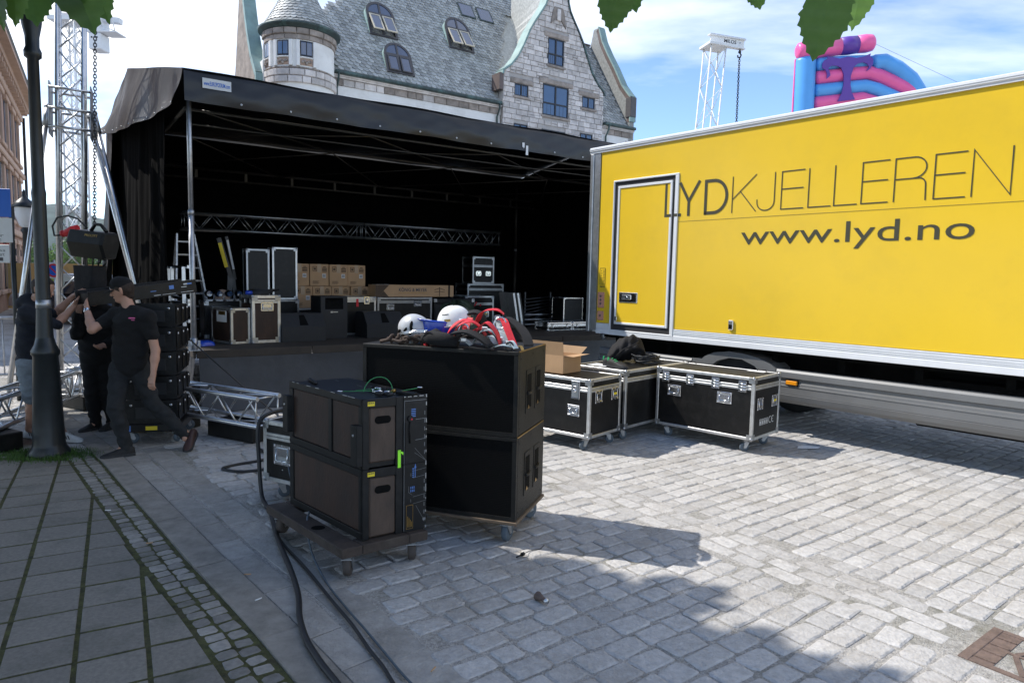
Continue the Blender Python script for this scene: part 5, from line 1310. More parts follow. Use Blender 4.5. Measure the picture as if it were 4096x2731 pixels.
hr = thing('safety_harness', 'tangled climbing harness heap with red webbing and grey straps', 'harness', HS(.545, .02))
def hs(P, w, m, nm='strap', th=.005, tw=0): return strapfn(P, w, th, tw).build(nm, M_[m], hr)
red = [[(.20, .28, .13), (.26, .24, .20), (.36, .24, .215), (.41, .26, .19)], [(.02, .12, .02), (.07, .12, .10), (.15, .15, .15), (.24, .18, .13), (.30, .2, .06)], [(.38, .22, .16), (.44, .17, .16), (.49, .11, .11), (.55, .05, .04), (.57, .03, .012)], [(-.04, .08, .015), (.0, .05, .07), (.03, .02, .03)], [(.22, .16, .09), (.29, .14, .11), (.35, .17, .08), (.37, .2, .03)], [(.16, .25, .16), (.15, .20, .10), (.19, .17, .07)]]
ZK = lambda P: [(x, y, z * 1.18 + .004) for x, y, z in P]
for P in red: hs(ZK(P), .050, 'red_web', 'red_strap', tw=.5)
for P in ([(.10, .06, .03), (.16, .04, .12), (.24, .06, .15), (.30, .1, .12)], [(.30, .04, .10), (.37, .02, .15), (.44, .02, .10), (.47, .03, .03)]): hs(ZK(P), .05, 'red_web', 'red_strap', tw=.9)
grey = [[(-.12, .13, .01), (-.08, .09, .05), (-.04, .04, .03), (-.03, .02, .012)], [(.12, .06, .01), (.2, .03, .045), (.27, .02, .015)], [(.36, .26, .18), (.40, .20, .12), (.45, .12, .09), (.50, .06, .03)], [(.32, .1, .02), (.38, .07, .07), (.43, .03, .03)], [(-.1, .22, .03), (-.04, .2, .11), (.05, .22, .1)], [(.42, .03, .01), (.50, .0, .03), (.56, .02, .02)], [(.24, .12, .02), (.30, .1, .09), (.36, .12, .10), (.4, .15, .06)], [(.48, .08, .02), (.54, .03, .05), (.59, .0, .012)]]
for P in grey: hs(ZK(P), .042, 'grey_web', 'grey_strap', tw=.8)
pads = [([(.0, .30, .02), (.03, .30, .14), (.12, .31, .22), (.20, .33, .22), (.24, .34, .12)], .085), ([(.34, .30, .06), (.40, .30, .19), (.52, .25, .15), (.60, .18, .09), (.64, .12, .03)], .065), ([(-.08, .04, .05), (-.03, .02, .105), (.04, .02, .07), (.16, .03, .03)], .10), ([(.14, -.01, .10), (.25, -.02, .115), (.37, -.03, .07), (.42, -.03, .02), (.36, -.03, .012), (.28, -.02, .02)], .075), ([(.05, .18, .01), (.16, .20, .07), (.28, .22, .05)], .09), ([(.3, .28, .02), (.42, .26, .10), (.54, .2, .05)], .09)]
for P, w in pads: hs(P, w, 'black_pad', 'pad', th=.014, tw=.3)
q = MB(); q.tube([(-.10, .03, .055), (-.02, .01, .06), (.08, .01, .05), (.17, .02, .035)], [.03, .05, .05, .035], 12); q.build('leg_pad', M_['black_pad'], hr)
for c, r_, tl in (((.42, .17, .17), .042, 30), ((.17, .13, .12), .036, 60)):
    q = MB(); q.tube([(c[0] + r_ * math.cos(R(a)), c[1] - .02 + .3 * r_ * math.sin(R(a)), c[2] + r_ * math.sin(R(a)) * .95) for a in range(0, 360, 20)], .006, 8, closed=True); q.build('ring', M_['chrome'], hr)
for p in ((.02, .06, .08), (.26, .07, .10), (.33, .10, .13), (.12, .19, .17), (.46, .06, .07), (.22, -.01, .06), (.53, .02, .05)):
    MB().box(p[0] - .022, p[0] + .022, p[1] - .006, p[1] + .006, p[2] - .015, p[2] + .015, bev=.005).build('buckle', M_['alu' if p[0] > .1 else 'chrome'], hr)
q = MB(); q.tube([(.545 + .025 * math.cos(R(a)), .0, .03 + .03 * math.sin(R(a))) for a in range(0, 360, 30)], .006, 6, closed=True); q.build('pulley', M_['chain'], hr)
hs([(.56, .03, .012), (.60, .06, .03), (.63, .02, .006)], .02, 'brass', 'yellow_cord')
t = thing('lanyard', 'brown knotted rope lanyard with steel hook in front of the helmets', 'lanyard', HS(.15, .07))
random.seed(2)
for k in range(11):
    c0 = Vector((.0 + .042 * k + random.uniform(-.012, .012), random.uniform(-.03, .03), .022 + random.uniform(0, .028))); n0 = Vector((random.gauss(0, 1), random.gauss(0, 1), random.gauss(0, .5))).normalized(); e1 = n0.orthogonal().normalized(); e2 = n0.cross(e1); r0 = random.uniform(.016, .026)
    pts = [c0 + e1 * r0 * math.cos(R(a)) + e2 * r0 * math.sin(R(a)) + n0 * .00006 * a for a in range(0, 400, 36)]
    MB().tube([(p.x, p.y, max(.012, p.z)) for p in pts], .0115, 7).build('rope_knot', M_['brown_rope'], t)
MB().tube([(-.04, -.02, .012), (.03, .0, .03), (.12, -.03, .018), (.2, .01, .05), (.3, -.01, .03), (.38, .03, .08), (.42, -.01, .02), (.36, -.05, .014)], .013, 8).build('rope', M_['brown_rope'], t)
strapfn([(.30, .03, .09), (.38, .02, .085), (.43, -.01, .05), (.42, -.04, .02)], .035, .006).build('tab', M_['brown_rope'], t)
q = MB(); q.tube([(.10, .0, .065), (.20, -.01, .085), (.30, -.01, .092), (.32, .0, .105), (.22, .01, .10), (.10, .0, .075)], .006, 6); q.build('hook', M_['chrome'], t)
# ------------------------------------------------------------------ stone house behind the stage
FB = fr(2.5, 42.0, 55.4)
house = thing('stone_house', 'large pale stone house with slate roof, round turret and curved gable', 'building', FB)
random.seed(41)
PIT = R(56); CP, SP = math.cos(PIT), math.sin(PIT)
def clipq(poly, keep):
    return clip([Vector(p) for p in poly], keep)
q = MB(); q.box(-17.2, -4.2, 0, 9, 0, 10.95); q.box(3.5, 6.1, 0, 9, 0, 10.95); q.box(-4.2, 3.5, 0, 9, 0, 10.5); q.box(-17.2, 6.1, .02, 9, 10.95, 11.5)
q.build('wall', M_['plaster'], house)
# gable wall body
GC_ = -.44; RS = [(3.75, 9.4), (3.75, 13.16), (3.72, 13.36), (3.20, 13.74), (2.72, 14.34), (2.36, 15.0), (1.98, 15.85), (1.58, 16.5), (1.17, 17.08), (.88, 17.53), (.72, 18.0), (.66, 18.6), (.66, 19.6)]
def gx(z):
    for (x0, z0), (x1, z1) in zip(RS, RS[1:]):
        if z0 <= z <= z1: return x0 + (x1 - x0) * (z - z0) / (z1 - z0)
    return RS[-1][0]
out = [(GC_ + x, z) for x, z in RS] + [(GC_ - x, z) for x, z in reversed(RS)]
q = MB(); q.prism([(GC_ + (x - GC_) * .985, z) for x, z in out], -.22, .25, 'y'); q.build('gable_wall', M_['mortar'], house)
q = MB(); gp = [(GC_ + (x - GC_) * .95, z - .1) for x, z in out]; n = len(gp)
back = [(GC_ + math.copysign(max(.04, abs(x - GC_) - 2.5), x - GC_), z) for x, z in gp]
q.add([(x, .25, z) for x, z in gp] + [(x, 4.6, z) for x, z in back], [(i, n + i, n + (i + 1) % n, (i + 1) % n) for i in range(n)]); q.build('gable_roof', M_['slate'], house)
WIN = [(-1.11, .08, 14.28, 15.79, 2, 'big'), (-1.41, .52, 11.36, 13.14, 2, 'big'), (-3.41, -2.45, 12.13, 12.80, 0, 's'), (1.59, 2.60, 12.22, 12.89, 0, 's'), (-3.41, -2.45, 9.9, 10.59, 0, 's'), (-1.41, .35, 9.6, 10.55, 0, 's'), (1.53, 2.5, 10.0, 10.70, 0, 's')]
def window(par, x0, x1, z0, z1, y, kind, m='frame_dark'):
    f = MB(); w = .075 if kind == 'big' else .06
    for a, b, c, d in ((x0, x1, z1 - w, z1), (x0, x1, z0, z0 + w), (x0, x0 + w, z0 + w, z1 - w), (x1 - w, x1, z0 + w, z1 - w)): f.box(a, b, y - .03, y + .05, c, d)
    xm = (x0 + x1) / 2; f.box(xm - w * .6, xm + w * .6, y - .035, y + .05, z0 + w, z1 - w)
    if kind == 'big': zt = z0 + (z1 - z0) * .40; f.box(x0 + w, x1 - w, y - .034, y + .05, zt - w * .5, zt + w * .5)
    w_ = f.build('window', M_[m], par)
    xs = [(x0 + w, xm - w * .6), (xm + w * .6, x1 - w)]; zs = [(z0 + w, z1 - w)] if kind != 'big' else [(z0 + w, zt - w * .5), (zt + w * .5, z1 - w)]
    for a, b in xs:
        for c, d in zs:
            MB().box(a, b, y + .01, y + .03, c, d).build('pane', M_['pane'], w_)
            if kind == 's' or c == z0 + w:
                for k in (1, 2): xx = a + (b - a) * k / 3; MB().box(xx - .008, xx + .008, y + .004, y + .012, c, d).build('glazing_bar', M_['frame_dark'], w_)
    return w_
for x0, x1, z0, z1, n, k in WIN:
    window(house, x0, x1, z0, z1, -.235 + (.0), k)
    if k == 'big' or z0 > 11: MB().box(x0 - .32, x1 + .32, -.34, -.2, z1, z1 + .30, bev=.05).build('lintel', M_['stone_dark'], house); MB().box(x0 - .12, x1 + .15, -.33, -.2, z0 - .14, z0, bev=.03).build('sill', M_['stone_dark'], house)
def block(mb_poly, y0, y1, m, par, name='stone_block', ins=.03):
    n = len(mb_poly); c = sum(mb_poly, Vector((0, 0))) / n; q = MB()
    inner = [p + (c - p) * min(.3, ins / max(.05, (p - c).length)) for p in mb_poly]
    q.add([(p.x, y0, p.y) for p in mb_poly] + [(p.x, y1 + .03, p.y) for p in mb_poly] + [(p.x, y1 + random.uniform(-.012, .012), p.y) for p in inner],
          [tuple(range(2 * n, 3 * n))] + [(i, (i + 1) % n, n + (i + 1) % n, n + i) for i in range(n)] + [(n + i, n + (i + 1) % n, 2 * n + (i + 1) % n, 2 * n + i) for i in range(n)])
    return q.build(name, m, par)
z = 9.55; nblk = 0; rest = []
while z < 18.6:
    hh = random.choice((.24, .28, .30, .33)); x = GC_ - 4.0 - random.uniform(0, .4)
    while x < GC_ + 4.0:
        w = random.uniform(.32, .80)
        rects = [(x + .008, x + w - .008, z + .008, z + hh - .008)]
        if w < .5 and random.random() < .35: zm = z + hh * random.uniform(.42, .58); rects = [(x + .008, x + w - .008, z + .008, zm - .006), (x + .008, x + w - .008, zm + .006, z + hh - .008)]
        for x0, x1, z0, z1 in rects:
            for X0, X1, Z0, Z1, n, k in WIN:      # trim at the openings
                pz1 = Z1 + (.30 if (k == 'big' or Z0 > 11) else 0); px = .32 if z0 > Z1 - .02 else 0
                pz0 = Z0 - (.14 if (k == 'big' or Z0 > 11) else 0)
                if z1 > pz0 + .03 and z0 < pz1 - .03:
                    a, b = X0 - px, X1 + px
                    if x0 >= a - .02 and x1 <= b + .02: x1 = x0; break
                    if x0 < a < x1: x1 = a - .004 if (x1 < b or a - x0 > x1 - b) else x1
                    if x0 < b < x1: x0 = b + .004
            if x1 - x0 < .08: continue
            poly = [Vector(p) for p in ((x0, z0), (x1, z0), (x1, z1), (x0, z1))]
            poly = clip(poly, lambda p: gx(p.y) - .02 - (p.x - GC_)); 
            if len(poly) >= 3: poly = clip(poly, lambda p: gx(p.y) - .02 + (p.x - GC_))
            if len(poly) < 3: continue
            cx_ = sum(p.x for p in poly) / len(poly)
            nblk += 1
            if nblk <= 300 or True: rest.append(poly)
        x += w
    z += hh
rest.sort(key=lambda p: p[0].y); vis = [p for p in rest if 10.3 < p[0].y < 18.2]; hid = [p for p in rest if not (10.3 < p[0].y < 18.2)]
random.shuffle(vis); hid += vis[300:]
for p in vis[:300]: block(p, -.23, -.27 - random.uniform(0, .03), M_['stone'], house)
q = MB()
for poly in hid:
    n = len(poly); c = sum(poly, Vector((0, 0))) / n; inner = [p + (c - p) * min(.3, .03 / max(.05, (p - c).length)) for p in poly]
    q.add([(p.x, -.23, p.y) for p in poly] + [(p.x, -.25, p.y) for p in poly] + [(p.x, -.28, p.y) for p in inner], [tuple(range(2 * n, 3 * n))] + [(i, (i + 1) % n, n + (i + 1) % n, n + i) for i in range(n)] + [(n + i, n + (i + 1) % n, 2 * n + (i + 1) % n, 2 * n + i) for i in range(n)])
if q.v: o = q.build('stone_block_field', M_['stone'], house); o['kind'] = 'stuff'
# copper coping along the gable curve
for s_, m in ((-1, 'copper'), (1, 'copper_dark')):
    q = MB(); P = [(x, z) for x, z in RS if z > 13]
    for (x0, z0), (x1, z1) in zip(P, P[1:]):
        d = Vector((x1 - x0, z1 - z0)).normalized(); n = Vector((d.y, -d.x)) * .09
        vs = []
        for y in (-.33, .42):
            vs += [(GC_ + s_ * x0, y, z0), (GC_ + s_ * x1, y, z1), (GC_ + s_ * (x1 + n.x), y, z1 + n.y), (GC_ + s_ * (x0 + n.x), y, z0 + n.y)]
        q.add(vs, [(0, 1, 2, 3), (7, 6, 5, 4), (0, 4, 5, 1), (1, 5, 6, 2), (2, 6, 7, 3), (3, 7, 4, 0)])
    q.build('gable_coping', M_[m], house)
q = MB(); q.box(GC_ - 4.02, GC_ - 3.76, -.30, .5, 12.3, 13.2); q.build('kneeler', M_['copper_brown'], house)
# small carved relief near the gable top
q = MB(); q.prism([(GC_ - .55, 16.55), (GC_ - .42, 17.3), (GC_ - .3, 17.55), (GC_ + .3, 17.55), (GC_ + .42, 17.3), (GC_ + .58, 16.45), (GC_ + .2, 16.85), (GC_ - .2, 16.85)], -.36, -.25, 'y'); q.build('carved_relief', M_['stone_dark'], house)
MB().box(GC_ - .12, GC_ + .14, -.42, -.30, 16.8, 17.45, bev=.03).build('carved_relief', M_['stone'], house)
# eaves: frieze stones, moulding, gutter, downpipes
for x0, x1 in ((-13.9, -4.25), (3.42, 6.1)):
    x = x0
    while x < x1 - .1:
        w = min(random.uniform(.4, .85), x1 - x); block([Vector(p) for p in ((x + .01, 10.96), (x + w - .01, 10.96), (x + w - .01, 11.28), (x + .01, 11.28))], 0, -.05 - random.uniform(0, .03), M_['stone_dark' if random.random() < .75 else 'stone'], house, 'frieze_stone'); x += w
    MB().box(x0, x1, -.16, .05, 11.29, 11.36).build('moulding', M_['stone'], house)
    MB().box(x0, x1, -.24, .05, 11.361, 11.43).build('moulding', M_['stone'], house)
    MB().box(x0, x1, -.42, .10, 11.435, 11.62, bev=.05).build('gutter', M_['copper_dark'], house)
for x in (-13.75, -4.45, 3.75):
    MB().tube([(x, -.38, 11.5), (x, -.36, 11.2), (x, -.10, 10.8), (x, -.10, 6)], .055, 8).build('downpipe', M_['copper_dark'], house)
for x0, x1, z0 in ((-9.4, -7.7, 10.1), (-6.5, -4.55, 9.95)):
    x = x0
    while x < x1 - .05:
        w = min(random.uniform(.4, .7), x1 - x); block([Vector(p) for p in ((x + .01, z0), (x + w - .01, z0), (x + w - .01, z0 + .36), (x + .01, z0 + .36))], 0, -.05, M_['stone_dark'], house, 'frieze_stone'); x += w
# roof under-surface and slates
def rp(a, s_, o=0): return Vector((a, s_ * CP - o * SP, 11.6 + s_ * SP + o * CP))
def roof_ok(a, z):
    if a < -17.0 + .98 * (z - 11.6): return False
    if a > (5.75 if z < 17.75 else 1.35): return False
    if a > 5.75: return False
    if abs(a - GC_) < gx(min(max(z, 9.5), 19.5)) * .93 and z < 18.4: return False
    return True
q = MB(); q.add([tuple(rp(a, s_, -.06)) for a, s_ in ((-17, 0), (5.9, 0), (5.9, 7.4), (1.4, 7.4), (1.4, 11), (-6.5, 11))], [(0, 1, 2, 3, 4, 5)]); q.build('roof', M_['slate'], house); roof = house.children[-1]
def slate_poly(w, L_):
    P = [(-w / 2, L_), (w / 2, L_), (w / 2, L_ * .30)]
    for k in range(1, 6): a = math.pi * k / 6; P.append((w / 2 * math.cos(a), L_ * .30 - L_ * .30 * math.sin(a)))
    P.append((-w / 2, L_ * .30)); return P
SPOLY = slate_poly(.285, .42); NS = len(SPOLY)
SV = [(x, y, .012 + .062 * (1 - y / .42)) for x, y in SPOLY] + [(x, y, .0 + .030 * (1 - y / .42)) for x, y in SPOLY]
SF = [tuple(range(NS))] + [(i, NS + i, NS + (i + 1) % NS, (i + 1) % NS) for i in range(1, NS)]
sme = MB().add(SV, SF).mesh('slate', M_['slate'])
RM = Matrix(((1, 0, 0, 0), (0, CP, -SP, 0), (0, SP, CP, 11.6), (0, 0, 0, 1)))
slates = []; row = 0; s_ = -.12
while s_ < 10.6:
    a = -16.9 + (row % 2) * .150
    while a < 5.8:
        z = 11.6 + (s_ + .1) * SP
        if roof_ok(a, z) and not (-17.2 < a < -13.6 and z < 12.9): slates.append(RM @ Matrix.Translation((a + random.uniform(-.006, .006), s_ + random.uniform(-.008, .008), 0)) @ Matrix.Rotation(random.uniform(-.02, .02), 4, 'Z'))
        a += .300
    row += 1; s_ += .245
# turret
TA, TR = -15.5, 1.62
def ring(r, z0, z1, name, m, a0=R(150), a1=R(390)): return MB().lathe([(r, z0), (r, z1)], 40, (TA, 0, 0), a0=a0, a1=a1).build(name, M_[m], house)
tur = MB().lathe([(TR - .06, 0), (TR - .06, 12.6)], 48, (TA, 0, 0)).build('turret_wall', M_['plaster'], house)
def rblock(a0, a1, z0, z1, r, m, name='turret_block', dp=.05, ins=.012):
    q = MB(); k = 3; vs = []
    for rr, zz0, zz1, da in ((r, z0, z1, 0), (r + dp * .6, z0, z1, 0), (r + dp, z0 + .025, z1 - .025, ins)):
        for i in range(k + 1):
            a = (a0 + da) + (a1 - a0 - 2 * da) * i / k; vs.append((TA + rr * math.cos(a), rr * math.sin(a), zz0))
        for i in range(k + 1):
            a = (a0 + da) + (a1 - a0 - 2 * da) * i / k; vs.append((TA + rr * math.cos(a), rr * math.sin(a), zz1))
    n = 2 * (k + 1); fs = [(2 * n + i, 2 * n + i + 1, 2 * n + k + 1 + i + 1, 2 * n + k + 1 + i) for i in range(k)]
    lp = list(range(k + 1)) + list(range(2 * k + 1, k, -1))
    for b in (0, n): fs += [(b + lp[i], b + lp[(i + 1) % len(lp)], b + n + lp[(i + 1) % len(lp)], b + n + lp[i]) for i in range(len(lp))]
    q.add(vs, fs); return q.build(name, M_[m], tur)
for z0, z1 in ((10.36, 10.66), (10.67, 10.97)):
    a = R(165 + random.uniform(0, 8))
    while a < R(375):
        w = R(random.uniform(13, 24)); rblock(a + .006, a + w - .006, z0, z1 - .01, TR - .06, 'stone', dp=.11); a += w
a = R(165)
while a < R(375):
    w = R(random.uniform(12, 22)); rblock(a + .006, a + w - .006, 9.80, 10.0, TR - .06, 'stone_dark', dp=.03)
    rblock(a + .006, a + w - .006, 10.98, 11.06, TR - .06, 'stone_dark', dp=.08); a += w
a = R(165)
while a < R(375):
    w = R(random.uniform(16, 26)); rblock(a + .006, a + w - .006, 12.24, 12.46, TR - .06, 'stone_dark', dp=.05); rblock(a + .006, a + w - .006, 12.47, 12.74, TR - .06, 'stone_dark', dp=.12); a += w
for ad in (187, 225, 263):
    a0 = R(ad - 10); a1 = R(ad + 10)
    rblock(a0, a1, 11.52, 12.20, TR - .055, 'frame_dark', 'window', dp=.02)
    w_ = tur.children[-1]
    for b0, b1 in ((a0 + R(1.6), R(ad - .8)), (R(ad + .8), a1 - R(1.6))):
        rblock(b0, b1, 11.58, 12.14, TR - .03, 'pane', 'pane', dp=.012, ins=0)
    rblock(a0, a1, 11.13, 11.42, TR - .055, 'sand_trim', 'carved_panel', dp=.02)
    rblock(R(ad - 16), R(ad - 10.3), 11.08, 12.22, TR - .06, 'plaster', 'pier', dp=.10); rblock(R(ad + 10.3), R(ad + 16), 11.08, 12.22, TR - .06, 'plaster', 'pier', dp=.10)
    rblock(a0, a1, 11.43, 11.51, TR - .06, 'plaster', 'sill', dp=.10)
    for k in range(5):
        am = R(ad - 6 + 3 * k); q = MB(); q.ball((TA + (TR - .02) * math.cos(am), (TR - .02) * math.sin(am), 11.27 + .06 * math.sin(k * 2.2)), .07, 8, 5); q.build('carving', M_['stone_dark'], tur)
MB().lathe([(TR, 12.74), (TR + .10, 12.76), (TR + .12, 12.84), (TR + .22, 12.85), (TR + .25, 12.96), (TR + .1, 13.0)], 56, (TA, 0, 0)).build('turret_gutter', M_['copper_dark'], tur)
TP = [(1.78, 12.92), (1.62, 13.08), (1.38, 13.45), (1.03, 14.05), (.64, 14.8), (.28, 15.6), (.05, 16.3)]
MB().lathe([(r - .03, z) for r, z in TP], 48, (TA, 0, 0)).build('turret_roof', M_['slate'], tur)
# turret slates follow the bell curve
Ls = [0]
for (r0, z0), (r1, z1) in zip(TP, TP[1:]): Ls.append(Ls[-1] + math.hypot(r1 - r0, z1 - z0))
s_ = -.06; row = 0
while s_ < 3.2:
    j = 0
    while j < len(TP) - 2 and Ls[j + 1] < s_: j += 1
    f_ = (s_ - Ls[j]) / (Ls[j + 1] - Ls[j]); r = TP[j][0] + (TP[j + 1][0] - TP[j][0]) * f_; z = TP[j][1] + (TP[j + 1][1] - TP[j][1]) * f_
    d = Vector((TP[j + 1][0] - TP[j][0], TP[j + 1][1] - TP[j][1])).normalized(); n = max(5, int(2 * math.pi * r / .245))
    for k in range(n):
        a = 2 * math.pi * (k + .5 * (row % 2)) / n
        if not (R(150) < a % (2 * math.pi) < R(400) or a % (2 * math.pi) < R(40)): continue
        rad = Vector((math.cos(a), math.sin(a), 0)); tang = Vector((-math.sin(a), math.cos(a), 0)); up_ = rad * d.x + Vector((0, 0, d.y)); nn = tang.cross(up_)
        M = Matrix((( tang.x, up_.x, nn.x, TA + rad.x * r), (tang.y, up_.y, nn.y, rad.y * r), (tang.z, up_.z, nn.z, z), (0, 0, 0, 1))) @ Matrix.Diagonal((.86, .72, .7, 1)); slates.append(M)
    row += 1; s_ += .175
campos = FB.inverted() @ Vector((0, 0, 1.8))
slates.sort(key=lambda m: (m.translation - campos).length * (1 if m.translation.z > 12.0 else 1.2)); bulk = MB()
for k, m in enumerate(slates):
    if k < 300:
        o = bpy.data.objects.new('slate', sme); C.objects.link(o); o.parent = roof; o.matrix_local = m
    else: bulk.add([m @ Vector(v) for v in SV], SF)
o = bulk.build('slate_field', M_['slate'], roof, recalc=False); o['kind'] = 'stuff'
# hip flashings
MB().bar(tuple(rp(1.38, 7.4, .05)), tuple(rp(1.30, 11, .05)), .14, .08).build('hip_flashing', M_['copper'], roof)
MB().bar(tuple(rp(-.2, 7.45, .05)), tuple(rp(5.8, 7.45, .05)), .14, .10).build('ridge_flashing', M_['copper_brown'], roof)
q = MB(); q.add([(1.3, 4.2, 17.75), (5.8, 4.2, 17.75), (5.8, 9, 11), (1.3, 9, 11)], [(0, 1, 2, 3)]); q.add([(1.38, 6.1, 20.7), (1.38, 4.1, 17.6), (1.38, 9, 17.6)], [(0, 1, 2)]); q.build('rear_slope', M_['slate'], roof)
# arched dormers lying in the slope
def dormer(a, s0, w, h, cream):
    til = R(66); c_, s2 = math.cos(til), math.sin(til); B0 = rp(a, s0, .10)
    Md = Matrix(((1, 0, 0, B0.x), (0, c_, -s2, B0.y), (0, s2, c_, B0.z), (0, 0, 0, 1)))
    d = MB(); r_ = w / 2; ar = [(r_ * math.cos(R(k)), h - r_ + r_ * math.sin(R(k))) for k in range(0, 181, 12)]; ar = [(r_, 0)] + ar + [(-r_, 0)]
    n = len(ar); d.add([(x, y, -.75) for x, y in ar] + [(x, y, .02) for x, y in ar], [(i, i + 1, n + i + 1, n + i) for i in range(n - 1)]); d.xf(Md)
    hood = d.build('dormer', M_['copper'], roof)
    f = MB(); inn = [(x * .83, (y - (h - r_)) * .83 + (h - r_) if y > h - r_ else y) for x, y in ar]
    k0 = 1; vs = [(x, y, .03) for x, y in ar] + [(x, y, .03) for x, y in inn] + [(x, y, -.05) for x, y in ar] + [(x, y, -.05) for x, y in inn]
    f.add(vs, [(i, i + 1, n + i + 1, n + i) for i in range(n - 1)] + [(i, 2 * n + i, 2 * n + i + 1, i + 1) for i in range(n - 1)] + [(n + i, n + i + 1, 3 * n + i + 1, 3 * n + i) for i in range(n - 1)])
    f.box(-r_, r_, h - r_ - .07, h - r_ + .05, -.03, .035); f.box(-.05, .05, 0, h, -.03, .034); f.box(-r_, r_, -.06, .04, -.05, .035); f.xf(Md); fo = f.build('frame', M_['frame_grey'], hood)
    g = MB(); g.add([(x, y, .0) for x, y in inn if y >= h - r_ - .01], [tuple(range(len([1 for x, y in inn if y >= h - r_ - .01])))]); g.xf(Md); g.build('pane', M_['pane'], hood)
    for s_ in (-1, 1):
        x0, x1 = (-.83 * r_, -.06) if s_ < 0 else (.06, .83 * r_); y0, y1 = .03, h - r_ - .09
        Mo = Md @ Matrix.Translation((0, y1, .04)) @ Matrix.Rotation(R(-14 if cream else -3), 4, 'X') @ Matrix.Translation((0, -y1, 0))
        g = MB(); g.box(x0 + .06, x1 - .06, y0 + .06, y1 - .06, -.01, .01); g.xf(Mo); po = g.build('pane', M_['pane'], hood)
        f = MB()
        for b in ((x0, x1, y1 - .07, y1), (x0, x1, y0, y0 + .07), (x0, x0 + .07, y0 + .07, y1 - .07), (x1 - .07, x1, y0 + .07, y1 - .07)): f.box(*b, -.02, .03)
        f.xf(Mo); f.build('sash', M_['frame_cream' if cream else 'frame_grey'], hood)
dormer(-10.45, 3.35, 1.62, 2.15, True); dormer(-10.15, .70, 1.55, 1.85, False); dormer(-5.55, 3.75, 1.65, 2.2, True)
for a in (-4.05, -2.75):
    q = MB(); q.box(-.52, .52, 0, 1.15, 0, .08); q.xf(Matrix.Translation((a, 0, 0)) @ RM @ Matrix.Translation((0, 6.95, .02))); w_ = q.build('skylight', M_['copper_dark'], roof)
    q = MB(); q.box(-.44, .44, .08, 1.07, .081, .09); q.xf(Matrix.Translation((a, 0, 0)) @ RM @ Matrix.Translation((0, 6.95, .02))); q.build('pane', M_['pane'], w_)
# end gables with curved copper coping
RC = [(-.05, 12.0), (-.02, 13.55), (.12, 13.68), (.8, 14.43), (1.57, 15.71), (2.25, 16.71), (2.86, 17.72), (3.21, 18.67), (3.3, 18.75)]
def endgable(a0, a1, P, wm, cm1, cm2):
    q = MB(); q.prism([(v, z) for v, z in P] + [(P[-1][0] + .45, P[-1][1]), (P[-1][0] + 1.6, P[-1][1] - 4), (P[-1][0] + 2.5, 10), (P[0][0], 10)], a0, a1, 'x'); q.build('end_gable', M_[wm], house)
    q = MB(); q2 = MB()
    for (v0, z0), (v1, z1) in zip(P, P[1:]):
        d = Vector((v1 - v0, z1 - z0)).normalized(); n = Vector((-d.y, d.x)) * .10
        for mm, A0, A1, t0 in ((q, a0 - .06, a1 + .06, .0),):
            vs = []
            for a in (A0, A1): vs += [(a, v0, z0), (a, v1, z1), (a, v1 + n.x, z1 + n.y), (a, v0 + n.x, z0 + n.y)]
            mm.add(vs, [(0, 1, 2, 3), (7, 6, 5, 4), (0, 4, 5, 1), (1, 5, 6, 2), (2, 6, 7, 3), (3, 7, 4, 0)])
        vs = [(a0 - .02, v0, z0), (a0 - .02, v1, z1), (a0 - .02, v1 - n.x * 2.6, z1 - n.y * 2.6), (a0 - .02, v0 - n.x * 2.6, z0 - n.y * 2.6)]; q2.add(vs, [(0, 1, 2, 3)])
    q.build('end_coping', M_[cm1], house); q2.build('flashing', M_[cm2], house)
endgable(5.80, 6.18, RC, 'slate', 'copper', 'copper_brown')
MB().box(5.72, 6.22, -.20, .3, 12.3, 13.55, bev=.02).build('kneeler', M_['frame_grey'], house)
endgable(-17.45, -17.0, [(.1, 10.4), (.15, 10.9), (.97, 11.9), (1.5, 12.9), (1.84, 13.7), (2.25, 14.8), (2.5, 16.2)], 'stone_dark', 'copper', 'copper')
for z0, dz in ((11.65, .4), (11.2, .33)):
    x = 5.75
q = MB()
x = 0
for k in range(6):
    zz = 9.6 + k * .3; block([Vector(p) for p in ((5.75 - .25 * (k % 2), zz), (6.12, zz), (6.12, zz + .28), (5.75 - .25 * (k % 2), zz + .28))], 0, -.03, M_['stone'], house, 'quoin')

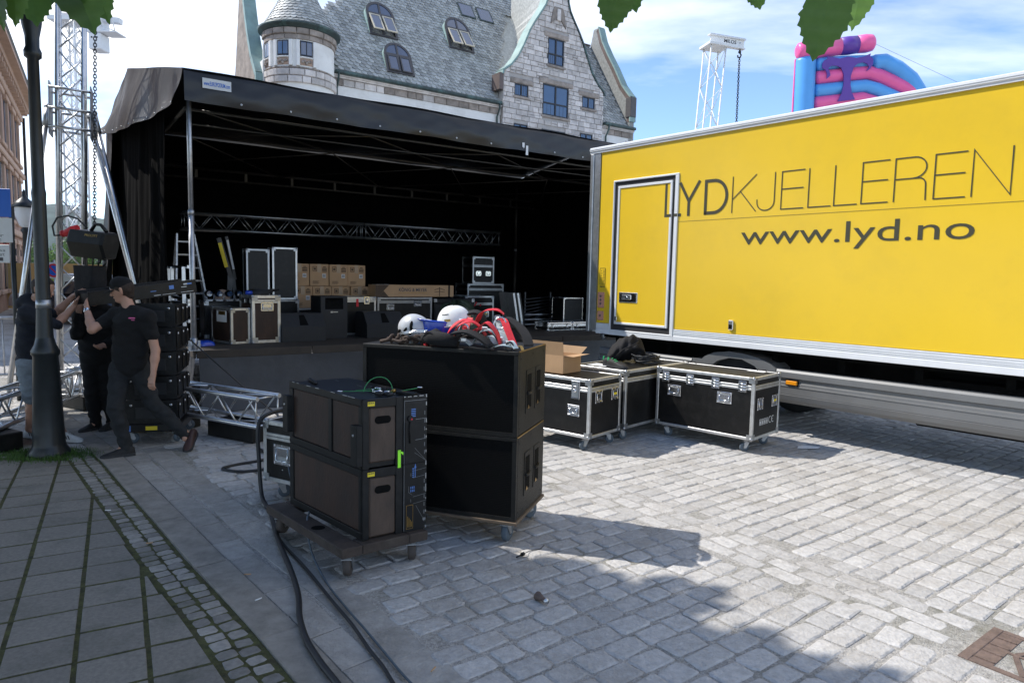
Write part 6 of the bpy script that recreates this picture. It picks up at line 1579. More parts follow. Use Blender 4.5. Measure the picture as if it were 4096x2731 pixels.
# ------------------------------------------------------------------ lattice towers
def lattice(par, w, z0, z1, bay, r, rb, m, tri=False, chord_name='chord', brace='brace', cross=True):
    h = w / 2; cs = [(-h, -h), (h, -h), (h, h), (-h, h)]
    for x, y in cs: MB().tube([(x, y, z0), (x, y, z1)], r, 10).build(chord_name, M_[m], par)
    n = max(1, round((z1 - z0) / bay)); dz = (z1 - z0) / n
    for k in range(n):
        a, b = z0 + k * dz, z0 + (k + 1) * dz
        for i in range(4):
            p, q_ = cs[i], cs[(i + 1) % 4]
            if (k + i) % 2: p, q_ = q_, p
            MB().tube([(p[0], p[1], a), (q_[0], q_[1], b)], rb, 6).build(brace, M_[m], par)
            if cross: MB().tube([(q_[0], q_[1], a), (p[0], p[1], b)], rb, 6).build(brace, M_[m], par)
def chain(label, top, bot, link=.05, r=.006, m='chain', name='chain', par=None):
    """welded links along a hanging line, each link turned a quarter against the last"""
    a, b = Vector(top), Vector(bot); d = (b - a); n = int(d.length / (link * .74)); d.normalize()
    x = d.orthogonal().normalized(); y = d.cross(x); q = MB()
    lw = link * .34
    ob = thing(name, label, 'chain', at(b.x, b.y, b.z))
    me = MB(); me.tube([(lw * math.cos(R(t2)), 0, (link * .5 - lw) * (1 if math.sin(R(t2)) >= 0 else -1) + lw * math.sin(R(t2))) for t2 in range(0, 360, 45)], r, 5, closed=True); me = me.mesh('link', M_[m])
    Rq = d.to_track_quat('Z', 'Y').to_matrix().to_4x4()
    for k in range(min(n, 300)):
        p = a + d * (k + .5) * link * .74 if n <= 300 else b - d * (k + .5) * link * .74
        o = bpy.data.objects.new('link', me); C.objects.link(o); o.parent = ob; o.matrix_local = Matrix.Translation(p - b) @ Rq @ Matrix.Rotation(R(90) * (k % 2), 4, 'Z')
    return ob
MT = Matrix.Translation((5.66, 22.3, 0)) @ Matrix.Rotation(R(3.4), 4, 'Y') @ Matrix.Rotation(R(12), 4, 'Z')
t = thing('truss_tower', 'white lattice truss tower with crane head rising behind the yellow truck', 'truss tower', MT)
lattice(t, .50, 0, 9.15, .62, .024, .012, 'white_paint', cross=False)
q = MB(); q.box(-.36, .36, -.36, .36, 9.15, 9.24, bev=.01); q.build('head_plate', M_['white_paint'], t)
q = MB(); q.box(-.25, 1.0, -.09, .09, 9.52, 9.55); q.box(-.25, 1.0, -.09, .09, 9.245, 9.275); q.box(-.18, .98, -.02, .02, 9.275, 9.52); q.build('head_beam', M_['white_paint'], t)
q = MB(); q.box(-.2, 1.0, -.05, .05, 9.56, 9.58); q.build('cap_strip', M_['alu_dull'], t)
tx = text_mb('MILOS', .42, .11, 0, True); tx.xf(Matrix.Translation((.28, -.025, 9.37))); tx.build('lettering', M_['sign_text'], t, recalc=False)
q = MB(); q.tube([(.84, -.02, 9.43), (.84, -.03, 9.43)], .03, 10); q.build('bolt', M_['alu_dull'], t)
hp = MT @ Vector((.86, 0, 9.24))
t = thing('lifting_hook', 'dark lifting hook hanging from the white tower head', 'hook', at(hp.x, hp.y, hp.z))
q = MB(); q.tube([(0, 0, 0), (0, 0, -.10), (.05, 0, -.17), (.02, 0, -.25), (-.05, 0, -.24), (-.06, 0, -.18)], .025, 8); q.build('hook', M_['chain'], t); MB().ball((0, 0, -.08), .05, 10, 6).build('swivel', M_['chain'], t)
chain('long chain hanging from the white tower head', (hp.x, hp.y, hp.z - .25), (hp.x + .02, hp.y, 2.6), link=.085, r=.011)

# ------------------------------------------------------------------ inflatable slide
t = thing('inflatable_slide', 'pink, blue and purple inflatable slide towering behind the truck', 'inflatable slide', at(0, 30, 0))
def seg(P, r, m, nm='tube', n=18):
    P = [Vector(p) for p in P]; pts = [P[0]]; 
    q = MB(); out = []; rr = []
    a = P[0]; b = P[-1]; d0 = (P[1] - P[0]).normalized(); d1 = (P[-1] - P[-2]).normalized()
    for k in (0, .3, .6, .85, 1): out.append(a + d0 * (r * .55 * (k - 1) + r * .55)); rr.append(r * math.sqrt(max(.0, 1 - (1 - k) ** 2)) if k else .02)
    out[-1] = a + d0 * r * .55
    for p in P[1:-1]: out.append(p); rr.append(r)
    for k in (1, .85, .6, .3, 0): out.append(b - d1 * (r * .55 * k)); rr.append(r * math.sqrt(max(.0, 1 - (1 - k) ** 2)) if k else .02)
    q.tube(out, rr, n, caps=False); q.build(nm, M_[m], t)
def bol(x0, x1, m, c0, c1):
    f_ = lambda x: 11.60 + .135 * (x - 11.82); k = []
    if c0: k += [(x0 + .02, .12), (x0 + .03, .24), (x0 + .10, .33)]
    k += [(x0 + (.22 if c0 else 0), .355), ((x0 + x1) / 2, .375), (x1 - (.22 if c1 else 0), .355)]
    if c1: k += [(x1 - .10, .33), (x1 - .03, .24), (x1 - .02, .12)]
    MB().tube([(x, 0, f_(x)) for x, r in k], [r for x, r in k], 22).build('bolster', M_[m], t)
bol(11.80, 13.62, 'inf_pink', 1, 0); bol(13.62, 14.34, 'inf_purple', 0, 0); bol(14.34, 15.08, 'inf_pink', 0, 1)
seg([(12.32, .1, 5.0), (12.28, .1, 8), (12.24, .1, 11.45)], .44, 'inf_blue', 'corner_tube')
MB().box(11.795, 11.84, .02, .12, 4, 11.3).build('edge_strip', M_['inf_pink'], t)
slab = [(12.6, 5), (12.6, 11.35), (14.9, 11.50), (15.40, 11.60), (15.8, 11.55), (16.25, 11.32), (16.65, 11.03), (17.0, 10.68), (17.22, 10.25), (17.30, 9.6), (17.32, 5)]
q = MB(); q.prism(slab, .10, 1.9, 'y'); q.build('side_wall', M_['inf_blue'], t)
P1 = [(15.0, 0, 11.18), (15.5, -.02, 11.25), (16.1, -.02, 10.98), (16.7, -.02, 10.55), (17.05, .0, 10.1), (17.1, 0, 9.4)]
seg(P1, .34, 'inf_blue', 'tube')
seg([(12.65, .08, 11.08), (13.8, .05, 11.18), (15.0, .05, 11.24)], .30, 'inf_blue')
seg([(12.65, .05, 10.53), (13.8, 0, 10.68), (14.9, 0, 10.80), (15.4, 0, 10.66), (16.3, 0, 10.28), (17.25, 0, 9.86)], .29, 'inf_pink')
seg([(12.65, .05, 10.0), (13.8, 0, 10.13), (14.8, 0, 10.24), (15.3, 0, 10.12), (16.2, 0, 9.75), (17.2, 0, 9.3)], .28, 'inf_blue')
seg([(12.65, .05, 9.48), (13.8, 0, 9.62), (14.7, 0, 9.72), (15.3, 0, 9.55), (16.2, 0, 9.15), (17.2, 0, 8.7)], .28, 'inf_pink')
seg([(12.65, .05, 8.95), (13.8, 0, 9.05), (14.7, 0, 9.15), (15.3, 0, 9.0), (17.2, 0, 8.2)], .28, 'inf_blue')
orn = [(12.80, 10.86), (12.79, 11.02), (12.86, 11.16), (13.02, 11.24), (12.95, 11.33), (13.2, 11.31), (13.5, 11.25), (13.85, 11.34), (14.2, 11.29), (14.55, 11.36), (14.80, 11.49), (14.78, 11.38), (14.92, 11.25), (14.92, 11.05), (14.82, 10.88), (14.66, 10.76), (14.76, 10.95), (14.68, 11.06), (14.5, 11.12), (14.3, 11.07), (14.13, 10.93), (14.02, 10.55), (14.03, 10.2), (14.10, 9.9), (14.26, 9.6), (13.53, 9.5), (13.68, 9.85), (13.74, 10.2), (13.72, 10.6), (13.6, 10.88), (13.4, 10.96), (13.18, 10.95), (13.06, 10.85), (13.12, 10.7), (13.16, 10.55), (13.02, 10.42), (13.02, 10.62), (12.95, 10.78)]
def bands_y(z, x):
    zz = z - .118 * (x - 13.8); return -.30 + .06 * abs(math.sin((zz - 10.42) * math.pi / .545))
n = len(orn); q = MB(); q.prism(orn, -.345, -.30, 'y'); q.build('ornament', M_['inf_purple'], t)
t2 = thing('guy_rope', 'thin guy rope running from the inflatable slide down to the right', 'rope', at(15.1, 30, 12)); MB().tube([(0, 0, 0), (6.2, -.3, -2.75), (13, -.5, -6.2)], .006, 5).build('rope', M_['chain'], t2)

# ------------------------------------------------------------------ sandstone house at the left
LB = fr(-26.4, 37.6, 148.7)      # local x runs along the facade towards the viewer
t = thing('sandstone_house', 'brown sandstone town house with projecting cornice at the left edge', 'building', LB)
random.seed(77)
MB().box(0, 24, -10, -.3, 0, 10.3).build('wall', M_['sandstone'], t)
q = MB()
for z in (3.3, 6.5, 9.55): q = MB().box(-.06, 24, -.30, -.12, z, z + .28, bev=.04).build('string_course', M_['sand_trim'], t)
for z0, z1, o in ((9.85, 10.1, .15), (10.1, 10.35, .45), (10.35, 10.5, .75), (10.5, 10.62, .55)): MB().box(-.4 - o * .4, 24, -.30, -.30 + o, z0, z1).build('cornice', M_['sand_trim'], t)
for k in range(30): MB().box(.1 + k * .8, .4 + k * .8, -.30, .1, 9.88, 10.08).build('corbel', M_['sand_trim'], t)
q = MB(); q.add([(-1, .5, 10.62), (24, .5, 10.62), (24, -5, 14.5), (-1, -5, 14.5)], [(0, 1, 2, 3)]); q.build('roof', M_['slate'], t)
for k in range(9):
    x = 1.1 + k * 2.5
    for z0, z1 in ((.9, 2.9), (4.0, 6.2), (7.1, 9.2)):
        for dx in (0, .75):
            w_ = MB().box(x + dx, x + dx + .62, -.302, -.28, z0, z1).build('window', M_['frame_dark'], t)
            MB().box(x + dx + .06, x + dx + .56, -.285, -.27, z0 + .08, z1 - .08).build('pane', M_['pane'], w_)
        MB().box(x - .12, x + 1.5, -.3, -.14, z1, z1 + .22, bev=.03).build('lintel', M_['sand_trim'], t); MB().box(x - .12, x + 1.5, -.3, -.12, z0 - .18, z0, bev=.03).build('sill', M_['sand_trim'], t)
        MB().box(x + .62, x + .75, -.3, -.2, z0, z1).build('mullion', M_['sand_trim'], t)
for k in range(120):      # rusticated courses near the corner, the only stretch in view
    zz = .3 + (k // 10) * .30; x = (k % 10) * .85 + (.42 if (k // 10) % 2 else 0)
    if any(x < 1.1 + j * 2.5 + 1.45 and x + .8 > 1.0 + j * 2.5 for j in range(4)) and .7 < zz < 3.2: continue
    MB().box(x, x + .82, -.30, -.235, zz, zz + .285, bev=.02).build('stone_block', M_['sandstone'], t)
MB().tube([(-.05, -.1, 9.8), (-.05, -.1, 0)], .07, 8).build('downpipe', M_['chain'], t)

# ------------------------------------------------------------------ tower crane far off
t = thing('tower_crane', 'white tower crane mast with counterweights seen behind the truss tower', 'crane', at(-44.2, 70, 0))
lattice(t, 1.45, 0, 34, 1.75, .10, .045, 'crane_white', cross=True)
for k in range(16): MB().tube([(.3 + .36 * math.cos(R(a)), .36 * math.sin(R(a)), 1.2 + k * 2) for a in range(0, 360, 40)], .022, 5, closed=True).build('ladder_hoop', M_['crane_white'], t)
for x in (.12, .48): MB().tube([(x, 0, 0), (x, 0, 34)], .028, 6).build('ladder_rail', M_['crane_white'], t)
for k in range(60): MB().tube([(.12, 0, .5 + k * .55), (.48, 0, .5 + k * .55)], .02, 5).build('ladder_rung', M_['crane_white'], t)
MB().box(-1.6, 1.4, -1.2, 1.2, 25.9, 26.3).build('slewing_platform', M_['crane_white'], t)
for x0, x1, z0, z1 in ((1.85, 3.35, 24.9, 26.9), (2.1, 3.3, 23.3, 24.85)):
    c = MB().box(x0, x1, -.8, .8, z0, z1, bev=.08).build('counterweight', M_['crane_white'], t)
    for x in (x0 + .35, x1 - .35): MB().tube([(x, -.83, z1 - .45), (x, -.78, z1 - .45)], .09, 8).build('lifting_eye', M_['chain'], c)
q = MB(); q.bar((-1, 0, 26.6), (4.9, 0, 26.2), .7, .5); q.build('counter_jib', M_['crane_white'], t)
for p, q_ in (((3.5, -.9, 25.4), (3.7, -.9, 27.6)), ((4.8, -.9, 25.0), (4.3, -.9, 27.2)), ((3.7, -.9, 27.6), (4.3, -.9, 27.2)), ((3.5, -.9, 26.2), (4.7, -.9, 26.0)), ((3.5, -.9, 25.4), (4.8, -.9, 25.0))): MB().tube([p, q_], .05, 6).build('guard_rail', M_['crane_white'], t)
MB().box(3.4, 4.9, -.9, .9, 24.9, 25.0).build('walkway', M_['crane_white'], t)
MB().box(-.9, .4, -.76, -.72, 27.0, 27.9).build('red_box', M_['red'], t)

# ------------------------------------------------------------------ hills, trees, hoarding, cars
random.seed(5)
def ridge(x): return 158 + 20 * math.sin(x * .004 + 1.0) + 9 * math.sin(x * .013) + 5 * math.sin(x * .031 + 2) - .00004 * (x + 700) ** 2
q = MB(); q.grid(160, 14, lambda a, b: (-1500 + 1500 * a, 1150 + 500 * b - 60 * math.sin(a * 9), max(-2, ridge(-1500 + 1500 * a) * math.sin(b * math.pi / 2) ** .8 * (.9 + .1 * math.sin(a * 60 + b * 9)) + 3 * math.sin(a * 170 + b * 23) * b)))
struct(q.build('hills', M_['hill']))
def crown(par, c, r, n, size, m, name='crown', seed=1, lobes=7, test=None):
    rg = random.Random(seed); q = MB(); ls = []
    for k in range(lobes):
        v = Vector((rg.gauss(0, 1), rg.gauss(0, 1), rg.gauss(0, .7))).normalized() * rg.uniform(.35, .75); ls.append((Vector((v.x * r[0], v.y * r[1], v.z * r[2])), rg.uniform(.35, .6)))
    k = 0; tries = 0
    while k < n and tries < n * 4:
        tries += 1; lo, lr = rg.choice(ls); v = Vector((rg.gauss(0, 1), rg.gauss(0, 1), rg.gauss(0, 1))).normalized() * rg.random() ** .4 * lr
        p = Vector(c) + lo + Vector((v.x * r[0], v.y * r[1], v.z * r[2]))
        if test and not test(p): continue
        s_ = size * rg.uniform(.6, 1.3); a = Vector((rg.gauss(0, 1), rg.gauss(0, 1), rg.gauss(0, .6))).normalized(); b = a.orthogonal().normalized(); w = a.cross(b)
        q.add([p - b * s_ * .5, p + w * s_ * .32, p + b * s_ * .6, p - w * s_ * .32], [(0, 1, 2, 3)]); k += 1
    return q.build(name, M_[m], par, recalc=False)
for k, (x, y, h, w, lb) in enumerate(((-33.6, 50, 4.6, 2.3, 'round green tree beyond the hoarding, just right of the lamp post'), (-30.6, 48, 4.0, 2.0, 'green tree seen through the lattice of the truss tower'), (-27.2, 50, 3.9, 2.4, 'dark green tree beyond the hoarding below the hoist'), (-36.6, 50, 5.2, 2.2, 'taller green tree left of the lamp post beyond the hoarding'))):
    t = thing('tree', lb, 'tree', at(x, y, 0), 'trees beyond the hoarding')
    q = MB(); q.tube([(0, 0, 0), (.05, 0, h * .3), (0, .05, h * .6)], [.16, .12, .06], 8)
    for j in range(5): a = j * 1.3; q.tube([(.03, 0, h * (.25 + .06 * j)), (w * .4 * math.cos(a), w * .4 * math.sin(a), h * (.45 + .07 * j))], [.06, .02], 6)
    q.build('trunk', M_['bark'], t); crown(t, (0, 0, h * .62), (w, w, h * .42), 1600, .22, 'leaf_far', seed=k + 3)
hoard = thing('hoarding', 'plain yellow brown board hoarding across the far end of the street', 'hoarding', at(-22, 29.5, 0))
for k in range(9): MB().box(k * 1.22, k * 1.22 + 1.212, -.02, .02, .05, 2.0 + .01 * (k % 3)).build('board', M_['hoarding'], hoard)
for k in range(10): MB().box(k * 1.22 - .05, k * 1.22 + .04, .025, .10, 0, 1.9).build('post', M_['plywood'], hoard)
def car(label, M, m, L_=4.4, w=1.75, h=1.48):
    t = thing('parked_car', label, 'car', M, 'parked cars')
    prof = [(-.0, .35), (.02, .62), (.12, .80), (1.05, .93), (1.75, 1.40), (2.2, h), (3.2, h - .02), (3.85, 1.02), (4.3, .95), (4.4, .60), (4.38, .32)]
    n = len(prof); q = MB(); vs = []
    for j, (yy, sc, cr_) in enumerate(((-.5, .93, 0), (-.47, 1, 0), (.47, 1, 0), (.5, .93, 0))):
        for x, z in prof:
            tap = .82 if z > 1.05 else 1; vs.append((x, yy * w * tap, z if sc == 1 else z * .985))
    q.add(vs, [(j * n + i, j * n + i + 1, (j + 1) * n + i + 1, (j + 1) * n + i) for j in range(3) for i in range(n - 1)] + [tuple(range(n)), tuple(range(3 * n, 4 * n))], 0, True); q.build('body', M_[m], t)
    for s_ in (-1, 1):
        for P in (((1.30, 1.0), (1.82, 1.34), (2.28, 1.40), (2.28, 1.0)), ((2.36, 1.0), (2.36, 1.40), (3.1, 1.38), (3.6, 1.02))):
            q = MB(); q.add([(x, s_ * w * (.5 - .085 * (z - 1.0) / .4), z) for x, z in P], [(0, 1, 2, 3)]); q.v = [(x, y + s_ * .004, z) for x, y, z in q.v]; q.build('side_window', M_['car_glass'], t)
        for x in (.85, 3.5):
            wh = MB().lathe([(.20, -.09), (.30, -.10), (.32, -.07), (.32, .07), (.30, .10), (.20, .09)], 24, (x, s_ * (w / 2 - .10), .32), ax='y').build('wheel', M_['rubber'], t)
            MB().lathe([(0, s_ * .095), (.08, s_ * .10), (.20, s_ * .08)], 20, (x, s_ * (w / 2 - .10), .32), ax='y').build('rim', M_['alu'], wh)
    q = MB(); q.add([(1.10, -w * .42, .96), (1.10, w * .42, .96), (1.74, w * .36, 1.39), (1.74, -w * .36, 1.39)], [(0, 1, 2, 3)]); q.v = [(x - .012, y, z + .012) for x, y, z in q.v]; q.build('windscreen', M_['car_glass'], t)
    return t
car('black parked car seen under the hanging hoist', at(-15.9, 23.3, 0, R(-12)), 'car_paint')
car('white parked car behind the black one, in front of the hoarding', at(-19.2, 27.0, 0, R(-8)), 'car_white', h=1.62)
t = thing('high_vis_vest', 'bright yellow green vest hung on the rail by the hoarding', 'vest', at(-17.2, 25.4, 0))
q = MB(); q.prism([(-.25, 1.05), (.25, 1.05), (.28, 1.5), (.12, 1.66), (-.12, 1.66), (-.28, 1.5)], -.08, .08, 'y'); q.build('vest', M_['hivis'], t); MB().tube([(0, 0, 0), (0, 0, 1.6)], .03, 8).build('pole', M_['galv'], t)
t = thing('no_stopping_sign', 'round red and blue no stopping sign near the hoarding', 'sign', at(-13.55, 20.2, 0))
MB().tube([(0, .03, 0), (0, .03, 2.05)], .03, 8).build('pole', M_['galv'], t)
MB().box(-.22, .22, 0, .02, 1.50, 1.98, bev=.01).build('plate', M_['sign_white'], t)
MB().lathe([(0, -.004), (.15, -.004)], 24, (0, 0, 1.74), ax='y').build('disc', M_['sign_blue'], t); MB().lathe([(.15, -.006), (.20, -.006)], 24, (0, 0, 1.74), ax='y').build('red_ring', M_['red_web'], t)
q = MB(); q.bar((-.11, -.007, 1.85), (.11, -.007, 1.63), .002, .04); q.build('red_bar', M_['red_web'], t)

# ------------------------------------------------------------------ street lamps and parking sign
def lamp_post(label, M):
    t = thing('street_lamp', label, 'street lamp', M, 'street lamps')
    oct_ = lambda r: r
    q = MB(); q.lathe([(.182, 0), (.182, .025), (.146, .08), (.138, .11), (.106, .96), (.120, .98), (.121, 1.01), (.092, 1.07), (.074, 1.14)], 24); q.build('base', M_['lamp_paint'], t)
    q = MB(); q.lathe([(.074, 1.14), (.061, 1.42), (.058, 2.45), (.061, 2.50), (.053, 2.55), (.047, 3.72), (.070, 3.74), (.072, 3.79), (.056, 3.83), (.058, 3.92), (.078, 4.02), (.098, 4.18), (.085, 4.25)], 24); q.build('pole', M_['lamp_paint'], t)
    q = MB(); q.lathe([(.061, 1.42), (.064, 1.42), (.063, 1.50), (.059, 1.50)], 24); q.build('metal_band', M_['galv'], t)
    q = MB(); q.lathe([(.085, 4.25), (.16, 4.32), (.23, 4.5), (.24, 4.7), (.21, 4.85)], 24); q.build('globe', M_['globe'], t)
    q = MB(); q.lathe([(.26, 4.85), (.27, 4.88), (.2, 4.98), (.07, 5.07), (.03, 5.2), (0, 5.3)], 24); q.build('cap', M_['lamp_paint'], t)
    for s_ in (-1, 1): MB().tube([(s_ * .09, 0, 4.12), (s_ * .24, 0, 4.28), (s_ * .29, 0, 4.6), (s_ * .26, 0, 4.85)], .016, 8).build('arm', M_['lamp_paint'], t)
    return t
lamp_post('black street lamp post with ribbed base standing in front at the left', at(-4.485, 6.52, 0))
t = thing('street_lamp', 'distant small lantern street lamp by the sandstone house', 'street lamp', at(-10.0, 14.1, 0), 'street lamps')
MB().lathe([(.12, 0), (.12, .7), (.07, .75), (.055, 2.5), (.09, 2.56), (.05, 2.62)], 16).build('pole', M_['lamp_paint'], t)
MB().lathe([(.06, 2.62), (.10, 2.66), (.165, 2.84), (.175, 3.02)], 20).build('globe', M_['globe'], t)
MB().lathe([(.22, 3.02), (.225, 3.05), (.15, 3.14), (.06, 3.22), (.03, 3.30), (.035, 3.33), (0, 3.40)], 20).build('cap', M_['lamp_paint'], t)
t = thing('parking_sign', 'blue parking sign with white time plates cut by the left edge', 'sign', at(-7.08, 9.05, 0, R(8)))
MB().tube([(.42, .04, 0), (.42, .04, 2.6)], .03, 10).build('pole', M_['lamp_paint'], t)
b = MB().box(-.25, .44, 0, .012, 2.46, 2.83, bev=.01).build('blue_plate', M_['sign_blue'], t); q = MB(); q.lathe([(.04, -.002), (.12, -.002)], 20, (.02, 0, 2.66), ax='y'); q.box(-.10, -.04, -.003, -.001, 2.5, 2.78); q.build('letter', M_['sign_white'], b)
b = MB().box(-.25, .445, 0, .012, 2.13, 2.45, bev=.01).build('time_plate', M_['sign_white'], t)
for s_, x, z, w, h_ in (('8-16', -.02, 2.335, .27, .075), ('(8-16)', -.1, 2.255, .33, .06), ('timer', .09, 2.20, .25, .04), ('kort', .13, 2.150, .18, .04)):
    q = text_mb(s_, w, h_, .0015); q.xf(Matrix.Translation((x, 0, z))); q.build('lettering', M_['sign_text'], b, recalc=False)
b = MB().box(-.25, .40, 0, .012, 1.86, 2.10, bev=.008).build('lower_plate', M_['sign_white'], t); MB().box(-.25, .40, -.004, 0, 2.105, 2.115).build('red_line', M_['red'], t)
for s_, x, z, w, h_ in (('p-plass', .10, 2.0, .25, .04), ('reservert', .12, 1.95, .22, .035)):
    q = text_mb(s_, w, h_, .0015); q.xf(Matrix.Translation((x, 0, z))); q.build('lettering', M_['sign_text'], b, recalc=False)
MB().box(.23, .32, -.002, 0, 1.885, 1.93).build('pictogram', M_['sign_text'], b)
t = thing('steel_barrier', 'galvanised steel barrier railing behind the man in shorts', 'barrier', at(-7.6, 9.6, 0, R(15)))
for a, b in (((-.9, 0, 1.05), (.75, 0, 1.10)), ((-.9, 0, .25), (.75, 0, .28))): MB().tube([a, b], .02, 8).build('rail', M_['galv'], t)
for k in range(9): MB().tube([(-.85 + k * .2, 0, .25), (-.85 + k * .2, 0, 1.08)], .009, 6).build('bar', M_['galv'], t)
for x in (-.88, .73): MB().tube([(x, 0, 0), (x, 0, 1.08)], .022, 8).build('post', M_['galv'], t)
# ------------------------------------------------------------------ truss base, tower, braces
GT = 'trusses'
def along(p, q_, z): d = Vector(q_) - Vector(p); return Matrix.Translation((p[0], p[1], z)) @ Matrix.Rotation(math.atan2(d.y, d.x), 4, 'Z'), d.length
M0, L0 = along((-5.42, 8.72), (-2.55, 7.10), .205)
t = truss('base_truss', 'aluminium box truss lying in front of the grey stage skirt', M0, L0, bays=6, r=.025, rb=.010, group=GT)
M0, L0 = along((-5.66, 8.62), (-5.02, 5.75), .205)
truss('base_truss', 'aluminium box truss lying behind the lamp post foot, running to the left edge', M0, L0, bays=6, r=.025, rb=.010, group=GT)
t = thing('truss_corner', 'aluminium corner block joining the two base trusses', 'truss corner', at(-5.62, 8.85, .205, R(-50)))
for x in (-.145, .145):
    for y in (-.145, .145): MB().tube([(x, y, -.02), (x, y, .31)], .026, 10).build('upright', M_['alu'], t)
for z in (0, .29):
    for a, b in (((-.145, -.145), (.145, -.145)), ((.145, -.145), (.145, .145)), ((.145, .145), (-.145, .145)), ((-.145, .145), (-.145, -.145))): MB().tube([(*a, z), (*b, z)], .024, 10).build('tie', M_['alu'], t)
for x, y, lb in ((-3.95, 7.85, 'black wooden block under the truss beside the brown shoe'), (-2.9, 7.35, 'black wooden block under the truss near the small flight case'), (-5.2, 6.7, 'black wooden block under the left truss'), (-5.62, 8.85, 'black wooden block under the truss corner')):
    q = MB(); q.box(-.42, .30, -.16, .16, 0, .178, bev=.01); tag(q.build('support_block', M_['black_ply'], None, at(x, y, .001, R(-29))), lb, 'block', 'blocks under the trusses')
q = MB(); q.box(-.16, .16, -.12, .12, 0, .03); tag(q.build('wood_board', M_['carton_dark'], None, at(-4.22, 7.62, .004, R(-20))), 'flat brown board on the setts beside the truss', 'board')
tw = thing('truss_tower', 'aluminium truss tower with sleeve block, rising behind the lamp post', 'truss tower', Matrix.Translation((-6.33, 9.75, .12)) @ Matrix.Rotation(R(1.9), 4, 'Y') @ Matrix.Rotation(R(28), 4, 'Z'))
lattice(tw, .30, .05, 6.6, .33, .029, .011, 'alu', cross=False)
q = MB(); q.box(-.24, .24, -.24, .24, 0, .05); q.build('base_plate', M_['galv'], tw)
for k, (x, y) in enumerate(((-.24, 0), (.24, 0), (0, -.24), (0, .24))):
    q = MB(); (q.box(x - .008, x + .008, -.20, .20, 3.50, 4.20, bev=.004) if y == 0 else q.box(-.20, .20, y - .008, y + .008, 3.50, 4.20, bev=.004)) if k < 2 else None
    if q.v: q.build('sleeve_plate', M_['galv'], tw)
for z in (3.60, 3.85, 4.12):
    for y in (-.20, .20): MB().tube([(-.25, y, z), (.25, y, z)], .018, 8).build('sleeve_rod', M_['alu'], tw)
for a, b in (((-.26, -.1, 3.86), (-.62, -1.05, -.05)), ((.27, -.1, 3.86), (1.15, -1.0, -.05)), ((.2, .25, 3.86), (1.1, 1.0, -.05))):
    br = MB().tube([a, b], .032, 12).build('brace_leg', M_['alu'], tw)
    q = MB(); q.tube([(Vector(a).lerp(Vector(b), .0)), (Vector(a).lerp(Vector(b), .07))], .042, 12); q.ball(a, .05, 10, 6); q.build('brace_joint', M_['galv'], br)
for a in ((-.6, -1.0), (1.1, -.97)):
    q = MB(); q.bar((a[0] * .2, a[1] * .2, .10), (a[0] * 1.15, a[1] * 1.15, .06), .06, .08); q.build('outrigger', M_['galv'], tw)
# hoist, hook chain, bag
hx, hy = -4.58, 7.52
chain('long dark hoist chain hanging down from the truss tower top', (hx + .10, hy + .05, 5.6), (hx, hy, 2.235), link=.044, r=.0054)
ht = thing('chain_hoist', 'black electric chain hoist body with red plug, hanging over the workers', 'chain hoist', at(-4.60, 7.5, 2.06, R(-12)) @ Matrix.Rotation(R(5), 4, 'Y'))
prof = [(-.135, .02), (-.10, .15), (.10, .16), (.135, .03), (.09, -.13), (-.07, -.14)]
q = MB()
for x0, x1, k in ((-.22, .24, 1),):
    n = len(prof); vs = []
    for x, s_ in ((x0, .86), (x0 + .03, 1), (x1 - .03, 1), (x1, .86)): vs += [(x, y * s_, z * s_) for y, z in prof]
    q.add(vs, [(j * n + i, j * n + (i + 1) % n, (j + 1) * n + (i + 1) % n, (j + 1) * n + i) for j in range(3) for i in range(n)] + [tuple(range(n)), tuple(range(3 * n, 4 * n))])
q.build('housing', M_['black_metal'], ht)
tx = text_mb('PROLYFT', .16, .025, 0, True); tx.xf(Matrix.Translation((.02, -.128, .095)) @ Matrix.Rotation(R(-12), 4, 'X')); tx.build('lettering', M_['brass'], ht, recalc=False)
MB().tube([(.0, -.02, .155), (.05, -.02, .23), (.12, -.02, .23), (.20, -.02, .16)], .018, 8).build('handle', M_['black_metal'], ht)
MB().tube([(-.16, -.03, .17), (-.22, -.04, .15), (-.31, -.05, .09)], .036, 10).build('red_plug', M_['red_web'], ht)
q = MB(); q.lathe([(.030, 0), (.038, .005), (.038, .03), (.030, .035)], 12); q.xf(Matrix.Translation((-.34, -.052, .085)) @ Matrix.Rotation(R(65), 4, 'Y')); q.build('plug_collar', M_['red'], ht)
MB().tube([(-.35, -.05, .075), (-.43, -.06, .06), (-.46, -.06, .16), (-.40, -.06, .26), (-.28, -.05, .29), (-.16, -.04, .27), (-.05, -.02, .18)], .010, 8).build('power_cable', M_['cable'], ht)
for x in (-.10, .02, .09): MB().tube([(x, 0, -.12), (x, 0, -.22)], .008, 6).build('chain_stub', M_['chain'], ht)
MB().tube([(.14 + .035 * math.cos(R(a)), 0, -.17 + .04 * math.sin(R(a))) for a in range(-60, 240, 30)], .013, 8).build('load_hook', M_['chain'], ht)
bg_ = MB()
def bagf(a, b):
    th = 2 * math.pi * a; c_ = abs(math.cos(th)) ** .35 * math.copysign(1, math.cos(th)); s_ = abs(math.sin(th)) ** .35 * math.copysign(1, math.sin(th)); k = 1 - .10 * b + .02 * math.sin(6 * th + 4 * b)
    return (.145 * c_ * k, .11 * s_ * k, -.22 - .30 * b)
bg_.grid(32, 8, bagf); b = len(bg_.v); bg_.add([bagf(i / 32, 1) for i in range(32)], [tuple(range(32))])
tag(bg_.build('chain_bag', M_['bag'], None, at(-4.63, 7.5, 2.06, R(-12))), 'black cloth chain bag hanging under the hoist', 'chain bag')
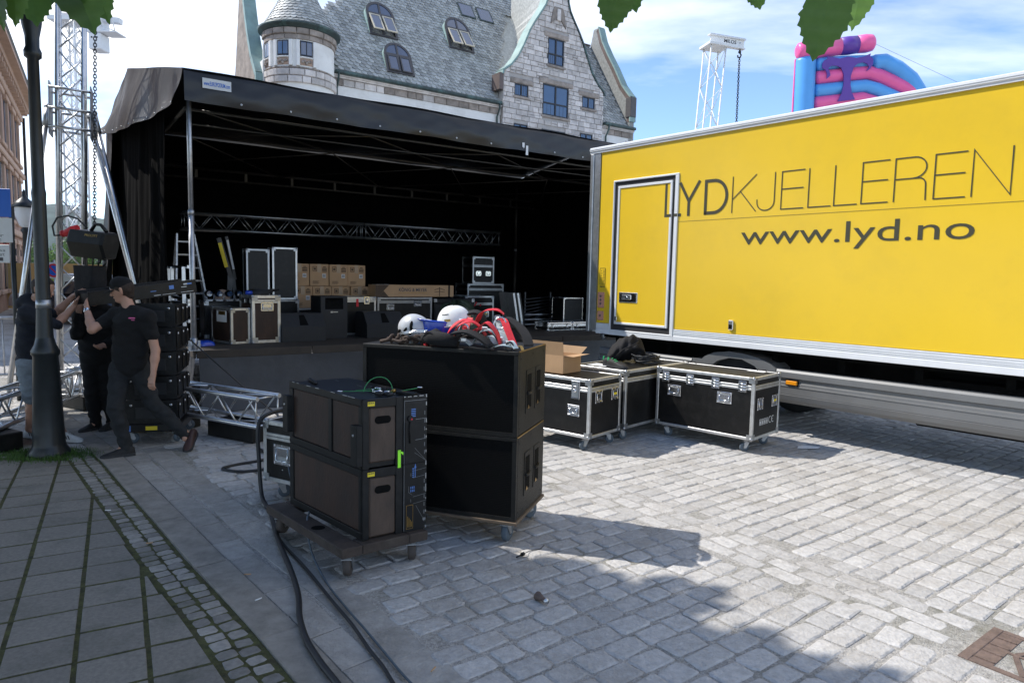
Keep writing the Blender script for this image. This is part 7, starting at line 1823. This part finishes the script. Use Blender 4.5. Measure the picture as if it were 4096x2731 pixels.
# array bumper and stack
bm_ = thing('array_bumper', 'long black rigging frame bar with pale print held by the workers', 'rigging frame', Matrix.Translation((-4.52, 7.08, 1.43)) @ Matrix.Rotation(math.atan2(.83, .68), 4, 'Z') @ Matrix.Rotation(R(-7.2), 4, 'Y'))
BL_ = 1.10
for y in (0, -.34): MB().box(0, BL_, y - .012, y + .012, 0, .145, bev=.003).build('side_bar', M_['black_metal'], bm_)
for x in (.03, .55, 1.05): MB().box(x, x + .03, -.328, -.012, .02, .12).build('cross_bar', M_['black_metal'], bm_)
q = MB()
for a, b, c, d in ((.72, .86, .02, .024), (.92, 1.06, .02, .024), (.96, 1.0, .10, .115), (.93, .99, .075, .082), (.63, .70, .02, .026)): q.box(a, b, -.353, -.352, c, d)
q.build('white_print', M_['sign_white'], bm_)
q = MB(); q.box(.80, .85, -.353, -.352, .07, .11); q.box(1.0, 1.05, -.353, -.352, .10, .115); q.bar((.60, -.3525, .07), (.66, -.3525, .07), .001, .008); q.build('blue_print', M_['blue_print'], bm_)
for a in ((.40, .16, .10), (.46, .16, .08)):
    MB().tube([(a[0] * .5 + .1, -.10, .13), (a[0] * .5 + .30, .05, .22 + .0)], .009, 8).build('steel_pin', M_['chrome'], bm_)
AM = fr(-3.50 - .5 * .966, 7.07 - .5 * .259, 75)
for k in range(5):
    z = .215 + k * .252; lb = ['lowest', 'second lowest', 'middle', 'second highest', 'topmost'][k] + ' black line array box of the stack behind the man with cap'
    t = thing('line_array_box', lb, 'speaker', AM @ Matrix.Translation((0, 0, z)), 'line array stack')
    q = MB(); q.prism([(0, .0), (0, .24), (.55, .22), (.70, .17), (.70, .07), (.55, .02)], 0, .5, 'x'); q.build('cabinet', M_['black_metal'], t)
    for y in (.04, .30, .52):
        MB().box(.502, .512, y, y + .07, .03, .21, bev=.003).build('rigging_plate', M_['black_metal'], t)
        MB().lathe([(0, .52), (.012, .518), (.014, .512)], 10, (0, y + .035, .18), ax='x').build('bolt', M_['alu'], t)
    for x in (.06, .44): MB().lathe([(0, -.008), (.012, -.006), (.014, 0)], 10, (x, 0, .19), ax='y').build('bolt', M_['alu'], t)
    q = MB(); q.box(.10, .40, -.004, .0, .05, .17, bev=.002); q.build('rear_panel', M_['mon_grey'], t)
t = thing('array_dolly', 'black wheeled dolly under the line array stack', 'dolly', AM)
MB().box(-.03, .54, -.03, .73, .13, .213, bev=.008).build('deck', M_['black_metal'], t)
q = MB(); q.box(.20, .31, -.0335, -.030, .15, .19); q.build('yellow_label', M_['yellow_tape'], t)
q = MB(); q.box(-.01, .06, -.0335, -.030, .14, .20); q.build('blue_label', M_['blue_print'], t)
for x, y, a in ((.04, .05, .3), (.47, .05, 1.2), (.47, .65, .5), (.04, .65, .2)): caster(t, x, y, .13, .055, .034, a, 'rubber_grey')
ground_cable('thin black cable slanting down over the skirt from the stage post', [(-4.0, 8.45, .95), (-3.75, 8.5, .70), (-3.2, 8.35, .3), (-2.7, 8.1, .012), (-2.3, 7.4, .012)], .010)
ground_cable('looped black cable on the setts behind the small flight case', [(-2.6, 6.9, .012), (-2.35, 6.5, .012), (-2.55, 6.25, .012), (-2.62, 6.1, .012), (-2.4, 6.02, .014), (-2.1, 6.2, .014), (-1.9, 6.4, .012)], .013)

# ------------------------------------------------------------------ people
import numpy as np
def surface_nets(F, org, h):
    nx, ny, nz = F.shape; S_ = F < 0
    cnt = np.zeros((nx - 1, ny - 1, nz - 1), np.float32); acc = np.zeros((nx - 1, ny - 1, nz - 1, 3), np.float32)
    cor = [(i, j, k) for i in (0, 1) for j in (0, 1) for k in (0, 1)]
    sl = lambda A, c: A[c[0]:nx - 1 + c[0], c[1]:ny - 1 + c[1], c[2]:nz - 1 + c[2]]
    for a in cor:
        for ax in range(3):
            if a[ax] == 1: continue
            b = list(a); b[ax] = 1; fa, fb = sl(F, a), sl(F, b); cr_ = (fa < 0) != (fb < 0)
            t_ = np.where(cr_, fa / np.where(fa - fb == 0, 1, fa - fb), 0); p = np.zeros(cnt.shape + (3,), np.float32)
            for d in range(3): p[..., d] = a[d]
            p[..., ax] = t_; acc += np.where(cr_[..., None], p, 0); cnt += cr_
    m = cnt > 0; idx = -np.ones(cnt.shape, np.int64); idx[m] = np.arange(m.sum())
    ii = np.argwhere(m); V = (ii + acc[m] / cnt[m][:, None]) * h + org; Q = []
    for ax in range(3):
        o1, o2 = [d for d in range(3) if d != ax]
        s0 = [slice(1, n - 1) for n in F.shape]; s0[ax] = slice(0, F.shape[ax] - 1); s1 = list(s0); s1[ax] = slice(1, F.shape[ax])
        ch = S_[tuple(s0)] != S_[tuple(s1)]; P = np.argwhere(ch)
        if len(P) == 0: continue
        P = P + np.array([0 if d == ax else 1 for d in range(3)]); e1 = np.eye(3, dtype=int)[o1]; e2 = np.eye(3, dtype=int)[o2]
        g = lambda X: idx[X[:, 0], X[:, 1], X[:, 2]]
        Q.append(np.stack([g(P - e1 - e2), g(P - e2), g(P), g(P - e1)], 1))
    Q = np.concatenate(Q); Q = Q[(Q >= 0).all(1)]
    return V, Q
class SDF:
    def __init__(s): s.p = []
    def cone(s, a, b, r0, r1, wide=None, k=1.0): s.p.append((np.array(a), np.array(b), r0, r1, None if wide is None else np.array(wide), k)); return s
    def mesh(s, name, m, par, h=.016, blend=.03, fold=0, cut=None, sm=True):
        P = np.concatenate([[q[0], q[1]] for q in s.p]); R_ = max(max(q[2], q[3]) * max(1, q[5]) for q in s.p) + .05
        lo = P.min(0) - R_; hi = P.max(0) + R_; n = np.ceil((hi - lo) / h).astype(int) + 1
        X, Y, Z = np.meshgrid(*[lo[d] + h * np.arange(n[d]) for d in range(3)], indexing='ij'); G_ = np.stack([X, Y, Z], -1).astype(np.float32)
        F = np.full(X.shape, 9., np.float32)
        for a, b, r0, r1, wv, k in s.p:
            d = b - a; pa = G_ - a
            t_ = np.clip((pa @ d) / max(1e-9, d @ d), 0, 1); q = pa - t_[..., None] * d
            if wv is not None: la = q @ wv; q = q - la[..., None] * wv * (1 - 1 / k)
            ds = np.sqrt((q ** 2).sum(-1)) - (r0 + (r1 - r0) * t_)
            hh = np.clip(.5 + .5 * (F - ds) / blend, 0, 1); F = F + (ds - F) * hh - blend * hh * (1 - hh)
        if fold: F = F + fold * (np.sin(X * 31 + Z * 47 + 2 * np.sin(Y * 23)) + .7 * np.sin(Y * 41 - Z * 63 + X * 17) + .5 * np.sin(Z * 95 + X * 29))
        if cut is not None:
            for p0, nn in cut: F = np.maximum(F, (G_ - np.array(p0)) @ np.array(nn))
        V, Q = surface_nets(F, lo, h); me = bpy.data.meshes.new(name); me.from_pydata(V.tolist(), [], Q.tolist()); me.materials.append(M_[m])
        me.polygons.foreach_set('use_smooth', [sm] * len(me.polygons))
        bm = bmesh.new(); bm.from_mesh(me); bmesh.ops.recalc_face_normals(bm, faces=bm.faces); bm.to_mesh(me); bm.free()
        o = bpy.data.objects.new(name, me); C.objects.link(o); o.parent = par; o.matrix_parent_inverse = par.matrix_world.inverted(); return o
def hand(sd_, wrist, palm, curl, side, s=1.0):
    """palm and five unequal fingers; curl bends the fingers towards 'curl', thumb leaves on 'side'"""
    w, p = Vector(wrist), Vector(palm); d = (p - w).normalized(); c = Vector(curl).normalized(); c = (c - d * c.dot(d)).normalized(); sd2 = d.cross(c).normalized() * side
    base = w + d * .03; kn = w + d * .095
    sd_.cone(tuple(w), tuple(w + d * .02), .027, .026, tuple(sd2), 1.1); 
    for o in (-.022, 0, .022): sd_.cone(tuple(base + sd2 * o * .7), tuple(kn + sd2 * o), .017, .014)
    for i, (o, L_) in enumerate(((.033, .066), (.011, .075), (-.011, .070), (-.031, .054))):
        k = kn + sd2 * o; a = k + d * L_ * .45 + c * L_ * .10; b = a + d * L_ * .26 + c * L_ * .25; e = b + d * L_ * .10 + c * L_ * .24
        sd_.cone(tuple(k), tuple(a), .0095, .0088); sd_.cone(tuple(a), tuple(b), .0088, .008); sd_.cone(tuple(b), tuple(e), .008, .0068)
    a = base + sd2 * .026; b = a + sd2 * .026 + d * .028 + c * .012; e = b + d * .03 + c * .016 + sd2 * .006
    sd_.cone(tuple(a), tuple(b), .0135, .011); sd_.cone(tuple(b), tuple(e), .011, .0085)
def person(label, J, top, bottom, topm, botm, hair, cap, shoes, sleeve=.55, short=False, long_arms=False, group='stage crew', curl=(0, .5, .5), facing=None):
    V = {k: Vector(v) for k, v in J.items()}
    base = Vector(((V['heL'].x + V['heR'].x) / 2, (V['heL'].y + V['heR'].y) / 2, 0)); t = thing('person', label, 'person', at(base.x, base.y, 0), group); bpy.context.view_layer.update()
    lat = (V['shR'] - V['shL']).normalized(); latv = tuple(lat); hip = (V['hipR'] - V['hipL']).normalized()
    tup = lambda v: tuple(v)
    b = SDF()
    b.cone(tup(V['chest']), tup(V['waist']), .105, .095, latv, 1.35).cone(tup(V['waist']), tup(V['pelvis']), .095, .11, latv, 1.35)
    nb = V['neck'] + Vector((0, 0, -.03)); b.cone(tup(nb), tup(V['neck'].lerp(V['head'], .55)), .058, .052).cone(tup(V['chest'] + (nb - V['chest']) * .3), tup(nb), .10, .06, latv, 1.3)
    for s_ in 'LR':
        b.cone(tup(nb + (V['sh' + s_] - nb) * .3), tup(V['sh' + s_]), .055, .056); b.cone(tup(V['sh' + s_]), tup(V['el' + s_]), .054, .040); b.cone(tup(V['el' + s_]), tup(V['el' + s_].lerp(V['wr' + s_], .35)), .040, .041); b.cone(tup(V['el' + s_].lerp(V['wr' + s_], .35)), tup(V['wr' + s_]), .041, .027)
        b.cone(tup(V['hip' + s_]), tup(V['kn' + s_]), .085, .056); b.cone(tup(V['kn' + s_]), tup(V['kn' + s_].lerp(V['an' + s_], .35)), .054, .056); b.cone(tup(V['kn' + s_].lerp(V['an' + s_], .35)), tup(V['an' + s_]), .056, .038); b.cone(tup(V['an' + s_]), tup(V['an' + s_].lerp(V['to' + s_], .25) - Vector((0, 0, .02))), .036, .028)
    hd, no = V['head'], V['nose']; fw = (no - hd); fw.z = fw.z * .6; fw.normalize(); upv = (hd - V['neck']).normalized(); sidev = fw.cross(upv).normalized(); upv = sidev.cross(fw).normalized()
    b.cone(tup(hd + upv * .02 - fw * .015), tup(hd + upv * .035 + fw * .01), .086, .082); b.cone(tup(hd + fw * .03 - upv * .01), tup(hd + fw * .052 - upv * .075), .066, .036)
    b.mesh('body', 'skin', t, h=.014, blend=.022)
    hh = SDF(); hh.cone(tup(hd + fw * .088 + upv * .012), tup(hd + fw * .104 - upv * .018), .010, .015); hh.cone(tup(hd + fw * .082 - upv * .05 - sidev * .02), tup(hd + fw * .082 - upv * .05 + sidev * .02), .009, .009)
    hh.cone(tup(hd + fw * .078 + upv * .035 - sidev * .04), tup(hd + fw * .078 + upv * .035 + sidev * .04), .012, .012)
    for s_ in (-1, 1): hh.cone(tup(hd + sidev * .083 * s_ - upv * .02 - fw * .012), tup(hd + sidev * .088 * s_ + upv * .022 - fw * .016), .013, .017)
    hh.mesh('face_features', 'skin', t, h=.007, blend=.008)
    for s_ in (-1, 1):
        e = hd + fw * .083 + upv * .018 + sidev * .03 * s_; q = MB(); q.ball(tup(e), .011, 8, 6); o = q.build('eye', M_['shoe_white'], t); o.matrix_parent_inverse = t.matrix_world.inverted()
    hnd = SDF(); hand(hnd, J['wrL'], J['haL'], curl, 1); hand(hnd, J['wrR'], J['haR'], curl, -1)
    for s_, sg in (('L', 1), ('R', -1)):
        one = SDF(); hand(one, J['wr' + s_], J['ha' + s_], curl, sg); one.mesh('hand', 'skin', t, h=.0058, blend=.006)
    # top
    c = SDF(); c.cone(tup(V['chest'] + Vector((0, 0, .02))), tup(V['waist']), .130, .124, latv, 1.52).cone(tup(V['waist']), tup(V['pelvis'] + Vector((0, 0, .0))), .124, .132, latv, 1.45)
    c.cone(tup(V['chest'] + (nb - V['chest']) * .3), tup(nb - Vector((0, 0, .005))), .118, .070, latv, 1.45)
    for s_ in 'LR':
        c.cone(tup(nb + (V['sh' + s_] - nb) * .3), tup(V['sh' + s_]), .068, .072); e = V['sh' + s_].lerp(V['el' + s_], min(1, sleeve)); c.cone(tup(V['sh' + s_]), tup(e), .072, .064 if sleeve < 1 else .055)
        if sleeve > 1: c.cone(tup(V['el' + s_]), tup(V['el' + s_].lerp(V['wr' + s_], sleeve - 1)), .055, .043)
    if top == 'hoodie': c.cone(tup(V['neck'] - fw * .05), tup(V['neck'] - fw * .11 - Vector((0, 0, .05))), .075, .07, latv, 1.3); 
    c.mesh(top, topm, t, h=.014, blend=.035, fold=.0036)
    d = SDF(); d.cone(tup(V['pelvis'] + Vector((0, 0, .06))), tup(V['pelvis'] - Vector((0, 0, .02))), .118, .118, tup(hip), 1.32)
    for s_ in 'LR':
        k = V['kn' + s_]; a = V['an' + s_]
        if short: d.cone(tup(V['hip' + s_]), tup(V['hip' + s_].lerp(k, .92)), .108, .092)
        else: d.cone(tup(V['hip' + s_]), tup(k), .104, .072); d.cone(tup(k), tup(k.lerp(a, .4)), .070, .070); d.cone(tup(k.lerp(a, .4)), tup(a + Vector((0, 0, -.02))), .070, .056)
    d.mesh(bottom, botm, t, h=.014, blend=.03, fold=.004)
    if hair:
        e = SDF(); e.cone(tup(hd + upv * .03 - fw * .022), tup(hd + upv * .045 + fw * .005), .094, .088); e.cone(tup(hd - fw * .045 + upv * .01), tup(hd - fw * .05 - upv * .05), .062, .045)
        cutp = hd + fw * .045 + upv * .02; e.mesh('hair', 'hair', t, h=.012, blend=.02, fold=.0015, cut=[(tup(cutp), tup((fw * .9 - upv * .45).normalized()))])
    if cap:
        e = SDF(); e.cone(tup(hd + upv * .045 - fw * .018), tup(hd + upv * .06 + fw * .008), .094, .088); e.mesh('cap', 'shirt_black', t, h=.012, blend=.01, cut=[(tup(hd + upv * .022), tup(-upv))])
        bd = (fw * (1 if cap > 0 else -1)); q = MB()
        pts = []
        for k in range(9):
            a = R(-65 + 130 * k / 8); pts.append(hd + upv * .03 + (bd * math.cos(a) + sidev * math.sin(a)) * .092)
        tip = [p + bd * (.075 * math.cos(R(-65 + 130 * k / 8))) - upv * .012 for k, p in enumerate(pts)]
        q.add([tup(p) for p in pts] + [tup(p) for p in tip] + [tup(p - upv * .006) for p in pts] + [tup(p - upv * .006) for p in tip], [(k, k + 1, 10 + k, 9 + k) for k in range(8)] + [(18 + k, 27 + k, 28 + k, 19 + k) for k in range(8)] + [(9 + k, 10 + k, 28 + k, 27 + k) for k in range(8)], 0, True)
        o = q.build('cap_peak', M_['shirt_black'], t); o.matrix_parent_inverse = t.matrix_world.inverted()
    for s_ in 'LR':
        he, to = V['he' + s_], V['to' + s_]; dr = (to - he); Lf = max(.24, dr.length); yaw = math.atan2(dr.y, dr.x); pitch = -math.asin(max(-1, min(1, dr.z / dr.length)))
        M = Matrix.Translation(he - Vector((math.cos(yaw), math.sin(yaw), 0)) * .02) @ Matrix.Rotation(yaw, 4, 'Z') @ Matrix.Rotation(pitch, 4, 'Y')
        M.translation.z = max(.001, M.translation.z - .02)
        sh = shoe(M, label, shoes[0] if s_ == 'L' or len(shoes) < 3 else shoes[2], shoes[1], lace='shoe_white' if shoes[0] == 'shoe_white' else None, stripes=shoes[0] == 'shoe_white', hi=.10)
        sh.parent = t; sh.matrix_parent_inverse = t.matrix_world.inverted()
        for kk in ('label', 'category', 'group'):
            if kk in sh: del sh[kk]
    return t
def ride(par, mb, name, m):
    o = mb.build(name, M_[m], par); o.matrix_parent_inverse = par.matrix_world.inverted(); return o
J1 = {'head': (-3.840, 6.720, 1.594), 'nose': (-3.925, 6.700, 1.560), 'neck': (-3.783, 6.740, 1.432), 'chest': (-3.760, 6.720, 1.253), 'waist': (-3.792, 6.740, 1.004), 'pelvis': (-3.802, 6.740, .85), 'shL': (-3.965, 6.800, 1.350), 'elL': (-4.076, 6.600, 1.218), 'wrL': (-4.245, 6.800, 1.403), 'haL': (-4.307, 6.880, 1.485), 'shR': (-3.567, 6.660, 1.350), 'elR': (-3.498, 6.660, 1.02), 'wrR': (-3.494, 6.600, .80), 'haR': (-3.500, 6.580, .727), 'hipL': (-3.895, 6.740, .82), 'knL': (-3.830, 6.520, .462), 'anL': (-3.743, 6.530, .103), 'toL': (-3.90, 6.38, .018), 'heL': (-3.690, 6.545, .020), 'hipR': (-3.705, 6.740, .82), 'knR': (-3.586, 6.740, .478), 'anR': (-3.329, 6.860, .155), 'toR': (-3.250, 6.730, .017), 'heR': (-3.275, 6.960, .135)}
J2 = {'head': (-4.797, 6.980, 1.587), 'nose': (-4.685, 6.980, 1.519), 'neck': (-4.918, 7.000, 1.450), 'chest': (-4.937, 7.000, 1.254), 'waist': (-4.957, 7.000, 1.019), 'pelvis': (-4.956, 7.000, .87), 'shL': (-4.989, 7.160, 1.353), 'elL': (-4.920, 7.310, 1.306), 'wrL': (-4.753, 7.370, 1.50), 'haL': (-4.687, 7.370, 1.555), 'shR': (-4.872, 6.830, 1.347), 'elR': (-4.604, 6.880, 1.240), 'wrR': (-4.542, 7.050, 1.403), 'haR': (-4.517, 7.100, 1.475), 'hipL': (-4.987, 7.100, .82), 'knL': (-4.884, 7.120, .452), 'anL': (-4.719, 7.060, .095), 'toL': (-4.475, 7.000, .018), 'heL': (-4.735, 7.060, .018), 'hipR': (-4.927, 6.900, .82), 'knR': (-4.964, 7.000, .451), 'anR': (-5.10, 7.120, .105), 'toR': (-4.90, 7.060, .020), 'heR': (-5.14, 7.140, .030)}
J3 = {'head': (-4.604, 7.550, 1.515), 'nose': (-4.625, 7.440, 1.465), 'neck': (-4.624, 7.600, 1.407), 'chest': (-4.622, 7.600, 1.203), 'waist': (-4.632, 7.600, .959), 'pelvis': (-4.628, 7.600, .80), 'shL': (-4.783, 7.540, 1.310), 'elL': (-4.745, 7.400, 1.085), 'wrL': (-4.690, 7.370, 1.323), 'haL': (-4.668, 7.350, 1.410), 'shR': (-4.462, 7.650, 1.310), 'elR': (-4.422, 7.600, 1.045), 'wrR': (-4.463, 7.440, .982), 'haR': (-4.474, 7.350, .963), 'hipL': (-4.706, 7.580, .78), 'knL': (-4.679, 7.530, .42), 'anL': (-4.690, 7.600, .090), 'toL': (-4.74, 7.40, .018), 'heL': (-4.690, 7.650, .018), 'hipR': (-4.553, 7.620, .78), 'knR': (-4.543, 7.600, .42), 'anR': (-4.551, 7.680, .090), 'toR': (-4.554, 7.47, .018), 'heR': (-4.554, 7.73, .018)}
p1 = person('person in black t-shirt, jeans and cap reaching up, wristwatch on raised arm', J1, 'shirt', 'jeans', 'shirt_black', 'jeans', True, 1, ('shoe_black', 'rubber', 'shoe_brown'), curl=(.3, .9, .2))
w0, w1 = Vector(J1['wrL']), Vector(J1['elL']); d = (w1 - w0).normalized()
q = MB(); q.tube([tuple(w0 + d * .015), tuple(w0 + d * .045)], .031, 16, caps=False); o = ride(p1, q, 'watch_strap', 'chrome')
q = MB(); cpos = w0 + d * .03 + Vector((0, -.032, 0)); q.lathe([(0, -.004), (.018, -.004), (.020, .004)], 14, tuple(cpos), ax='y'); ride(p1, q, 'watch_face', 'alu')
q = MB(); q.box(-3.70, -3.64, 6.567, 6.569, 1.335, 1.345); q.box(-3.675, -3.645, 6.567, 6.569, 1.318, 1.323, m=0); q.v = [(x, y + .0, z) for x, y, z in q.v]; ride(p1, q, 'shirt_print', 'inf_pink')
p2 = person('person in dark hoodie, grey shorts and white striped sneakers behind the lamp post', J2, 'hoodie', 'shorts', 'hoodie', 'shorts', True, 0, ('shoe_white', 'shoe_white'), sleeve=1.0, short=True, curl=(.9, .2, .1))
p3 = person('person in black with cap bending under the rigging frame between the others', J3, 'shirt', 'trousers', 'shirt_black', 'shirt_black', True, 1, ('shoe_black', 'rubber'), sleeve=1.9, curl=(.2, .6, .4))
# ------------------------------------------------------------------ street tree overhead
tr = thing('street_tree', 'broad street tree whose toothed leaves hang into the top of the view', 'tree', at(-6.2, -.6, 0))
q = MB(); q.tube([(0, 0, 0), (.05, .02, 1.2), (.0, .05, 2.6), (.1, .1, 4.2), (.15, .2, 6.0)], [.26, .21, .19, .16, .10], 14)
q.build('trunk', M_['bark'], tr)
random.seed(99)
TW = Vector((-6.2, -.6, 0))
limbs = [((-6.1, -.5, 2.8), (-3.0, .6, 3.9), (-.2, .9, 3.4), (.6, 1.25, 2.78)), ((-6.1, -.5, 3.2), (-5.5, 2.2, 5.4), (-4.9, 4.9, 6.6)), ((-6.1, -.5, 3.5), (-8.0, 2.0, 5.6), (-9.3, 4.8, 6.4)), ((-6.1, -.4, 3.8), (-4.0, 1.2, 5.4), (-2.3, 2.5, 6.2)), ((-6.1, -.5, 3.3), (-8.5, -1, 5), (-10, -.5, 6)), ((-6.1, -.5, 3.0), (-3.5, .8, 3.3), (-1.9, 1.35, 2.95), (-1.05, 1.45, 2.62))]
for L_ in limbs:
    P = [Vector(p) - TW for p in L_]; n = len(P); q = MB(); q.tube([tuple(p) for p in P], [.11 * (1 - .85 * i / (n - 1)) for i in range(n)], 8); q.build('limb', M_['bark'], tr)
# crown: high, its underside rising away from the viewer
SHX, SHY = -math.sin(SUN_AZ) / math.tan(SUN_EL), -math.cos(SUN_AZ) / math.tan(SUN_EL)
EDGE = [(0, 3.2), (2.0, 2.5), (2.9, 2.0), (3.4, 1.62), (3.85, 1.2), (4.15, .55), (4.6, .15), (5.4, -.05), (7, -.35), (9, -.8), (11, -1.6), (14, -3)]
def edge_x(y):
    for (y0, x0), (y1, x1) in zip(EDGE, EDGE[1:]):
        if y0 <= y <= y1: return x0 + (x1 - x0) * (y - y0) / (y1 - y0)
    return EDGE[0][1] if y < 0 else EDGE[-1][1]
def crown_ok(p):
    gx_, gy_ = p.x + SHX * p.z, p.y + SHY * p.z
    if gx_ > edge_x(gy_) - .25 + .25 * math.sin(gy_ * 5.1 + p.z) - 1.5 * random.random() ** 2.2: return False
    return p.z > 2.9 + .30 * max(0, p.y) and not (abs(p.x) < .86 * p.y + .5 and p.z < 1.8 + .52 * p.y + .4)
cq = MB(); rg = random.Random(4)
clumps = []
for k in range(95):
    while True:
        p = Vector((rg.uniform(-11.5, -1.2), rg.uniform(-3, 7.4), rg.uniform(3.6, 8.6))); e = ((p.x + 6.2) / 5.4) ** 2 + ((p.y - 2.2) / 5.4) ** 2 + ((p.z - 5.4) / 3.3) ** 2
        if e < 1 and crown_ok(p + Vector((0, 0, -.5))): break
    clumps.append((p, rg.uniform(.6, 1.25)))
# where the shade must reach: clumps further along the street side
for p, r_ in (((-4.9, 5.6, 6.3), 1.5), ((-4.1, 4.6, 6.0), 1.4), ((-6.0, 6.2, 6.7), 1.5), ((-3.6, 3.6, 5.8), 1.3), ((-7.4, 6.9, 6.9), 1.5), ((-5.3, 4.2, 6.2), 1.6), ((-6.8, 4.8, 6.2), 1.6), ((-8.6, 5.6, 6.4), 1.6), ((-3.2, 4.0, 5.7), .9), ((-7.9, 3.4, 5.6), 1.5), ((-9.6, 6.4, 6.8), 1.5)): clumps.append((Vector(p), r_))
for i in range(7):
    for j in range(7):
        gx0, gy0, z_ = -5.6 + i * .85, 2.6 + j * .85, 6.6 + .25 * ((i + j) % 3)
        clumps.append((Vector((gx0 - SHX * z_, gy0 - SHY * z_, z_)), .85))
for p, r_ in clumps:
    for k in range(int(150 * r_ ** 2)):
        v = Vector((rg.gauss(0, 1), rg.gauss(0, 1), rg.gauss(0, .8))).normalized() * r_ * rg.random() ** .45; c_ = p + v
        if not crown_ok(c_): continue
        a = Vector((rg.gauss(0, 1), rg.gauss(0, 1), rg.gauss(0, .5))).normalized(); b = a.orthogonal().normalized(); w = a.cross(b); s_ = rg.uniform(.14, .24); c_ = c_ - TW
        cq.add([c_ - b * s_, c_ + w * s_ * .75 - b * s_ * .2, c_ + w * s_ * .45 + b * s_ * .7, c_ + b * s_ * 1.1, c_ - w * s_ * .45 + b * s_ * .7, c_ - w * s_ * .75 - b * s_ * .2], [(0, 1, 2, 3, 4, 5)])
o = cq.build('crown', M_['leaf'], tr, recalc=False); o['kind'] = 'stuff'
# the few big leaves that hang into view
def leaf_mesh(seed):
    rg = random.Random(seed); half = []
    lob = [(0.0, -.02), (.10, -.01), (.20, .05), (.30, .13), (.335, .25), (.32, .36), (.36, .46), (.33, .60), (.26, .72), (.20, .82), (.11, .93), (0, 1.06)]
    for (x0, y0), (x1, y1) in zip(lob, lob[1:]):
        for k in range(3):
            f_ = k / 3; x = x0 + (x1 - x0) * f_; y = y0 + (y1 - y0) * f_; tooth = (.018, -.012, .0)[k] * (1.2 if x0 > .05 else .4); half.append((x + tooth + rg.uniform(-.005, .005), y + (.016 if k == 0 else 0)))
    right = half + [(0, 1.06)]; vs = []; fs = []
    for s_ in (1, -1):
        b = len(vs); n = len(right)
        for x, y in right: vs.append((s_ * max(0, x), y, .10 * abs(x) - .09 * y * y + .012 * math.sin(y * 30) * (abs(x) > .05)))
        for x, y in right: vs.append((0, y if y > 0 else 0, -.09 * y * y - .008))
        fs += [(b + i, b + i + 1, b + n + i + 1, b + n + i) for i in range(n - 1)]
    q = MB(); q.add(vs, fs, 0, True); return q
LV = [leaf_mesh(k) for k in range(3)]; LME = [q.mesh('leaf', M_['leaf']) for q in LV]
def leaf(tip, stem, size, roll=0, k=0):
    a = Vector(stem); b = Vector(tip); y = (b - a).normalized(); x = y.cross(Vector((0, -1, 0.05))).normalized(); z = x.cross(y)
    M = Matrix(((x.x, y.x, z.x, a.x), (x.y, y.y, z.y, a.y), (x.z, y.z, z.z, a.z), (0, 0, 0, 1))) @ Matrix.Rotation(roll, 4, 'Y') @ Matrix.Diagonal((size, size, size, 1))
    o = bpy.data.objects.new('leaf', LME[k]); C.objects.link(o); o.parent = tr; o.matrix_local = Matrix.Translation(-TW) @ M
    return o
leaf((0.526, 1.25, 2.2), (0.537, 1.22, 2.318), 0.122, 0.12, 0)
leaf((0.619, 1.3, 2.276), (0.612, 1.27, 2.362), 0.098, -0.3, 1)
leaf((0.163, 1.25, 2.243), (0.172, 1.22, 2.321), 0.088, 0.1, 2)
leaf((0.44, 1.3, 2.307), (0.415, 1.27, 2.355), 0.07, 0.3, 1)
leaf((0.21, 1.3, 2.301), (0.186, 1.27, 2.365), 0.085, 0.5, 0)
leaf((-0.818, 1.35, 2.263), (-0.847, 1.32, 2.394), 0.145, -0.2, 1)
leaf((-0.824, 1.4, 2.31), (-0.83, 1.37, 2.405), 0.12, 0.3, 2)
leaf((-0.931, 1.3, 2.264), (-0.894, 1.27, 2.343), 0.11, 0.2, 0)
leaf((-0.925, 1.35, 2.289), (-0.911, 1.32, 2.373), 0.115, -0.3, 2)
leaf((-0.959, 1.3, 2.265), (-0.944, 1.27, 2.342), 0.11, 0.4, 1)
leaf((-0.854, 1.35, 2.297), (-0.84, 1.32, 2.382), 0.11, 0.1, 0)
twig = MB()
for s_ in [((0.537, 1.22, 2.318), (0.535, 1.25, 2.396)), ((0.612, 1.27, 2.362), (0.61, 1.3, 2.443)), ((0.172, 1.22, 2.321), (0.163, 1.25, 2.399)), ((0.415, 1.27, 2.355), (0.409, 1.3, 2.435)), ((0.186, 1.27, 2.365), (0.176, 1.3, 2.446)), ((-0.847, 1.32, 2.394), (-0.876, 1.35, 2.477)), ((-0.83, 1.37, 2.405), (-0.858, 1.4, 2.491)), ((-0.894, 1.27, 2.343), (-0.924, 1.3, 2.424)), ((-0.911, 1.32, 2.373), (-0.941, 1.35, 2.456)), ((-0.944, 1.27, 2.342), (-0.975, 1.3, 2.423)), ((-0.84, 1.32, 2.382), (-0.868, 1.35, 2.465))]: twig.tube([tuple(Vector(p) - TW) for p in s_], [.005, .004, .003][:len(s_)] if len(s_) == 3 else .004, 6)
twig.build('twig', M_['bark'], tr)
